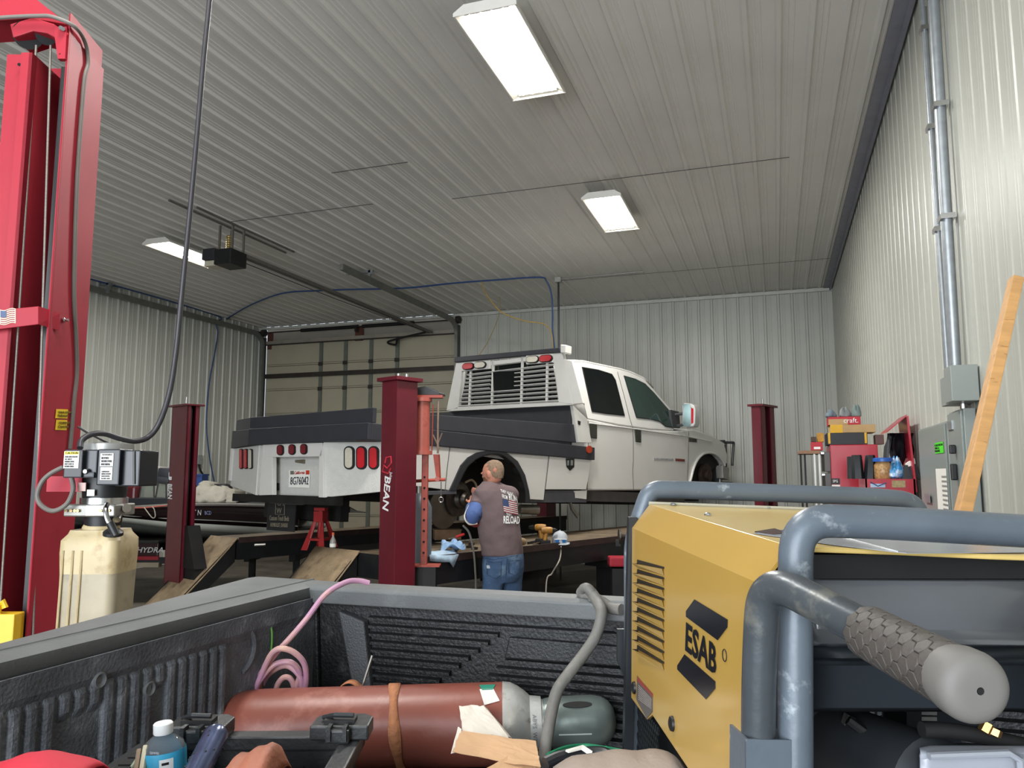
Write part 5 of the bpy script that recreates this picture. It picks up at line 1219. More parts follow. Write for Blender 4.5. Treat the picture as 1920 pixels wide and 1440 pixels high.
# trailer
tl_ = thing('boat_trailer', 'red and black boat trailer with HYDRA lettering under the boat', 'trailer', BF)
zt3 = BP(300, 1010, .2).z; ZF = -BF.o.z
x0, x1 = BP(120, 1030, .1).x, BP(312, 1030, .1).x
za, zc = BP(270, 1022, -.15).z, BP(270, 1043, -.15).z
MB().span((x0, -.15, zc), (x1, -.1, za+.02), bev=.01).build('side_board', M_('black red board', '#2a1012', .35), tl_, BF)
a, b, c = BP(256, 1026, -.155), BP(306, 1026, -.155), BP(256, 1036, -.155); quad_text('trailer_print', 'HYDRA', a, b, c, M_('silver print', '#b8b8b6', .4), tl_, BF, .003, shear=.3, bold=.01)
MB().span((x0, -.15, za+.02), (x1, .5, za+.05)).span((x0, -.12, zc-.1), (x1+.1, -.06, zc-.02)).build('fender_top', DARK, tl_, BF)
MB().span((x0, -.13, zc-.05), (x1, -.10, zc)).build('red_rail', M_('trailer red', '#8a1a22', .4), tl_, BF)
for xx in (-3.2, -1.6, .4, 1.0):
    MB().span((xx, .1, zc-.1), (xx+.08, 1.5, zt3-.1)).span((xx, .3, ZF), (xx+.08, .36, zc)).build('bunk_frame', DARK, tl_, BF)
MB().span((-3.4, .3, zt3-.16), (1.3, .4, zt3-.08)).span((-3.4, 1.2, zt3-.16), (1.3, 1.3, zt3-.08)).build('bunk', DARK, tl_, BF)
for xx in (-2.6,):
    for yy in (.1, 1.45): MB().lathe((xx, yy, ZF+.34), (0, 1, 0), [(0, .2), (.0, .32), (.03, .34), (.17, .34), (.2, .32), (.2, .2)], 28).build('wheel', RUB, tl_, BF, smooth=True)
a, b = BP(240, 1054, -.1), BP(300, 1063, -.1)
tag(MB().box((a+b)/2, (abs(a.x-b.x), .1, .06)).build('timber_block', M_('old plank', '#8d8370', .8), None, BF), 'weathered plank lying on the floor under the trailer', 'plank')
# ================================================================ the mechanic
MD = 6.75
FH = CF.copy(); FH.z = 0; FH.normalize()
tt = rad(32)
fwd = FH*math.cos(tt)-CR*math.sin(tt); rgt = CR*math.cos(tt)+FH*math.sin(tt)
UPV = V((0, 0, 1)); S_ = MD/FPX
def A(px, py, d=MD): return AT(px, py, d)
foot = A(943, 1035); foot.z = 0
pers = thing('person', 'mechanic in grey t-shirt and jeans at the rear wheel arch, arms raised to the hub', 'person', loc=foot)
TS_ = [(1041, 942, .192, .150), (1025, 941, .196, .155), (1000, 937, .200, .158), (975, 933.5, .196, .152), (950, 931.5, .197, .142), (932, 929.5, .200, .130), (920, 927, .195, .118), (912, 924, .155, .10), (906, 921, .095, .08), (902, 919, .072, .070)]
def sect(rows, k=1.0, dk=1.0, tilt=0):
    return [(A(cx, py), rgt, fwd, a*k, b*dk) for py, cx, a, b in rows]
# ---- body
mb = MB()
mb.loft(sect(TS_[1:8], .93, .93), 24)
hd = A(924, 888); look = (FH*math.cos(rad(58))-CR*math.sin(rad(58))+V((0, 0, -.12))).normalized(); hr = look.cross(UPV).normalized()
neck0, neck1 = A(922, 916), A(921, 895)
mb.loft([(neck0, rgt, fwd, .075, .075), (neck0.lerp(neck1, .5), rgt, fwd, .062, .065), (neck1, rgt, fwd, .06, .064)], 18)
hup = hr.cross(look).normalized()
# head: stacked ovals, jaw forward
for _ in (0,):
    rows = [(-.115, .030, .040, .045), (-.10, .050, .055, .03), (-.07, .065, .078, .012), (-.03, .072, .092, .002), (.01, .076, .100, -.004), (.05, .075, .098, -.008), (.085, .062, .080, -.010), (.108, .036, .048, -.012), (.116, .012, .016, -.012)]
    mb.loft([(hd+hup*z+look*o, hr, look, a, b) for z, a, b, o in rows], 22)
mb.ball(hd+look*.10-hup*.012, .014, .014, .022); mb.ball(hd+look*.098-hup*.022, .016, .016, .012)     # nose
mb.ball(hd+look*.088+hup*.012+hr*.03, .02, .012, .01); mb.ball(hd+look*.088+hup*.012-hr*.03, .02, .012, .01)   # brows
mb.ball(hd+look*.082-hup*.055, .026, .012, .010)                                                        # lips
for s in (-1, 1):
    e0 = hd+hr*(s*.078)-look*.002-hup*.008
    mb.loft([(e0-hup*.030, look, hr, .008, .005), (e0-hup*.01, look, hr, .016, .008), (e0+hup*.012, look, hr, .020, .009), (e0+hup*.028, look, hr, .012, .006)], 12)
# arms
def limb(pts, rs, n=14, sub=5):
    P = smooth_path(pts, sub); R = []
    for i in range(len(P)):
        f = i/(len(P)-1)*(len(rs)-1); j = min(int(f), len(rs)-2); R.append(rs[j]+(rs[j+1]-rs[j])*(f-j))
    mb.tube(P, R, n)
shL = A(904, 928, 6.74); elL = A(886, 968, 6.60); wrL = A(884, 946, 6.93); haL = A(884, 936, 7.0)
shR = shL+rgt*.30+V((0, 0, -.005))+fwd*.02; elR = A(936, 952, 7.14); wrR = A(908, 930, 7.12); haR = A(900, 926, 7.1)
limb([shL, shL.lerp(elL, .5), elL], [.058, .052, .043]); limb([elL, elL.lerp(wrL, .4), wrL], [.045, .046, .030])
limb([shR, shR.lerp(elR, .5), elR], [.058, .050, .043]); limb([elR, elR.lerp(wrR, .4), wrR], [.045, .044, .030])
def hand(w, d, side, curl):
    "palm, four unequal fingers curled, thumb from the side of the palm"
    d = d.normalized(); s = side.normalized(); p = d.cross(s).normalized()
    mb.loft([(w, s, p, .028, .020), (w+d*.03, s, p, .038, .018), (w+d*.07, s, p, .042, .016), (w+d*.095, s, p, .040, .013)], 14, pw=2.6)
    for k, (o, L) in enumerate(((-.031, .062), (-.0105, .076), (.0105, .072), (.031, .056))):
        b = w+d*.09+s*o; q1 = b+(d*math.cos(curl)+p*math.sin(curl))*L*.45; q2 = q1+(d*math.cos(curl*2)+p*math.sin(curl*2))*L*.35; q3 = q2+(d*math.cos(curl*2.7)+p*math.sin(curl*2.7))*L*.3
        mb.tube([b-d*.01, b, q1, q2, q3], [.009, .0095, .009, .008, .006], 8)
    t0 = w+d*.03-s*.034; t1 = t0+(d*.6-s*.5+p*.4).normalized()*.035; t2 = t1+(d*.9+p*.45).normalized()*.03
    mb.tube([t0, t1, t2], [.013, .011, .008], 8)
hub = HUBW = T.M @ V((hb.x, .12, hb.z))
hand(wrL, (haL-wrL)+UPV*.05+rgt*.04, rgt, .7); hand(wrR, (haR-wrR)-CR*.08+UPV*.03, UPV, .7)
# legs and feet
hipc = A(944, 1048)
legs = {}
for s, nm in ((-1, 'l'), (1, 'r')):
    h0 = hipc+rgt*(s*.09); kn = V((hipc.x, hipc.y, .50))+rgt*(s*.105)+fwd*.03; an = V((hipc.x, hipc.y, .09))+rgt*(s*.12)-fwd*.01
    legs[s] = (h0, kn, an); limb([h0, h0.lerp(kn, .5), kn, kn.lerp(an, .4), an], [.085, .078, .055, .055, .036])
    f0 = V((an.x, an.y, .04)); mb.loft([(f0-fwd*.06, rgt, UPV, .030, .035), (f0, rgt, UPV, .042, .05), (f0+fwd*.10, rgt, UPV, .045, .035), (f0+fwd*.19, rgt, UPV, .03, .022)], 12)
mb.loft([(A(943, 1025), rgt, fwd, .17, .13), (A(944, 1060), rgt, fwd, .16, .13), (A(944, 1080), rgt, fwd, .10, .08)], 20)
SKIN = M_('weathered skin', '#b77c66', .5, 0, .12, 12, dirt='#9c5c48', dirt_amt=.15, dscale=9)
body = mb.build('body', SKIN, pers, WORLD, smooth=True, angle=180)
rm = body.modifiers.new('one_skin', 'REMESH'); rm.mode = 'VOXEL'; rm.voxel_size = .007; rm.use_smooth_shade = True
sm = body.modifiers.new('soft', 'SMOOTH'); sm.factor = .5; sm.iterations = 4
# hair and beard
HAIRM = M_('short grey brown hair', '#86705c', .85, 0, .3, 60, .5, 300)
mb = MB(); rows = [(-.05, .050, .055, -.038), (-.03, .066, .080, -.020), (.0, .0745, .094, -.012), (.03, .0765, .0985, -.012), (.06, .073, .093, -.013), (.088, .060, .078, -.014), (.110, .035, .046, -.014), (.119, .01, .012, -.014)]
mb.loft([(hd+hup*z+look*o, hr, look, a, b) for z, a, b, o in rows], 24); mb.build('hair', HAIRM, pers, WORLD, smooth=True)
mb = MB(); cb = hd-FH*.058+CR*.025+hup*.03; mb.ball(cb, .036, .034, .040); mb.build('bald_patch', M_('pink scalp', '#b4745c', .5, 0, .1, 20), pers, WORLD, smooth=True)
mb = MB(); rows = [(-.155, .03, .03, .055), (-.12, .048, .05, .045), (-.085, .062, .064, .028), (-.05, .068, .072, .022), (-.025, .066, .062, .032)]
mb.loft([(hd+hup*z+look*o, hr, look, a, b) for z, a, b, o in rows], 20); mb.build('beard', M_('brown beard', '#6e4a36', .9, 0, .3, 60, .5, 300), pers, WORLD, smooth=True)
# ---- t-shirt: torso with sleeves, fused
mb = MB()
mb.loft(sect(TS_), 32)
def tubes(mb, pts, rs, n=18, sub=5):
    P = smooth_path(pts, sub); R = []
    for i in range(len(P)):
        f = i/(len(P)-1)*(len(rs)-1); j = min(int(f), len(rs)-2); R.append(rs[j]+(rs[j+1]-rs[j])*(f-j))
    mb.tube(P, R, n)
tubes(mb, [A(915, 924), shL, shL.lerp(elL, .55)], [.075, .082, .076])
tubes(mb, [A(935, 924, 6.85), shR, shR.lerp(elR, .55)], [.075, .080, .072])
SHIRT = M_('grey brown t-shirt', '#69595a', .9, 0, .07, 9, .35, 14)
# flat copy for the print to lie on
bv = mb.b.copy(); bv.normal_update(); BV = BVHTree.FromBMesh(bv)
sh_ = mb.build('t_shirt', SHIRT, pers, WORLD, smooth=True, angle=180)
rm = sh_.modifiers.new('one_cloth', 'REMESH'); rm.mode = 'VOXEL'; rm.voxel_size = .011; rm.use_smooth_shade = True
sm = sh_.modifiers.new('soft', 'SMOOTH'); sm.factor = .5; sm.iterations = 5
tx = bpy.data.textures.new('folds', 'CLOUDS'); tx.noise_scale = .13; tx.noise_depth = 1
dp = sh_.modifiers.new('folds', 'DISPLACE'); dp.texture = tx; dp.strength = .016; dp.mid_level = .5; dp.texture_coords = 'GLOBAL'
MW[sh_.name] = MW[pers.name]
def lay(me, tlp, trp, blp, bvh, off):
    "press flat artwork, given in the px parallelogram, onto the cloth"
    xs = [v.co.x for v in me.vertices]; ys = [v.co.y for v in me.vertices]
    x0, y0, w, h = min(xs), min(ys), max(xs)-min(xs), max(ys)-min(ys); last = None; Lv = []
    for v in me.vertices:
        u = (v.co.x-x0)/w; q = 1-(v.co.y-y0)/h
        px = tlp[0]+(trp[0]-tlp[0])*u+(blp[0]-tlp[0])*q; py = tlp[1]+(trp[1]-tlp[1])*u+(blp[1]-tlp[1])*q
        d = ray(px, py).normalized(); r = bvh.ray_cast(CP, d)
        Lv.append((v, r[0]-d*off+(r[1]*(1 if r[1].dot(d) < 0 else -1))*.001 if r[0] is not None else None, d))
    ds_ = [(p-CP).length for _, p, _ in Lv if p is not None]; m_ = max(ds_) if ds_ else MD
    for v, p, d in Lv: v.co = p if p is not None else CP+d*m_
    return me
def art_grid(nx, ny, mask=None):
    b = bmesh.new(); vs = [[b.verts.new((i/nx, j/ny, 0)) for i in range(nx+1)] for j in range(ny+1)]
    for j in range(ny):
        for i in range(nx):
            if mask is None or mask(i, j): b.faces.new((vs[j][i], vs[j][i+1], vs[j+1][i+1], vs[j+1][i]))
    me = bpy.data.meshes.new('print'); b.to_mesh(me); b.free(); return me
OFF = .010
def print_text(s, tlp, trp, blp, m, par=sh_, bvh=BV, off=OFF, **k):
    me = text_mesh(s, 1, extrude=0, **k); link('shirt_print', lay(me, tlp, trp, blp, bvh, off), m, par, WORLD)
print_text('THEY HUNG', (938, 917), (962, 924), (939, 923), WPRINT, bold=.01)
print_text('FROM', (941, 926), (951, 929), (942, 934), WPRINT, bold=.01)
print_text('RUN', (953, 925), (969, 931), (955, 938), WPRINT, bold=.03)
print_text('THEY', (949, 961), (959, 962), (949.5, 967), WPRINT, bold=.01)
print_text('RELOAD', (944, 967), (974.5, 968), (944, 981.5), WPRINT, bold=.03)
fl_ = ((942, 935), (968.5, 941), (945, 960))
link('flag_print', lay(art_grid(26, 13), *fl_, BV, OFF-.001), WPRINT, sh_, WORLD)
link('flag_print', lay(art_grid(26, 13, lambda i, j: j % 2 == 0), *fl_, BV, OFF+.001), M_('flag red', '#8d2f38', .8), sh_, WORLD)
link('flag_print', lay(art_grid(8, 8), (942, 935), (953, 937.5), (943.5, 948), BV, OFF+.003), M_('flag blue', '#3a486b', .8, 0, .3, 300), sh_, WORLD)
# ---- blue work sleeve pushed over the left elbow, red lining
mb = MB(); tubes(mb, [shL.lerp(elL, .42), elL.lerp(shL, .12), elL, elL.lerp(wrL, .35), elL.lerp(wrL, .75)], [.066, .070, .066, .064, .052])
o = mb.build('work_sleeve', M_('blue work sleeve', '#4c6295', .85, 0, .15, 14, .5, 30), pers, WORLD, smooth=True, angle=180); MW[o.name] = MW[pers.name]
d1 = (elL-shL).normalized()
mb = MB(); c = shL.lerp(elL, .44); mb.cyl(c-d1*.012, c+d1*.012, .073, n=24); mb.build('sleeve_band', M_('grey knit band', '#8b8f86', .9), pers, WORLD, smooth=True)
mb = MB(); mb.tube([elL+V((0, 0, -.055))-CR*.03, elL+V((0, 0, -.068))+CR*.02+FH*.05, elL+V((0, 0, -.06))+CR*.07+FH*.12], [.02, .03, .026], 10); mb.build('sleeve_lining', M_('dark red lining', '#8a2b28', .9), pers, WORLD, smooth=True)
mb = MB(); mb.tube(smooth_path([shL.lerp(elL, .5)-CR*.068-FH*.02, elL-CR*.066-FH*.015, elL-CR*.03+V((0, 0, -.062))-FH*.02, elL+CR*.04+V((0, 0, -.06))-FH*.0]), .008, 8); mb.build('sleeve_piping', M_('cream piping', '#cfcabb', .9), pers, WORLD, smooth=True)
# ---- jeans
mb = MB()
mb.loft([(A(943, 1030), rgt, fwd, .178, .142), (A(943.5, 1045), rgt, fwd, .185, .150), (A(944, 1062), rgt, fwd, .186, .155), (A(944, 1078), rgt, fwd, .178, .150), (A(944, 1090), rgt, fwd, .15, .12)], 28)
for s in (-1, 1):
    h0, kn, an = legs[s]
    tubes(mb, [h0+V((0, 0, -.01)), h0.lerp(kn, .35), kn, kn.lerp(an, .5), V((an.x, an.y, .05))], [.100, .098, .078, .072, .070])
bvj = mb.b.copy(); BVJ = BVHTree.FromBMesh(bvj)
DEN = M_('faded denim', '#3f5674', .9, 0, .25, 7, .3, 60, '#64798f', .35, 6)
jn = mb.build('jeans', DEN, pers, WORLD, smooth=True, angle=180)
rm = jn.modifiers.new('one_cloth', 'REMESH'); rm.mode = 'VOXEL'; rm.voxel_size = .011; rm.use_smooth_shade = True
sm = jn.modifiers.new('soft', 'SMOOTH'); sm.factor = .5; sm.iterations = 4
dp = jn.modifiers.new('folds', 'DISPLACE'); dp.texture = tx; dp.strength = .018; dp.mid_level = .5; dp.texture_coords = 'GLOBAL'
MW[jn.name] = MW[pers.name]
STI = M_('denim stitching', '#2a3a52', .9)
def stitch(pts, m=STI, r=.0022, name='seam'):
    P = []
    for i in range(len(pts)-1):
        for k in range(8):
            f = k/8; px = pts[i][0]*(1-f)+pts[i+1][0]*f; py = pts[i][1]*(1-f)+pts[i+1][1]*f
            d = ray(px, py).normalized(); q = BVJ.ray_cast(CP, d)
            if q[0] is not None: P.append(q[0]-d*.008)
    if len(P) > 2: MB().tube(P, r, 6).build(name, m, jn, WORLD)
stitch([(912, 1052), (928, 1055), (940, 1053), (939, 1078), (930, 1085), (914, 1078), (911, 1052)], name='back_pocket')
stitch([(953, 1052), (975, 1050), (974, 1070), (966, 1079), (954, 1074), (953, 1052)], name='back_pocket')
stitch([(906, 1046), (925, 1049), (945, 1046), (975, 1040)], name='waistband'); stitch([(951, 1047), (948, 1085)], name='seam')
link('worn_patch', lay(art_grid(5, 4), (912, 1060), (918, 1060), (913, 1066), BVJ, .009), M_('frayed white patch', '#a9b4bd', .9, 0, .3, 200), jn, WORLD)
# boots
for s in (-1, 1):
    h0, kn, an = legs[s]; f0 = V((an.x, an.y, .05))
    MB().loft([(f0-fwd*.08, rgt, UPV, .036, .046), (f0, rgt, UPV, .052, .052), (f0+fwd*.11, rgt, UPV, .056, .042), (f0+fwd*.20, rgt, UPV, .042, .032), (f0+fwd*.23, rgt, UPV, .02, .02)], 16).build('boot', M_('brown work boot', '#4a3426', .7), pers, WORLD, smooth=True)
# ================================================================ tall red two-post lift column in the left foreground
KD = 2.72
kc0 = AT(118, 889, KD)
# column axes: its open channel faces the camera's left, the flat side faces right
kyaw = rad(18.8+2)
CFm = Frame((AT(72, 889, KD-.05).x, AT(72, 889, KD-.05).y, 0), (math.cos(kyaw), math.sin(kyaw), 0), (-math.sin(kyaw), math.cos(kyaw), 0))
co = thing('two_post_lift_column', 'tall bright red two-post lift column with steel cables at the left edge', 'vehicle lift', CFm)
def cb3(mb, name, m=REDC, p=None, **k): return mb.build(name, m, p or co, CFm, **k)
# sizes from the picture: side plate right of x=0, channel to the left
KDEP = .26
xr = CFm.L(170, 440, 1, KDEP).x
ztop = 3.24; zside = CFm.L(192, 86, 1, KDEP).z
xl_in = CFm.L(20, 640, 1, 0).x; xl_out = xl_in-.11
SN = V((KDEP, -xr, 0)).normalized()           # outward from the wide side plate
def SP(px, py, off=.0): return CFm.P(px, py, SN*off, SN)
cb3(MB().prism([(0, 0, 0), (xr*.42, KDEP*.42, 0), (xr*.46, KDEP*.46+.006, 0), (xr, KDEP, 0), (xr-.01, KDEP+.006, 0), (-.012, .012, 0)], (0, 0, zside-.02)), 'side_plate')
cb3(MB().span((-.012, .01, 0), (.0, KDEP, zside-.1)), 'inner_wall')
cb3(MB().span((-.30, KDEP, 0), (xr, KDEP+.012, zside-.1)), 'back_plate')
xo2 = xl_in
cb3(MB().span((xo2-.04, .0, 0), (xo2, .03, zside-.18)).span((xo2-.10, .015, 0), (xo2-.04, .04, zside-.18)).span((xo2-.012, .0, 0), (xo2, KDEP, zside-.18)), 'left_flange')
# lifting carriage track (black) and cables
cb3(MB().span((-.055, .06, 0), (-.02, .25, zside-.2)), 'slide_track', M_('black slide', '#141716', .5))
CABM = M_('steel wire rope', '#8b8780', .45, .6, .2, 60, stretch=(1, 1, 6))
for (pa, pb) in (((68, 85), (22, 800)), ((95, 85), (62, 1180))):
    a, b = CFm.L(*pa, 1, .03), CFm.L(*pb, 1, .03); d = (b-a).normalized(); b2 = a+d*((a.z-.2)/-d.z)
    cb3(MB().cyl(a, b2, .0042, n=8), 'wire_rope', CABM, smooth=True)
# top head with pulleys and the overhead beam
hz = zside
pP = lambda px, py, d=0: CFm.L(px, py, 1, d)
cb3(MB().prism([pP(18, 45), pP(62, 32), pP(100, 44), pP(128, 62), pP(120, 80), pP(88, 62), pP(62, 58), pP(38, 66), pP(24, 70)], (0, .12, 0)), 'pulley_guard', bev=.004)
cb3(MB().prism([pP(-60, -20, .02), pP(55, -12, .02), pP(128, 46, .02), pP(60, 34, .02), pP(-60, 42, .02)], (0, .14, 0)), 'overhead_beam')
cb3(MB().cyl(pP(52, 66, .03), pP(52, 66, .06), .05, n=24).cyl(pP(86, 66, .03), pP(86, 66, .06), .035, n=24), 'pulley', BLK, smooth=True)
cb3(MB().prism([pP(100, 50, -.004), pP(125, 50, -.004), pP(122, 110, -.004), pP(108, 110, -.004)], (0, .02, 0)), 'top_bracket')
for q in ((114, 52), (118, 54)): cb3(MB().cyl(pP(*q, -.006), pP(*q, -.02), .008, n=6), 'bolt', CHROME)
for q in ((36, 121), (114, 103)): cb3(MB().cyl(pP(*q, -.002), pP(*q, .002), .006, n=10), 'bolt_hole', INK)
# band across the front with the flag decal
z1, z2 = pP(60, 578, -.03).z, pP(60, 612, -.03).z
bd = cb3(MB().prism([pP(-40, 585, -.03), pP(72, 574, -.03), pP(72, 608, -.03), pP(-40, 622, -.03)], (0, .006, 0)), 'cross_band', bev=.002); MW[bd.name] = CFm.M
a, b = pP(72, 574, -.03), pP(72, 608, -.03); c, d = SP(112, 588, .012), SP(112, 620, .012)
MB().prism([a, c, d, b], (-.002, .006, 0)).build('band_end', REDC, bd, CFm)
MB().lathe(SP(118, 600, .004), SN, [(0, .009), (.006, .009), (.009, .005), (.02, .005)], 14).build('bolt', CHROME, co, CFm, smooth=True)
fq = lambda u, v: pP(1+u*27, 582+v*25-u*2+1.6*math.sin(u*6), -.0315)
def fgrid(u0, u1, v0, v1, dy, m, name):
    g = [[fq(u0+(u1-u0)*i/10, v)+V((0, -dy, 0)) for v in (v0, v1)] for i in range(11)]; MB().sheet(g).build(name, m, bd, CFm, sol=.0003)
fgrid(-.05, 1.05, -.05, 1.05, .0, M_('flag cream', '#e6d6b4', .5), 'flag_decal')
for k in range(7): fgrid(0, 1, (2*k)/13, (2*k+1)/13, .0008, M_('flag stripe', '#7d2a2c', .5), 'flag_stripe')
fgrid(0, .42, 0, .5, .0016, M_('flag canton', '#3a4a6e', .5), 'flag_canton')
# yellow stickers
YST = M_('yellow sticker', '#e3c21f', .5, 0, .04)
for (y0, y1, tx_) in ((767, 784, 'Vehicle Lift Serv.\nProfessional'), (787, 806, '10,000 Lbs.\nCapacity')):
    P4 = [SP(px, py, .006) for px, py in ((106, y0), (139, y0+1), (137, y1+1), (104, y1))]
    o = cb3(MB().prism(P4, SN*-.001), 'sticker', YST)
    i_ = lambda p, q, k: p.lerp(q, k)
    quad_text('sticker_print', tx_, P4[0].lerp(P4[1], .1)+SN*.001+V((0, 0, -.006)), P4[0].lerp(P4[1], .85)+SN*.001+V((0, 0, -.006)), P4[3].lerp(P4[2], .1)+SN*.001+V((0, 0, .006)), M_('sticker print', '#7a6a12', .6), o, CFm, .001)
# yellow arm restraint at the foot
cb3(MB().span((pP(5, 1150, -.04).x-.06, -.06, pP(5, 1240, -.04).z-.25), (pP(34, 1150, -.04).x, -.0, pP(20, 1150, -.04).z), bev=.004).tube([pP(-4, 1150, -.04), pP(-2, 1136, -.04), pP(6, 1128, -.04), pP(10, 1140, -.04)], .01, 8), 'carriage_arm', M_('safety yellow', '#dfb22a', .4))
cb3(MB().span((-.36, -.06, 0), (.24, .38, .02)), 'base_plate')
# grey cord running down the side
cord = [(-30, 36), (20, 32), (70, 30), (100, 32), (140, 50), (160, 80), (165, 118), (158, 150), (150, 250), (144, 350), (140, 470), (139, 560), (143, 640), (144, 700), (139, 750), (135, 800), (131, 842)]
cb3(MB().tube(smooth_path([(CFm.L(px, py, 1, -.02) if px < 110 and py < 100 else SP(px, py, .012)) for px, py in cord]), .0075, 10), 'control_cord', M_('grey rubber cord', '#6a6560', .6), smooth=True)
# ================================================================ hydraulic power unit
UD = 2.52
uc = AT(183, 1000, UD)
pu = thing('hydraulic_power_unit', 'hydraulic power unit with black motor boxes above an oil-stained plastic tank', 'hydraulic pump', loc=(uc.x, uc.y, 0))
def ub(mb, name, m, p=None, **k): return mb.build(name, m, p or pu, WORLD, **k)
UF = Frame((uc.x, uc.y, 0), CR, V((-math.sin(YAW), math.cos(YAW), 0)))
Z = lambda py: UF.L(183, py, 1, 0).z
X = lambda px: UF.L(px, 950, 1, 0).x
def ul(mb, name, m, p=None, **k): return mb.build(name, m, p or pu, UF, **k)
TANK = M_('oil stained milky plastic', '#b4a37e', .45, 0, .18, 6, .05, 40, '#86693a', .5, 7)
xa, xb_ = X(128), X(239); w2 = (xb_-xa)/2; cx = (xa+xb_)/2
zt2, zb2 = Z(1000), Z(1215)
mb = MB(); 
def rrect(c, hx, hy, r, n=5):
    P = []
    for (sx_, sy_, a0) in ((1, 1, 0), (-1, 1, 90), (-1, -1, 180), (1, -1, 270)):
        for k in range(n+1): t = rad(a0+90*k/n); P.append(V((c.x+sx_*(hx-r)+r*math.cos(t), c.y+sy_*(hy-r)+r*math.sin(t), c.z)))
    return P
secs = [(zb2, .86, .03), (zb2+.03, .92, .03), (Z(1073), .97, .03), (Z(1071), .97, .03), (zt2-.06, 1.0, .03), (zt2-.02, .99, .03), (zt2, .84, .03), (zt2+.012, .80, .03)]
rr = [mb.vs(rrect(V((cx, .03, z)), w2*k, .085*k, r)) for z, k, r in secs]
mb.rings(rr)
for f in mb.b.faces:
    if f.calc_center_median().z < Z(1072) and abs(f.normal.z) < .99: f.material_index = 1
ul(mb, 'oil_tank', [TANK, M_('plastic tank with oil behind it', '#9c917a', .45, 0, .2, 7, .05, 40, '#6f6a5c', .4, 6)], smooth=True)
for px in (142, 160, 176): ul(MB().tube([V((X(px), -.055, zt2-.05)), V((X(px)-.006, -.052, zb2+.03))], .004, 6), 'tank_rib', TANK, smooth=True)
cm = X(186)
ul(MB().lathe((cm-.005, .03, Z(1000)), (0, 0, 1), [(0, .058), (.02, .056), (.03, .05)], 28), 'tank_neck', TANK, smooth=True)
ul(MB().lathe((cm, .03, Z(986)), (0, 0, 1), [(0, .055), (Z(968)-Z(986), .058)], 28), 'black_collar', BLK, smooth=True)
ul(MB().prism([(X(134), -.045, Z(967)), (X(180), -.06, Z(967)), (X(229), -.045, Z(967)), (X(229), .09, Z(967)), (X(134), .09, Z(967))], (0, 0, Z(945)-Z(967))), 'valve_block', ALU, bev=.004)
ul(MB().lathe((cm, .03, Z(946)), (0, 0, 1), [(0, .072), (.022, .072)], 30), 'pump_flange', SIL if 'SIL' in globals() else CHROME, smooth=True)
for px in (142, 152, 160, 166, 207, 220): c = V((X(px), -.06+abs(px-180)*.0004, Z(956))); ul(MB().cyl(c, c+V((0, -.01, 0)), .005, n=10), 'valve_plug', M_('brass plug', '#8d7a5a', .4, .7))
ul(MB().cyl((X(228), .02, Z(953)), (X(238), .0, Z(953)), .014, n=14).cyl((X(222), .0, Z(964)), (X(226), -.02, Z(974)), .012, n=14), 'hose_fitting', CHROME, smooth=True)
ul(MB().lathe((cm, .03, Z(933)), (0, 0, 1), [(0, .066), (.03, .068), (Z(893)-Z(933), .068), (Z(893)-Z(933), .07), (Z(848)-Z(933), .072)], 30), 'motor', BLK, smooth=True)
ul(MB().lathe((X(188), .03, Z(846)), (0, 0, 1), [(0, .078), (Z(832)-Z(846), .076), (Z(830)-Z(846), .05)], 30), 'motor_cap', M_('dull steel cap', '#9a9a98', .4, .5), smooth=True)
def ubox(px0, py0, px1, py1, y0, y1, name, m, bev=.004):
    a, b = UF.L(px0, py0, 1, y0), UF.L(px1, py1, 1, y0); o = ul(MB().span((a.x, y0, b.z), (b.x, y1, a.z), bev), name, m); return o
NAVY = M_('navy black enamel', '#141820', .3, 0, .1, 6)
sw_ = ubox(121, 843, 152, 896, -.12, -.02, 'switch_box', BLKS)
ubox(150, 843, 180, 896, -.10, -.02, 'wiring_box', NAVY)
c1_ = ubox(184, 842, 222, 910, -.12, -.03, 'capacitor_box', NAVY); c2_ = ubox(218, 844, 260, 912, -.10, .03, 'capacitor_box', NAVY)
ubox(155, 885, 176, 896, -.11, -.09, 'button_guard', BLKS)
c = UF.L(163, 884, 1, -.105); ul(MB().lathe(c, (0, -1, 0), [(0, .009), (.006, .009), (.012, .006)], 14), 'push_button', CHROME, smooth=True)
for px in (220, 251): a, b = UF.L(px, 846, 1, -.104), UF.L(px, 908, 1, -.104); ul(MB().tube([a, b], .0025, 6), 'box_edge', CHROME)
def notice(px0, py0, px1, py1, y, par, head, body):
    a, b = UF.L(px0, py0, 1, y), UF.L(px1, py1, 1, y); o = MB().span((a.x, y-.001, b.z), (b.x, y, a.z)).build('warning_label', PAPER, par, UF)
    h = a.z-b.z
    if head:
        MB().span((a.x+.001, y-.0015, a.z-h*.2), (b.x-.001, y-.001, a.z-.001)).build('label_heading', M_('caution yellow', '#e0d23a', .5) if head == 'CAUTION' else PAPER, o, UF)
        quad_text('label_text', head, V((a.x+.005, y-.0018, a.z-h*.04)), V((b.x-.003, y-.0018, a.z-h*.04)), V((a.x+.005, y-.0018, a.z-h*.17)), INK, o, UF, .0002)
    quad_text('label_text', body, V((a.x+.004, y-.0016, a.z-h*.28)), V((b.x-.004, y-.0016, a.z-h*.28)), V((a.x+.004, y-.0016, b.z+h*.06)), M_('grey label print', '#55555a', .6), o, UF, .0002)
notice(121, 846, 147, 878, -.121, sw_, 'CAUTION', 'READ AND FOLLOW\nALL SAFETY\nINSTRUCTIONS\nKEEP CLEAR OF\nMOVING PARTS')
notice(189, 850, 212, 874, -.121, c1_, 'WARNING', 'RISK OF SHOCK\nDISCONNECT POWER\nBEFORE SERVICING')
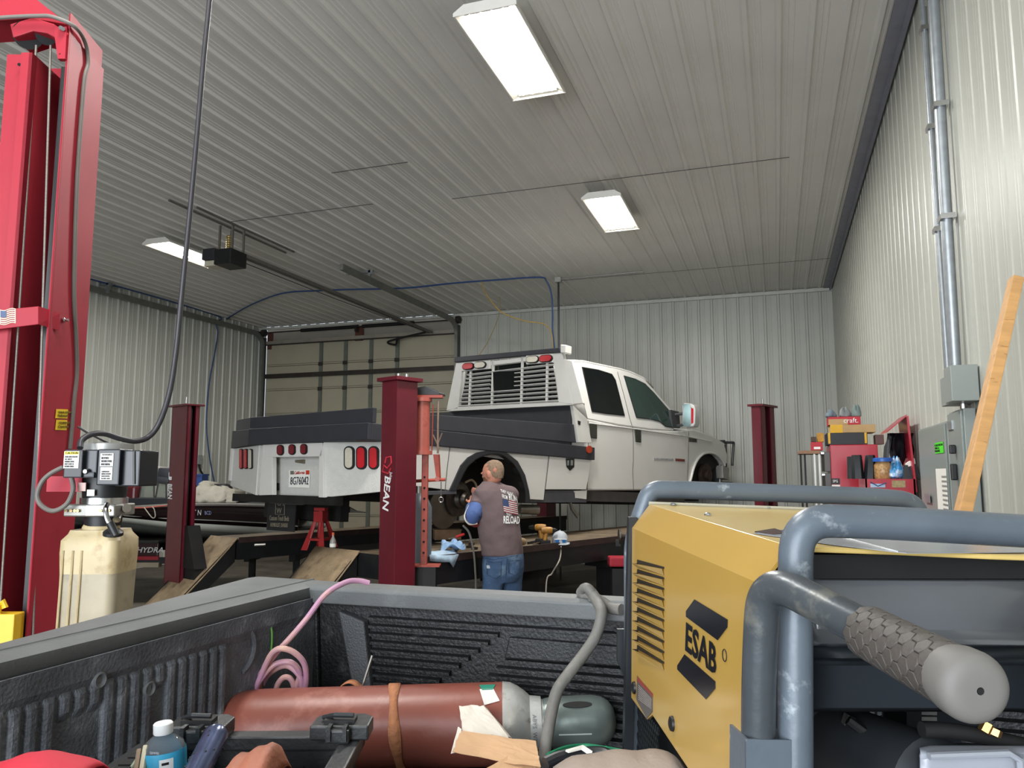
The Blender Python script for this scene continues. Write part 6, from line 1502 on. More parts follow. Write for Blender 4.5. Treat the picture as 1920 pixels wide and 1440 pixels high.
notice(189, 876, 210, 900, -.121, c1_, None, 'CAUTION HOT\nSURFACE DO NOT\nTOUCH MOTOR\nOIL LEVEL CHECK')
a, b = UF.L(146, 905, 1, -.05), UF.L(160, 921, 1, -.05)
ul(MB().span((a.x, -.05, b.z), (b.x, -.045, a.z)), 'plate_label', M_('pink white label', '#c9a8a0', .5)); a, b = UF.L(164, 918, 1, -.048), UF.L(177, 930, 1, -.048); ul(MB().span((a.x, -.05, b.z), (b.x, -.045, a.z)), 'plate_label', PAPER)
ul(MB().tube(smooth_path([UF.L(*q, 1, y) for q, y in (((201, 946), -.07), ((198, 955), -.1), ((201, 972), -.11), ((207, 984), -.11))]), .008, 10), 'release_rod', CHROME, smooth=True)
ul(MB().tube([UF.L(206, 980, 1, -.11), UF.L(216, 1000, 1, -.11), UF.L(218, 1004, 1, -.11)], .012, 12), 'release_handle', BLK, smooth=True)
cap_c = UF.L(212, 1003, 1, -.06); ul(MB().lathe(cap_c, (.1, -.2, 1), [(0, .03), (.01, .03), (.018, .02), (.02, .008)], 18), 'filler_cap', BLK, smooth=True)
# mounting bracket on the column
a, b = UF.L(106, 893, 1, -.03), UF.L(124, 922, 1, -.03); ul(MB().span((a.x-.03, -.03, b.z), (X(160), .05, a.z)), 'mount_bracket', REDC)
ul(MB().tube(smooth_path([UF.L(*q, 1, y) for q, y in (((134, 896), -.06), ((137, 918), -.07), ((125, 945), -.08), ((100, 958), -.09), ((78, 948), -.1), ((70, 930), -.1), ((78, 905), -.1), ((95, 888), -.09), ((118, 876), -.08))]), .0075, 10), 'cord_loop', M_('grey rubber cord', '#6a6560', .6), smooth=True)
# power cable sweeping up to the ceiling
pc = [(150, 840, 2.45), (153, 826, 2.47), (170, 815, 2.5), (195, 813, 2.55), (225, 822, 2.6), (255, 827, 2.65), (280, 818, 2.7), (300, 790, 2.72), (318, 735, 2.75), (330, 660, 2.78), (338, 580, 2.8), (348, 480, 2.82), (358, 380, 2.84), (370, 250, 2.86), (382, 110, 2.88), (393, 0, 2.9), (402, -110, 2.92)]
P = smooth_path([AT(*q) for q in pc], 8); pt = P[-1]; d = (P[-1]-P[-3]).normalized(); P.append(pt+d*((H-.02-pt.z)/d.z))
tag(MB().tube(P, .0095, 12).build('power_cable', M_('black rubber cable', '#2e2d31', .45, 0, .15, 20), smooth=True), 'long black power cable sweeping down from the ceiling to the motor box', 'cable')
tag(MB().tube([AT(146, 800, 2.75), AT(165, 812, 2.75), AT(203, 831, 2.7)], .004, 6).build('thin_wire', BLK, smooth=True), 'thin black wire running from the red column behind the motor', 'wire')
# ================================================================ the pickup bed we look out of
LINER = M_('scuffed black bed liner', '#5c6067', .5, 0, .35, 16, .35, 160, '#888c92', .2, 16)
CAPM_ = M_('grey black rail cap', '#5d6061', .55, 0, .12, 9, .1, 200, '#6b6e6e', .1, 8)
TGM = M_('black tailgate liner', '#1f2022', .5, 0, .25, 12, .3, 140, '#47494c', .08, 16)
ZR = 1.38
pk = thing('pickup_bed', 'open pickup truck bed with black ribbed liner in the foreground, tailgate up', 'pickup bed', loc=(-.3, .8, 0))
def kb(mb, name, m, **k): return mb.build(name, m, pk, WORLD, **k)
xi = -1.085; ye = 1.73; y0_ = -.35
oa, ob = W(0, 1210, 2, ZR), W(490, 1079, 2, ZR)
def xo(y): return oa.x+(ob.x-oa.x)*(y-oa.y)/(ob.y-oa.y)
ys = [y0_, 0, .4, .8, 1.1, 1.4, 1.6, 1.72]
mb = MB(); g = []
for y in ys:
    x1 = xo(y); w = 1.0
    g.append([V((x1-.06, y, .9)), V((x1-.03, y, ZR-.06)), V((x1, y, ZR)), V((x1+.03, y, ZR+.004)), V((xi-.03, y, ZR+.002)), V((xi, y, ZR-.006)), V((xi+.003, y, ZR-.03))])
g.append([p+V((.02, .06, -.01)) for p in g[-1]]); 
kb(mb.sheet(g), 'rail_cap', CAPM_, smooth=True, sol=.006)
kb(MB().tube([V((xi-.035, y0_, ZR+.003)), V((xi-.035, ye, ZR+.003))], .005, 6), 'cap_ridge', CAPM_)
# liner side wall, vertical flutes
def flute(y):
    k = (y/.044) % 1; return .010 if .18 < k < .72 else 0.0
mb = MB(); g = []
FP = .0285; y = y0_; prof_ = ((0, 0), (.12, .2), (.22, .8), (.34, 1), (.62, 1), (.74, .8), (.84, .2), (.92, 0))
while y < 1.335:
    pad = .955 < y < 1.03 or 1.145 < y < 1.185
    for k, h in prof_:
        d = .0085*h; yy = y+k*FP; e_ = 0 if pad else 1
        g.append([V((xi+.002+d, yy, .86)), V((xi+.002+d, yy, 1.175)), V((xi+.002+d*e_, yy, 1.19)), V((xi+.002+d*e_, yy, 1.262)), V((xi+.002+d, yy, 1.277)), V((xi+.002+d, yy, 1.298)), V((xi+.004, yy, 1.306)), V((xi+.009, yy, 1.318)), V((xi+.010, yy, ZR-.028))])
    y += FP
for y in (1.36, 1.5, 1.66, 1.68): g.append([V((xi+.002, y, z)) for z in (.86, 1.175, 1.19, 1.262, 1.277, 1.298)]+[V((xi+.004, y, 1.306)), V((xi+.009, y, 1.318)), V((xi+.010, y, ZR-.028))])
kb(mb.sheet(g), 'side_liner', LINER, sol=.004)
for (px, py) in ((188, 1276), (281, 1292)):
    c = W(px, py, 0, xi+.012); kb(MB().lathe(c-V((.012, 0, 0)), (1, 0, 0), [(0, .016), (.012, .014), (.014, .011), (.010, .006)], 18), 'liner_bolt', M_('grey washer', '#6d7074', .45, .2), smooth=True)
c = W(447, 1208, 0, xi+.002)
P_ = [c+V((.003, .048*math.cos(a_), .048*math.sin(a_)-.012)) for a_ in [rad(x) for x in range(-75, 106, 15)]]
kb(MB().tube(P_, .006, 6), 'moulded_ring', LINER, smooth=True)
kb(MB().lathe(W(490, 1172, 0, xi+.004), (1, 0, 0), [(-.002, .018), (.003, .016), (.001, .010)], 16), 'moulded_dimple', LINER, smooth=True)
# floor with ribs
mb = MB().span((xi, y0_, .80), (.55, 1.66, .848)); x = xi+.03
while x < .52: mb.span((x, y0_, .848), (x+.045, 1.64, .86)); x += .085
kb(mb, 'bed_floor', TGM)
kb(MB().span((xo(1)-.0, y0_, .45), (xi-.02, 1.72, .86)), 'bed_side_skin', M_('truck body grey', '#55585c', .3, .3))
# right wall (mostly hidden by the welder)
kb(MB().span((.55, y0_, .8), (.57, 1.68, ZR-.02)).span((.54, y0_, ZR-.02), (.70, 1.72, ZR)), 'right_wall', LINER)
# tailgate: cap, frame, recessed ribbed panel
yt = 1.66
tg = kb(MB().span((xi-.02, yt+.035, .84), (.56, yt+.075, ZR-.01)), 'tailgate', TGM); MW[tg.name] = MW[pk.name]
def tb_(mb, name, m, **k): return mb.build(name, m, tg, WORLD, **k)
xl = W(528, 1100, 1, yt).x
zt_ = ZR
tb_(MB().prism([(xl, yt, zt_-.040), (xl, yt-.004, zt_-.006), (xl, yt+.01, zt_+.002), (xl, yt+.075, zt_+.002), (xl, yt+.08, zt_-.03)], (.56-xl, 0, 0)), 'tailgate_cap', CAPM_, bev=.003)
wl = lambda px, py, y=yt+.035: W(px, py, 1, y)
def raised(pts, y0=yt+.035, y1=yt+.012, m=TGM, name='tailgate_panel', bev=.004):
    return tb_(MB().prism([W(px, py, 1, y0) for px, py in pts], (0, y1-y0, 0)), name, m, bev=bev)
raised([(520, 1140), (572, 1140), (580, 1320), (520, 1320)])
raised([(592, 1140), (600, 1138), (605, 1330), (590, 1330)], y1=yt+.02)
raised([(645, 1142), (692, 1162), (708, 1310), (676, 1310)], y1=yt+.008, m=M_('worn grey wedge', '#4b4d50', .5, 0, .1, 20, .4, 220))
# horizontal ribs, two fields split by a slanted bar
mb = MB()
for k in range(11):
    z = wl(800, 1160).z-.0185*k; xa = wl(694+1.5*k, 1200).x; xb_ = wl(1162-0*k, 1200).x if k < 1 else wl(955-18*k, 1200).x
    mb.prism([(xa, yt+.034, z), (xa, yt+.020, z-.003), (xa, yt+.020, z-.009), (xa, yt+.034, z-.012)], (xb_-xa, 0, 0))
for k in range(14):
    z = wl(1000, 1236).z-.0185*k; xa = wl(950-16*k, 1200).x; xb_ = .5
    mb.prism([(xa, yt+.034, z), (xa, yt+.020, z-.003), (xa, yt+.020, z-.009), (xa, yt+.034, z-.012)], (xb_-xa, 0, 0))
tb_(mb, 'tailgate_ribs', TGM)
raised([(958, 1192), (1230, 1215), (1230, 1252), (950, 1232)], y1=yt+.018)
tb_(MB().tube([W(1150, 1180, 1, yt+.02), W(1160, 1185, 1, yt-.01), W(1168, 1195, 1, yt-.005)], .003, 6), 'hook', M_('hook wire', '#77797b', .4, .6))
# the rest of the pickup behind the camera's feet: wheels carry the bed
for (wx_, wy_) in ((-1.0, .15), (.42, .15)):
    kb(MB().lathe((wx_-.12, wy_, .36), (1, 0, 0), [(0, .22), (.0, .34), (.03, .36), (.21, .36), (.24, .34), (.24, .22)], 28), 'wheel', RUB, smooth=True)
kb(MB().span((-.95, y0_, .42), (.38, 1.68, .80)), 'chassis', DARK)

# ================================================================ brown gas bottle lying across the bed
CD = 1.60
p1 = AT(400, 1372, CD); p2 = AT(944, 1356, CD); ax = (p2-p1).normalized(); Lb = (p2-p1).length
gb = thing('gas_cylinder', 'large brown gas bottle with silver shoulder and grey cap lying across the bed', 'gas cylinder', loc=p1)
BR = M_('brown bottle paint', '#854a3e', .38, 0, .12, 6, .05, 60, '#a3695c', .12, 9)
R0 = .0805
MB().lathe(p1, ax, [(0, .012), (.004, .03), (.012, .048), (.025, .062), (.045, .074), (.07, .079), (.1, R0), (Lb, R0)], 40).build('bottle_body', BR, gb, WORLD, smooth=True)
def axd(px): return (AT(px, 1356, CD)-p2).length*(1 if px > 944 else -1)
SIL = M_('worn silver paint', '#c9c9c4', .35, .45, .12, 30, .1, 100, '#8c7a70', .12, 22)
MB().lathe(p2, ax, [(0, R0+.0006), (axd(958), R0-.001), (axd(972), .072), (axd(985), .062), (axd(994), .053)], 40).build('shoulder', SIL, gb, WORLD, smooth=True)
MB().lathe(p2, ax, [(axd(992), .050), (axd(993), .053), (axd(1015), .050), (axd(1016), .044), (axd(1022), .044)], 36).build('neck_ring', SIL, gb, WORLD, smooth=True)
e1 = axd(1155); e0 = axd(1018)
capo = MB().lathe(p2, ax, [(e0, .044), (e0+.006, .046), (e0+.02, .049), (e1-.05, .050), (e1-.03, .047), (e1-.015, .039), (e1-.005, .025), (e1, .006)], 40).build('valve_cap', M_('green grey cap', '#6f7a76', .32, .35, .1, 12, .05, 40), gb, WORLD, smooth=True)
MW[capo.name] = MW[gb.name]
cu = (UPV-ax*UPV.dot(ax)).normalized(); cv = ax.cross(cu)
cc = p2+ax*((e0+e1)/2-.005); toc = -CF
th = .62; rd = cu*math.cos(th)+cv*math.sin(th)*(1 if cv.dot(toc) > 0 else -1)
slot = [cc+rd*.0495+ax*(.03*math.cos(t))+rd.cross(ax)*(.0075*math.sin(t)) for t in [2*math.pi*i/24 for i in range(24)]]
MB().prism(slot, rd*.0015).build('cap_slot', INK, capo, WORLD)
MB().tube([p2+ax*(e0+.03)+(cu*-.1+toc*1).normalized()*.0505, p2+ax*(e1-.055)+(cu*-.1+toc*1).normalized()*.0505], .0015, 6).build('cast_line', M_('pale scratch', '#a9b3ae', .5), capo, WORLD)
def curved_text(body, px, span, ang, m):
    me = text_mesh(body, 1, extrude=0); xs = [v.co.x for v in me.vertices]; w_ = max(xs)-min(xs)
    for v in me.vertices:
        t = ang-(v.co.x-min(xs))/w_*span; r = cu*math.cos(t)+cv*math.sin(t)*(1 if cv.dot(toc) > 0 else -1)
        v.co = p2+ax*(axd(px)+v.co.y*.012)+r*(.0535 if px > 985 else .0605 if px > 975 else .0735)
    return link('stamped_text', me, m, gb, WORLD)
STP = M_('stamp shadow', '#77797a', .5, .4)
curved_text('ABYS  W7Y', 998, -1.1, 1.0, STP); 
def patch(pts, m, name, lift=.0012, n=8):
    "sticker wrapped on the bottle: px outline corners tl,tr,br,bl"
    tl, tr_, br_, bl_ = pts; g = []
    for j in range(n+1):
        r = []
        for i in range(n+1):
            u, v = i/n, j/n; px = (tl[0]*(1-u)+tr_[0]*u)*(1-v)+(bl_[0]*(1-u)+br_[0]*u)*v; py = (tl[1]*(1-u)+tr_[1]*u)*(1-v)+(bl_[1]*(1-u)+br_[1]*u)*v
            d = ray(px, py).normalized(); w = CP-p1; dd = d-ax*d.dot(ax); ww = w-ax*w.dot(ax); A_ = dd.dot(dd); B_ = 2*dd.dot(ww); C_ = ww.dot(ww)-(R0+lift)**2
            D_ = B_*B_-4*A_*C_; t = (-B_-math.sqrt(max(D_, 0)))/(2*A_); r.append(CP+d*t)
        g.append(r)
    return MB().sheet(g).build(name, m, gb, WORLD, smooth=True)
patch([(898, 1284), (929, 1283), (924, 1293), (904, 1294)], M_('green diamond sticker', '#2f8b74', .4, 0, .1), 'sticker')
patch([(899, 1292), (925, 1291), (937, 1314), (908, 1322)], M_('torn white sticker', '#dedbd6', .6, 0, .15, 50), 'sticker')
# orange webbing strap round the bottle
STR = M_('faded orange webbing', '#ad7350', .8, 0, .1, 40, .3, 120)
def strap_at(px0, px1, a0, a1, n=26):
    g = []
    for i in range(n+1):
        t = a0+(a1-a0)*i/n; r = cu*math.cos(t)+cv*math.sin(t)*(1 if cv.dot(toc) > 0 else -1); o_ = math.sin(i*.9)*.0005; w_ = 1+.25*math.sin(i*.55)
        cx_ = axd(px0)*(1-i/n)+axd(px1)*i/n; g.append([p2+ax*(cx_-.010*w_)+r*(R0+.002+o_), p2+ax*(cx_+.010*w_)+r*(R0+.002+o_)])
    return g
tag(MB().sheet(strap_at(738, 762, -.35, 3.0)).build('orange_strap', STR, smooth=True, sol=.0025), 'faded orange webbing strap wrapped down over the middle of the brown bottle', 'strap')
def ribbon(pts, w, m, name, label, cat, wd=None, group=None):
    P = smooth_path(pts, 8); wd = V(wd) if wd else None; g = []
    for i, p in enumerate(P):
        d = (P[min(i+1, len(P)-1)]-P[max(i-1, 0)]).normalized(); s = (wd or d.cross(CF)).normalized(); g.append([p-s*w/2, p+s*w/2])
    return tag(MB().sheet(g).build(name, m, smooth=True, sol=.0025), label, cat, group)
ribbon([AT(x, y, 1.66) for x, y in ((640, 1300), (642, 1285), (655, 1278), (668, 1282), (680, 1298), (682, 1310))], .018, STR, 'orange_strap', 'small curled loop of orange strap behind the brown bottle by the steel rod', 'strap', wd=(CF+CR*.25))
ribbon([AT(x, y, 1.67) for x, y in ((438, 1310), (444, 1285), (462, 1274), (478, 1278), (482, 1300), (484, 1315))], .03, STR, 'orange_strap', 'orange strap end under the pink hose coil at the left end of the bottle', 'strap', wd=(CF+CR*.5))
tag(MB().cyl(AT(672, 1310, 1.68), AT(698, 1229, 1.70), .003).build('steel_rod', ALU, smooth=True), 'thin steel rod sticking up behind the brown bottle', 'rod')
# ================================================================ hoses and cables in the bed
PINK = M_('pink welding hose', '#b98ba6', .45, 0, .12, 14, dirt='#c9a08c', dirt_amt=.3, dscale=5)
ph_ = [(692, 1093, 1.80), (672, 1089, 1.79), (648, 1092, 1.77), (610, 1115, 1.73), (575, 1160, 1.70), (545, 1195, 1.69), (515, 1228, 1.68), (490, 1262, 1.68), (468, 1300, 1.68), (470, 1320, 1.68), (480, 1290, 1.67), (510, 1225, 1.66), (540, 1218, 1.66), (568, 1240, 1.67), (574, 1275, 1.68), (565, 1310, 1.69), (556, 1290, 1.69), (562, 1262, 1.69), (545, 1242, 1.68), (515, 1246, 1.68), (490, 1272, 1.67), (478, 1300, 1.68), (482, 1312, 1.69), (500, 1268, 1.7), (535, 1248, 1.7), (562, 1268, 1.69), (566, 1300, 1.69)]
tag(MB().tube(smooth_path([AT(*p) for p in ph_], 8), .0062, 10).build('pink_hose', PINK, smooth=True), 'pink purple hose coiled in the bed corner and looping up over the tailgate', 'hose')
tag(MB().tube(smooth_path([AT(*p) for p in ((516, 1310, 1.69), (520, 1285, 1.69), (533, 1270, 1.69), (547, 1276, 1.69), (556, 1310, 1.69))], 8), .0062, 10).build('pink_hose', PINK, smooth=True), 'short inner loop of pink hose standing inside the coil', 'hose')
tag(MB().tube(smooth_path([AT(*p) for p in ((505, 1160, 1.72), (510, 1190, 1.72), (507, 1235, 1.72), (500, 1280, 1.72), (494, 1310, 1.72))], 6), .0022, 6).build('green_wire', M_('green yellow wire', '#5f9a45', .4), smooth=True), 'thin green wire hanging in the corner between side wall and tailgate', 'wire')
GCAB = M_('dirty grey welding cable', '#6d6b66', .6, 0, .2, 18, .2, 60, '#8d8a82', .2, 9)
gp_ = [(1165, 1143, 1.62), (1145, 1140, 1.64), (1128, 1128, 1.66), (1108, 1118, 1.68), (1090, 1112, 1.70), (1098, 1106, 1.70), (1108, 1110, 1.67), (1120, 1128, 1.64), (1128, 1150, 1.60), (1118, 1190, 1.58), (1096, 1225, 1.56), (1065, 1265, 1.53), (1045, 1295, 1.51), (1034, 1335, 1.49), (1026, 1380, 1.46), (1019, 1425, 1.43), (1012, 1475, 1.40)]
tag(MB().tube(smooth_path([AT(*p) for p in gp_], 8), .0118, 14).build('welding_cable', GCAB, smooth=True), 'dirty grey welding cable knotted over the tailgate and hanging down past the bottle cap', 'cable')
k_ = [(1100, 1128, 1.69), (1092, 1108, 1.69), (1100, 1102, 1.67), (1110, 1112, 1.66), (1112, 1125, 1.66)]
tag(MB().tube(smooth_path([AT(*p) for p in k_], 8), .0105, 12).build('cable_knot', GCAB, smooth=True), 'upper loop of the knot in the grey cable on the tailgate top', 'cable')
tag(MB().tube(smooth_path([AT(*p) for p in ((1028, 1415, 1.4), (1060, 1402, 1.45), (1095, 1398, 1.48), (1130, 1402, 1.45), (1165, 1408, 1.4))], 8), .004, 8).build('green_cable', M_('green cable', '#2d8a63', .4), smooth=True), 'green cable curving below the grey bottle cap', 'cable')
tag(MB().tube(smooth_path([AT(*p) for p in ((1022, 1432, 1.36), (1050, 1420, 1.38), (1090, 1413, 1.4), (1130, 1412, 1.4), (1150, 1425, 1.38))], 8), .011, 10).build('black_hose', BLKS, smooth=True), 'thick black hose lying under the green cable at the bottom edge', 'hose')
tag(MB().prism([AT(1060, 1409, 1.38), AT(1092, 1400, 1.4), (AT(1110, 1412, 1.38)), AT(1100, 1413, 1.38), AT(1090, 1406, 1.39), AT(1066, 1412, 1.37)], (0, .004, .002)).build('steel_bracket', PAPER), 'bright angled steel piece lying below the bottle cap', 'bracket')
# ---- crumpled paper bag on the bottle
BAG = M_('brown kraft paper', '#c9a27c', .8, 0, .15, 7, .4, 18)
def crumple(corners, n, amp, seed, m, name, parent=None, fold=None):
    rnd = random.Random(seed); a, b, c, d = corners; g = []; ph = [rnd.uniform(0, 6) for _ in range(5)]
    for j in range(n+1):
        r = []
        for i in range(n+1):
            u, v = i/n, j/n; p = (a*(1-u)+b*u)*(1-v)+(d*(1-u)+c*u)*v
            k = amp*(abs(math.sin(4*u+3*v+ph[0]))+.6*abs(math.sin(7*v-4*u+ph[1]))+.3*math.sin(11*u+ph[2])); r.append(p-CF*k+V((rnd.uniform(-1, 1), 0, rnd.uniform(-1, 1)))*amp*.18)
        g.append(r)
    return MB().sheet(g).build(name, m, parent, WORLD if parent else None, sol=.001)
t = thing('paper_bag', 'crumpled brown and white paper bag lying on the right end of the brown bottle', 'paper bag', loc=AT(930, 1390, 1.45))
crumple([AT(861, 1322, 1.50), AT(906, 1321, 1.505), AT(955, 1382, 1.45), AT(868, 1372, 1.44)], 8, .004, 1, M_('white bag paper', '#ded6ca', .8, 0, .06, 7, .3, 20), 'white_side', t)
crumple([AT(864, 1368, 1.44), AT(1004, 1388, 1.43), AT(1014, 1438, 1.36), AT(848, 1408, 1.38)], 10, .005, 2, BAG, 'brown_side', t)
crumple([AT(1001, 1390, 1.43), AT(1014, 1440, 1.37), AT(980, 1500, 1.3), AT(900, 1445, 1.33)], 8, .004, 3, BAG, 'brown_side', t)
crumple([AT(859, 1362, 1.45), AT(866, 1366, 1.44), AT(855, 1410, 1.39), AT(846, 1412, 1.40)], 4, .002, 4, MATS['white bag paper'], 'folded_lip', t)
crumple([AT(906, 1321, 1.505), AT(953, 1380, 1.45), AT(960, 1384, 1.46), AT(915, 1330, 1.53)], 4, .002, 5, MATS['white bag paper'], 'white_side', t)
# ---- dark case that the bottle rests on
cb_ = (p1+p2)/2
tag(MB().box((cb_.x+.06, cb_.y-.02, (p1.z-R0-.005+.862)/2), (.62, .2, p1.z-R0-.005-.862), Matrix.Rotation(YAW, 3, 'Z'), .01).build('equipment_case', BLK), 'plain black case under the brown bottle on the bed floor', 'case')
# ================================================================ open black tool case in the lower left
TD = 1.22
c1, c2, c3 = AT(318, 1350, TD), AT(668, 1398, TD), AT(100, 1448, 1.02)
zt_ = (c1.z+c2.z)/2; c1.z = c2.z = zt_; c3 = W(118, 1440, 2, zt_)
ex = (c2-c1).normalized(); ey = (c3-c1); ey = (ey-ex*ey.dot(ex)).normalized()
KF = Frame(c1, ex, ey)
KX = (c2-c1).length; KY = .42; 
KF_up = KF.z if KF.z.z > 0 else -KF.z; sg = 1 if KF.z.z > 0 else -1
kc = thing('tool_case', 'open black plastic tool case with corner latches in the lower left of the bed', 'tool case', KF)
PLA = M_('black moulded plastic', '#2b2d2f', .42, 0, .15, 12, .1, 120)
def kk(mb, name, m=PLA, **k): return mb.build(name, m, kc, KF, **k)
dz = -sg*(zt_-.868)
w_ = .012
kk(MB().span((0, 0, dz), (KX, w_, -sg*.02)).span((0, 0, dz), (w_, KY, -sg*.02)).span((KX-w_, 0, dz), (KX, KY, -sg*.02)).span((0, KY-w_, dz), (KX, KY, -sg*.02)).span((0, 0, dz), (KX, KY, dz+sg*.012)), 'case_body')
kk(MB().span((-.012, -.012, -sg*.022), (KX+.012, .018, 0), .003).span((-.012, -.012, -sg*.022), (.018, KY, 0), .003).span((KX-.018, -.012, -sg*.022), (KX+.012, KY, 0), .003), 'case_rim')
kk(MB().prism([(.04, w_, -sg*.06), (.06, w_, -sg*.045), (KX-.08, w_, -sg*.045), (KX-.05, w_, -sg*.07), (KX-.05, w_, -sg*.2), (.04, w_, -sg*.2)], (0, .006, 0)), 'moulded_panel')
def latch(x, y):
    o = kk(MB().prism([(x-.045, y-.02, 0), (x-.03, y-.035, 0), (x+.03, y-.035, 0), (x+.045, y-.02, 0), (x+.045, y+.03, 0), (x-.045, y+.03, 0)], (0, 0, sg*.022)), 'corner_block', bev=.003); MW[o.name] = KF.M
    MB().span((x-.025, y-.005, sg*.022), (x+.022, y+.022, sg*.028)).build('latch_pocket', INK, o, KF)
    MB().span((x-.018, y+.022, sg*.0), (x+.018, y+.045, sg*.02), .003).tube([(x-.03, y+.0, sg*.026), (x-.01, y+.015, sg*.034), (x+.02, y+.018, sg*.034)], .004, 6).build('latch_tab', PLA, o, KF)
    for q in (-.012, .012): MB().span((x+q-.003, y+.03, sg*.005), (x+q+.003, y+.05, sg*.026)).build('latch_ridge', PLA, o, KF)
latch(.055, .01); latch(KX-.02, .01)
mb = MB()
for k in range(6): mb.span((-.008, .10+k*.028, 0), (.014, .120+k*.028, sg*.006))
kk(mb, 'rim_teeth', INK)
kk(MB().prism([(-.02, .06, 0), (.02, .06, 0), (.02, .3, 0), (-.03, .3, 0)], (0, 0, sg*.004)), 'hinge_strip')
# ---- things in the tool case
wbp = AT(308, 1440, 1.06)
zb0 = .885
def upright(name, label, cat, px, py, d): 
    c = AT(px, py, d); return c, thing(name, label, cat, loc=(c.x, c.y, zb0))
c, t = upright('water_bottle', 'clear water bottle with white cap and blue label in the tool case', 'bottle', 306, 1400, 1.08)
BR_, BH = .88, .86
tilt = (UPV-CR*.06).normalized(); base_ = AT(306, 1354, 1.10)-tilt*(.215*BH)
def bprof(P): return [(h*BH, r*BR_) for h, r in P]
PET = M_('clear bottle plastic', '#dfe6ea', .05, 0, .02, trans=.9, ior=1.33)
MB().lathe(base_, tilt, bprof([(0, .028), (.006, .033), (.03, .034), (.045, .032), (.06, .034), (.172, .034), (.182, .0305), (.191, .020), (.197, .0125), (.200, .0125)]), 28).build('bottle_body', PET, t, WORLD, smooth=True)
MB().lathe(base_, tilt, bprof([(.197, .0140), (.199, .0150), (.213, .0150), (.215, .013)]), 24).build('cap', M_('translucent white cap', '#dfe3e3', .35), t, WORLD, smooth=True)
o = MB().lathe(base_, tilt, bprof([(.115, .0345), (.115, .0349), (.168, .0349), (.174, .0342)]), 28, False).build('label', M_('blue bottle label', '#3fa6cf', .4, 0, .05), t, WORLD, smooth=True)
fx = (-CF-tilt*(-CF).dot(tilt)).normalized(); sx = tilt.cross(fx)
def onb(a_, h, r=.0354): return base_+tilt*(h*BH)+(fx*math.cos(a_)+sx*math.sin(a_))*(r*BR_)
MB().prism([onb(-.35+.28*math.cos(q), .148+.0085*math.sin(q), .0356) for q in [i*.52 for i in range(12)]], -fx*.0004).build('label_dot', M_('label green', '#8cc85a', .5), o, WORLD)
MB().sheet([[onb(a_, h, .0352) for h in (.126, .166)] for a_ in (.25, .4, .55, .7, .85)]).build('label_panel', M_('label white', '#e2e8ea', .5), o, WORLD)
MB().sheet([[onb(a_, h, .0354) for h in (.157, .161)] for a_ in (.35, .5, .65)]).build('label_print', INK, o, WORLD)
for hh in (.124, .130): MB().sheet([[onb(a_, h, .0353) for h in (hh, hh+.002)] for a_ in (-.9, -.7, -.5, -.3, -.1, .1)]).build('label_stripe', PAPER, o, WORLD)
a, b = AT(408, 1372, 1.12), AT(362, 1462, 1.02)
t = thing('flashlight', 'dark blue wet-looking torch tube leaning in the tool case beside the water bottle', 'flashlight', loc=b)
MB().lathe(a, (b-a), [(0, .008), (.003, .015), (.008, .0175), (.02, .0175), ((b-a).length, .017)], 26).build('barrel', M_('wet blue black metal', '#4a5472', .22, .5, .4, 30), t, WORLD, smooth=True)
rnd = random.Random(3)
dd = (b-a).normalized(); u_, w2 = frame_from(dd)
o_ = MB()
for _ in range(26):
    s_ = rnd.uniform(.01, .10); an_ = rnd.uniform(0, 6.28); r_ = u_*math.cos(an_)+w2*math.sin(an_); o_.ball(a+dd*s_+r_*.0172, .0016, .0016, .0016, 8)
o_.build('water_drops', INK, t, WORLD)
LEA = M_('brown leather', '#9a5f49', .6, 0, .12, 20, .25, 60)
def pile(name, outline, base_y, d, m, label, cat, depth=.07, seed=1, n=22, amp=.004):
    "soft heap whose skyline follows the px outline"
    g = []; rnd = random.Random(seed); ph = rnd.uniform(0, 6)
    x0, x1 = outline[0][0], outline[-1][0]
    for i in range(n+1):
        px = x0+(x1-x0)*i/n; j = 0
        while j < len(outline)-2 and px > outline[j+1][0]: j += 1
        (xa, ya), (xb_, yb_) = outline[j], outline[j+1]; py = ya+(yb_-ya)*(px-xa)/(xb_-xa); top = AT(px, py, d); bot = AT(px, base_y, d); r = []
        F_ = V((CF.x, CF.y, 0)).normalized()
        for q in range(11):
            f = q/10; ang_ = math.pi*f; r.append(V((top.x, top.y, bot.z))-F_*(depth*math.cos(ang_))+V((0, 0, max(top.z-bot.z, .002)*math.sin(ang_)**.7+amp*math.sin(5*f+i*.9+ph))))
        g.append(r)
    return tag(MB().sheet(g).build(name, m, smooth=True, angle=180, sol=.003), label, cat)
pile('leather_glove', [(424, 1440), (440, 1422), (462, 1416), (485, 1404), (500, 1400), (512, 1406), (522, 1440), (524, 1446)], 1520, 1.05, LEA, 'brown leather work glove peaking up at the bottom edge inside the tool case', 'glove', seed=4, amp=.0015)
pile('red_cloth', [(-30, 1440), (10, 1430), (40, 1418), (75, 1414), (120, 1422), (165, 1438), (170, 1445)], 1500, .92, M_('bright red cloth', '#c5283c', .7, 0, .05), 'bright red rounded cloth at the bottom left corner', 'cloth', depth=.05, seed=2, amp=.0006)
pile('canvas_rag', [(1040, 1445), (1068, 1428), (1120, 1416), (1170, 1412), (1225, 1411), (1262, 1416), (1285, 1436), (1290, 1445)], 1520, 1.12, M_('grey brown canvas', '#8e8176', .85, 0, .1, 14, .3, 50), 'grey brown canvas rag at the bottom edge below the yellow welder', 'rag', depth=.06, seed=7, amp=.0015)
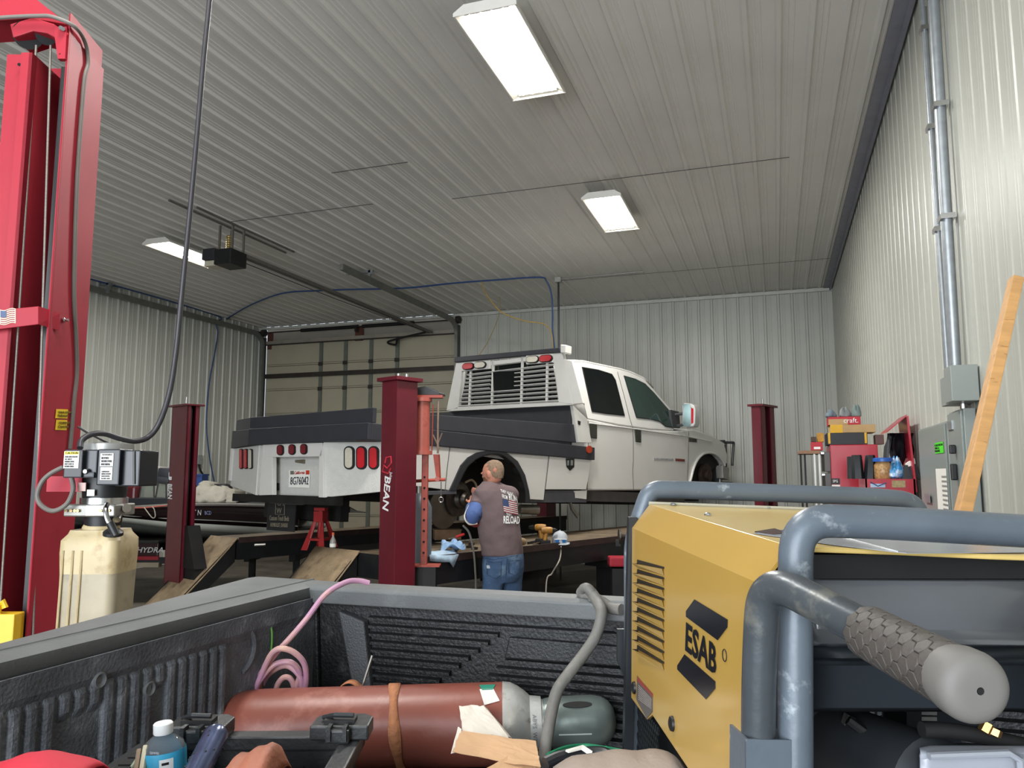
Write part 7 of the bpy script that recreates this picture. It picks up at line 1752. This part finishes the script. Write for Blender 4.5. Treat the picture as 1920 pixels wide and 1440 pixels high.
for k_2, (xa, ya, xb_, yb_, m, lab) in enumerate([(252, 1468, 262, 1405, M_('old wood stick', '#8d7a66', .7), 'worn wooden stick standing left of the water bottle'), (262, 1470, 274, 1398, M_('cream strip', '#c9c2a8', .7), 'cream strip standing between the stick and the water bottle'), (228, 1468, 266, 1415, M_('grey green card', '#8f9a88', .8), 'grey green strip leaning at the left inside the tool case')]):
    tag(MB().tube([AT(xa, ya, 1.05), AT(xb_, yb_, 1.08)], .004, 6).build('stick', m), lab, 'stick')
# ================================================================ yellow welder generator standing on the bed
gy, gt = rad(22.7), rad(-2.2)
GO = AT(1185, 990, 1.45)
GF = Frame(GO, (math.cos(gy)*math.cos(gt), math.sin(gy)*math.cos(gt), math.sin(gt)), (-math.sin(gy), math.cos(gy), 0))
we = thing('welder_generator', 'yellow engine-driven welder with grey roll bars and hexagon grip handle at right', 'welder generator', GF)
def gb_(mb, name, m, p=None, **k): return mb.build(name, m, p or we, GF, **k)
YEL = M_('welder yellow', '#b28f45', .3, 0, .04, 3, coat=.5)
TUBE_ = M_('blue grey tube paint', '#5a636c', .38, .1, .12, 14, .05, 80, '#8f979c', .05, 26)
GBLK = M_('welder black steel', '#1d2024', .42, 0, .2, 8)
lf_, ln_ = GF.L(1185, 990, 0, 0), GF.L(1425, 1095, 0, 0); yn = ln_.y
uf = GF.L(1219, 946, 1, 0); un = GF.L(1478, 1024, 1, yn); bx = (uf.x+un.x)/2; zt_ = uf.z; 
ex_ = lambda px, py, o=0: GF.L(px, py, 0, -o)
def g5(x, y): return 1160+x*.2639, 1060+y*.2639
face = [ex_(1186, 990), ex_(1425, 1095), V((0, yn, ex_(1390, 1520).z)), ex_(1330, 1500), ex_(*g5(240, 1062)), ex_(*g5(202, 1095)), ex_(*g5(90, 940))]
face[0].y = 0; face[1].z = ln_.z
gb_(MB().prism(face, (.004, 0, 0)), 'end_panel', YEL)
gb_(MB().prism([V((0, 0, lf_.z)), V((0, yn, ln_.z)), V((bx, yn, un.z)), V((bx, 0, zt_))], (.004, 0, -.001)), 'bevel_panel', YEL)
XE = 1.15
zn = un.z; TN = V((0, -(zt_-zn), -yn)).normalized(); TN = -TN if TN.z < 0 else TN
TOPM = M_('welder yellow lit top', '#d6b96f', .3, 0, .04, 3, coat=.4)  # same yellow paint, lightened to put the light from above into the colour
zq = lambda y: zt_+(zn-zt_)*(y/yn)
topP = [V((bx, 0, zt_)), V((bx, yn, zn)), V((bx+.12, yn, zn)), V((bx+.22, yn-.012, zq(yn-.012))), V((XE, yn-.012, zq(yn-.012))), V((XE, 0, zt_))]
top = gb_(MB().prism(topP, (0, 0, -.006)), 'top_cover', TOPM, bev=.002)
# decals on the top cover
def onT(px, py): 
    return GF.P(px, py, (0, 0, zt_+.0008), TN)
dec = [onT(1412, 1000), onT(1500, 990), onT(1800, 1010), onT(1990, 1036), onT(1700, 1038), onT(1560, 1022)]
MB().prism(dec, (0, 0, .0006)).build('control_decal', M_('glossy decal lightened by sheen', '#9399a2', .2, 0, .1, 6), top, GF)  # reflected sheen is put into the decal's lighter grey
MB().prism([onT(1415, 998), onT(1452, 992), onT(1480, 1001), onT(1450, 1003)], (0, 0, .0012)).build('warning_decal', M_('black red decal', '#3a2320', .4, 0, .2, 40), top, GF)
for k in range(4):
    a, b = onT(1580+24*k, 1009+6.5*k), onT(1600+24*k, 1014+6.5*k); MB().prism([a, b, b+V((0, -.012, 0)), a+V((0, -.012, 0))], (0, 0, .0014)).build('decal_print', WPRINT, top, GF)
for q in ((1327, 966), (1262, 947), (1440, 953)):
    c = onT(*q); MB().lathe(c, (0, 0, 1), [(0, .006), (.003, .005), (.004, .002)], 12).build('screw', CHROME, top, GF)
gb_(MB().tube([V((bx-.0, .004, zt_+.002)), V((XE, .004, zt_+.002))], .004, 6), 'top_edge_trim', M_('pale edging', '#a9a593', .5))
# louvres in the end panel
L_d = M_('louvre shadow gap', '#20180c', .8)
for k in range(-1, 9):
    yl = 55+67.5*k; yr = 100+75*k
    a, b = ex_(*g5(136, yl)), ex_(*g5(325, yr)); c, d = ex_(*g5(325, yr+48)), ex_(*g5(142, yl+34))
    o_ = gb_(MB().sheet([[V((-.0105, a.y, a.z)), V((-.004, b.y, b.z))], [V((-.0015, d.y, d.z)), V((-.0008, c.y, c.z))]]), 'louvre', YEL)
    gb_(MB().prism([a+V((-.0004, 0, 0)), b+V((-.0004, 0, 0)), b+V((-.0004, 0, .003)), a+V((-.0004, 0, .007))], (-.0012, 0, 0)), 'louvre_slot', L_d)
    gb_(MB().prism([a, V((-.011, a.y, a.z)), V((0, d.y, d.z))], (0, -.001, 0)), 'louvre_end', L_d)
# ESAB lettering and the two slanted bars
DECB = M_('black decal', '#15161c', .22, 0, .05)
for pts in ([(540, 242), (775, 385), (773, 440), (705, 532), (480, 365), (480, 325)], [(470, 632), (688, 825), (688, 875), (622, 952), (418, 740), (418, 712)]):
    gb_(MB().prism([ex_(*g5(*p), .0004) for p in pts], (-.0006, 0, 0)), 'logo_bar', DECB)
me = text_mesh('ESAB', 1, extrude=0, bold=.028)
xs = [v.co.x for v in me.vertices]; ys_ = [v.co.y for v in me.vertices]; x0, y0t, w_, h_ = min(xs), min(ys_), max(xs)-min(xs), max(ys_)-min(ys_)
C4 = [g5(478, 400), g5(695, 572), g5(690, 787), g5(471, 606)]
for v in me.vertices:
    u, q = (v.co.x-x0)/w_, 1-(v.co.y-y0t)/h_
    px = (C4[0][0]*(1-u)+C4[1][0]*u)*(1-q)+(C4[3][0]*(1-u)+C4[2][0]*u)*q; py = (C4[0][1]*(1-u)+C4[1][1]*u)*(1-q)+(C4[3][1]*(1-u)+C4[2][1]*u)*q
    v.co = ex_(px, py, .0012)
link('logo_text', me, DECB, we, GF)
c = ex_(*g5(757, 640)); gb_(MB().tube([c+V((-.001, .007*math.cos(i*.45), .007*math.sin(i*.45))) for i in range(15)], .0006, 5), 'registered_mark', INK)
for q in ((115, 870), (385, 1125)):
    c = ex_(*g5(*q)); gb_(MB().lathe(c, (-1, 0, 0), [(0, .011), (.004, .010), (.006, .005)], 16), 'panel_bolt', BLK, smooth=True)
lab = [(132, 785), (242, 912), (241, 1038), (200, 1088), (128, 955)]
gb_(MB().prism([ex_(*g5(*p), .0004) for p in lab], (-.0006, 0, 0)), 'data_label', M_('grey data label', '#57504d', .35))
gb_(MB().prism([ex_(*g5(*p), .0012) for p in ((134, 790), (241, 914), (241, 935), (134, 822))], (-.0003, 0, 0)), 'label_band', M_('red data label', '#8c3b33', .35))
for k in range(8):
    gb_(MB().prism([ex_(*g5(140, 850+14*k), .0014), ex_(*g5(232, 948+10*k), .0014), ex_(*g5(232, 951+10*k), .0014), ex_(*g5(140, 853+14*k), .0014)], (-.0002, 0, 0)), 'label_print', M_('pale label print', '#a9a29c', .6))
# frame below and behind
gb_(MB().span((.02, yn+.02, zt_-.62), (XE, -.01, zt_-.50)), 'base_tray', GBLK)
gb_(MB().span((.02, -.02, zt_-.5), (XE, -.012, zt_-.02)), 'back_panel', GBLK)
gb_(MB().span((.04, -.30, zt_-.52), (.055, -.03, zt_-.04)), 'bulkhead', GBLK)
# hexagon grille in the lower corner of the end
def hexplate(o, u, w, nu, nw, s, m, name, t=.0012):
    mb = MB(); o, u, w = V(o), V(u).normalized(), V(w).normalized(); n = u.cross(w)
    for i in range(nu):
        for j in range(nw):
            c = o+u*(s*1.0*(i+.5*(j % 2)))+w*(s*.866*j)
            A_ = [c+(u*math.cos(rad(30+60*k))+w*math.sin(rad(30+60*k)))*s*.578 for k in range(6)]; B_ = [c+(u*math.cos(rad(30+60*k))+w*math.sin(rad(30+60*k)))*s*.38 for k in range(6)]
            a, b, a2, b2 = mb.vs(A_), mb.vs(B_), mb.vs([p+n*t for p in A_]), mb.vs([p+n*t for p in B_])
            for k in range(6):
                q = (k+1) % 6; mb.F((a[k], a[q], b[q], b[k])); mb.F((a2[k], a2[q], b2[q], b2[k])); mb.F((b[k], b[q], b2[q], b2[k]))
    return gb_(mb, name, m)
h0 = ex_(1196, 1418, -.02)
hexplate(h0+V((0, -.0, -.03)), (0, -1, 0), (0, 0, 1), 12, 12, .0125, GBLK, 'hex_grille')
tp = GF.L(1205, 1440, 1, -.10)
tag(MB().box(AT(1225, 1425, 1.52), (.10, .05, .13), None, .01).build('tan_backing', M_('tan parcel', '#d0b088', .6, 0, .3, 20), None), 'tan parcel added behind the hexagon grille so its holes look bright', 'backing')  # tan block added so the grille holes show a bright background
# roll bars
def gtube(pts, plane, r, name, rr_=.05, m=TUBE_):
    P = [GF.L(px, py, 1, plane) for px, py in pts]; return gb_(MB().tube(round_path(P, rr_, 10), r, 20), name, m, smooth=True)
gtube([(1188, 1560), (1187, 1100), (1186, 1010), (1218, 918), (1262, 918), (1640, 931), (1725, 940), (1730, 1050)], .03, .0172, 'rear_roll_bar', .06)
gtube([(1491, 1560), (1491, 1130), (1493, 975), (1640, 979), (1990, 1000)], yn-.03, .0176, 'front_roll_bar', .12)
# upright sheath left of the panel
gb_(MB().span((-.006, .0, face[6].z-.16), (.01, .018, lf_.z+.02)), 'corner_post', GBLK)
bk = [GF.L(x, y, 1, .03) for x, y in ((1158, 1180), (1172, 1180), (1178, 1262), (1172, 1270), (1158, 1240))]; gb_(MB().prism(bk, (0, .01, 0)), 'side_bracket', GBLK)
# bracket socket of the folding handle
def wbm(mb, name, m=TUBE_, **k): return mb.build(name, m, we, WORLD, **k)
hb0, hb1 = AT(1422, 1560, .79), AT(1422, 1378, .79)
G3 = GF.M.to_3x3(); gx, gy_, gz = G3.col[0], G3.col[1], G3.col[2]
cc = AT(1424, 1420, .79); zz = gz
mb = MB()
for s_, dx, dy, w1, w2_ in ((0, -.0215, 0, .003, .046), (1, .0215, 0, .003, .046), (2, 0, -.0225, .046, .003)):
    mb.box(cc+gx*dx+gy_*dy-gz*.05, (w1, w2_, .15), G3)
wbm(mb, 'handle_socket')
# handle: up, over and out towards us, with the hexagon rubber grip
h_pts = [AT(1421, 1560, .79), AT(1423, 1250, .785), AT(1432, 1080, .78), AT(1640, 1188, .67), AT(1700, 1222, .635)]
wbm(MB().tube(round_path(h_pts, .045, 12), .0172, 22), 'handle_tube', M_('worn handle paint', '#4a4f53', .32, .3, .3, 8, .08, 50, '#7c7a70', .15, 9), smooth=True)
ga, gb2 = AT(1628, 1185, .672), AT(1838, 1296, .515)
gd = (gb2-ga).normalized(); GL = (gb2-ga).length; gu, gw = frame_from(gd); GR = .0222
RUBG = M_('grey rubber grip', '#4c4742', .6, 0, .12, 30, .1, 200)
grip = wbm(MB().lathe(ga, gd, [(0, .0172), (.002, GR-.001), (GL*.80, GR-.001), (GL*.82, GR+.0005)], 36), 'grip', RUBG, smooth=True); MW[grip.name] = MW[we.name]
capm = M_('worn grey grip end', '#6d6a66', .6, 0, .08, 20)
wbm(MB().lathe(ga, gd, [(GL*.80, GR+.0004), (GL*.86, GR+.0022), (GL*.93, GR+.0024), (GL*.955, GR+.0018), (GL*.975, GR+.0002), (GL*.99, GR-.0025), (GL*.999, GR-.006), (GL*1.003, GR-.010), (GL*1.003, .0026), (GL*.97, .0024)], 40), 'grip_end', capm, smooth=True)
wbm(MB().cyl(ga+gd*(GL*.97), ga+gd*(GL*1.0035), .0022, n=14), 'grip_hole', INK)
# raised hexagon scales
na = 10; da = 2*math.pi/na; cell = da*GR; rowh = cell*.92; mb = MB(); j = 0; y = .008
def gpt(s, a, r): return ga+gd*s+(gu*math.cos(a)+gw*math.sin(a))*r
while y < GL*.80:
    for i in range(na):
        a0 = da*(i+.5*(j % 2)); out, inn = [], []
        for k in range(6):
            t = rad(60*k+30); ca, sa = math.cos(t), math.sin(t)
            out.append(gpt(y+sa*cell*.545, a0+ca*cell*.56/GR, GR-.0006)); inn.append(gpt(y+sa*cell*.49, a0+ca*cell*.51/GR, GR+.0006))
        a_, b_ = mb.vs(out), mb.vs(inn); cpt = mb.b.verts.new(gpt(y, a0, GR+.0008))
        for k in range(6): q = (k+1) % 6; mb.F((a_[k], a_[q], b_[q], b_[k])); mb.F((b_[k], b_[q], cpt))
    y += rowh*.9; j += 1
mb.build('grip_scales', RUBG, grip, WORLD, smooth=True, angle=60)
# ---- machine side seen between the bars
sd = lambda px, py, d=0: GF.L(px, py, 1, yn+d)
gb_(MB().prism([sd(1505, 1040, .02), sd(1990, 1040, .02), sd(1990, 1085, .02), sd(1505, 1085, .02)], (0, .01, 0)), 'dark_recess', BLK)
g = []
for py, o in ((1078, .035), (1090, .02), (1110, .014), (1150, .012), (1180, .012), (1198, .004), (1206, -.004), (1210, .004)):
    g.append([sd(x, py+ (x-1520)*.006, o) for x in (1522, 1540, 1600, 1750, 1990)])
gb_(MB().sheet(g), 'control_hood', M_('glossy charcoal hood', '#5a5d61', .25, .1, .06, 5, coat=.4), smooth=True, sol=.003)
g = []
for py, o in ((1212, .02), (1236, .018), (1240, .004), (1246, .02), (1325, .03), (1332, .06)):
    g.append([sd(x, py, o) for x in (1522, 1600, 1750, 1990)])
gb_(MB().sheet(g), 'lower_panel', M_('blue black panel', '#23282d', .4, 0, .1, 5), smooth=True, sol=.003)
gb_(MB().span((.08, yn+.05, zt_-.10), (XE, -.03, zt_-.02)), 'tank_block', BLK)
# engine bay below
eb = lambda px, py, d: GF.L(px, py, 1, yn+d)
h1 = eb(1625, 1362, .40); hexplate(eb(1622, 1362, .42), (1, 0, 0), (0, 0, 1), 7, 6, .012, GBLK, 'hex_grille')
gb_(MB().prism([eb(1610, 1318, .46), eb(1690, 1318, .46), eb(1690, 1375, .46), eb(1610, 1375, .46)], (0, .004, 0)), 'back_light_plate', M_('pale back plate', '#8f9396', .5))
for k in range(5): a, b = eb(1728, 1322+11*k, .30), eb(1757, 1330+11*k, .30); gb_(MB().prism([V((a.x, a.y, a.z)), V((b.x, a.y, a.z)), V((b.x, a.y, b.z)), V((a.x, a.y, b.z))], (0, .02, 0)), 'cooling_fin', ALU)
p_ = [eb(x, y, .25) for x, y in ((1700, 1325), (1728, 1325), (1728, 1400), (1700, 1400))]; gb_(MB().prism(p_, (0, .06, 0)), 'engine_bracket', GBLK)
p_ = eb(1600, 1420, .20); q_ = eb(1750, 1470, .16)
gb_(MB().lathe(eb(1560, 1395, .22), (eb(1700, 1460, .10)-eb(1560, 1395, .22)), [(0, .03), (.01, .055), (.16, .06), (.18, .03)], 28), 'muffler', M_('dusty muffler', '#33363a', .5, .3, .2, 14), smooth=True)
ring = [eb(1640+62*math.cos(t_), 1415-58*math.sin(t_), .15) for t_ in [rad(x) for x in range(-20, 175, 12)]]
gb_(MB().tube(ring, .006, 8).prism([eb(1575, 1385, .15), eb(1590, 1340, .15), eb(1610, 1350, .15), eb(1640, 1362, .15), eb(1680, 1380, .15), eb(1712, 1420, .15), eb(1700, 1450, .15), eb(1560, 1440, .15)], (0, .01, 0)), 'engine_shroud', M_('grey olive shroud', '#4a4b47', .5, .1), smooth=True)
gb_(MB().tube([eb(1590, 1350, .13), eb(1645, 1390, .12), eb(1690, 1430, .10)], .006, 8), 'choke_lever', BLK, smooth=True)
gb_(MB().lathe(eb(1666, 1404, .11), (0, -1, 0), [(0, .014), (.008, .014), (.012, .008)], 16), 'choke_knob', ALU, smooth=True)
for k in range(3): gb_(MB().lathe(eb(1690+22*k, 1424+5*k, .09), (.3, -1, 0), [(0, .009), (.02, .010), (.022, .004)], 12), 'linkage_bolt', ALU, smooth=True)
gb_(MB().tube(smooth_path([eb(x, y, .06) for x, y in ((1728, 1368), (1780, 1370), (1850, 1382), (1930, 1400))]), .009, 12), 'fuel_hose', RUB, smooth=True)
g = []
for py, o in ((1396, .10), (1402, .04), (1412, .03), (1420, .035), (1450, .03), (1500, .03)): g.append([eb(x, py+(4 if x == 1725 else 0), o) for x in (1725, 1745, 1880, 1990)])
gb_(MB().sheet(g), 'battery_tray', M_('pale grey plastic', '#9da1aa', .35, .1, .08), smooth=True, sol=.003)
gb_(MB().tube([eb(1742, 1418, .02), eb(1890, 1412, .02), eb(1912, 1425, .02), eb(1915, 1460, .02)], .004, 8), 'tray_ridge', MATS['pale grey plastic'], smooth=True)
gb_(MB().cyl(eb(1845, 1372, .05), eb(1853, 1356, .05), .007, n=6).cyl(eb(1862, 1378, .05), eb(1866, 1366, .05), .008, n=6), 'brass_fitting', M_('brass', '#b58a55', .3, .9))
# feet down to the bed floor
for x in (.1, XE-.15):
    for y in (yn+.08, -.08):
        a = GF.M @ V((x, y, zt_-.62)); MB().span((a.x-.03, a.y-.03, .861), (a.x+.03, a.y+.03, a.z)).build('foot', GBLK, we, WORLD)
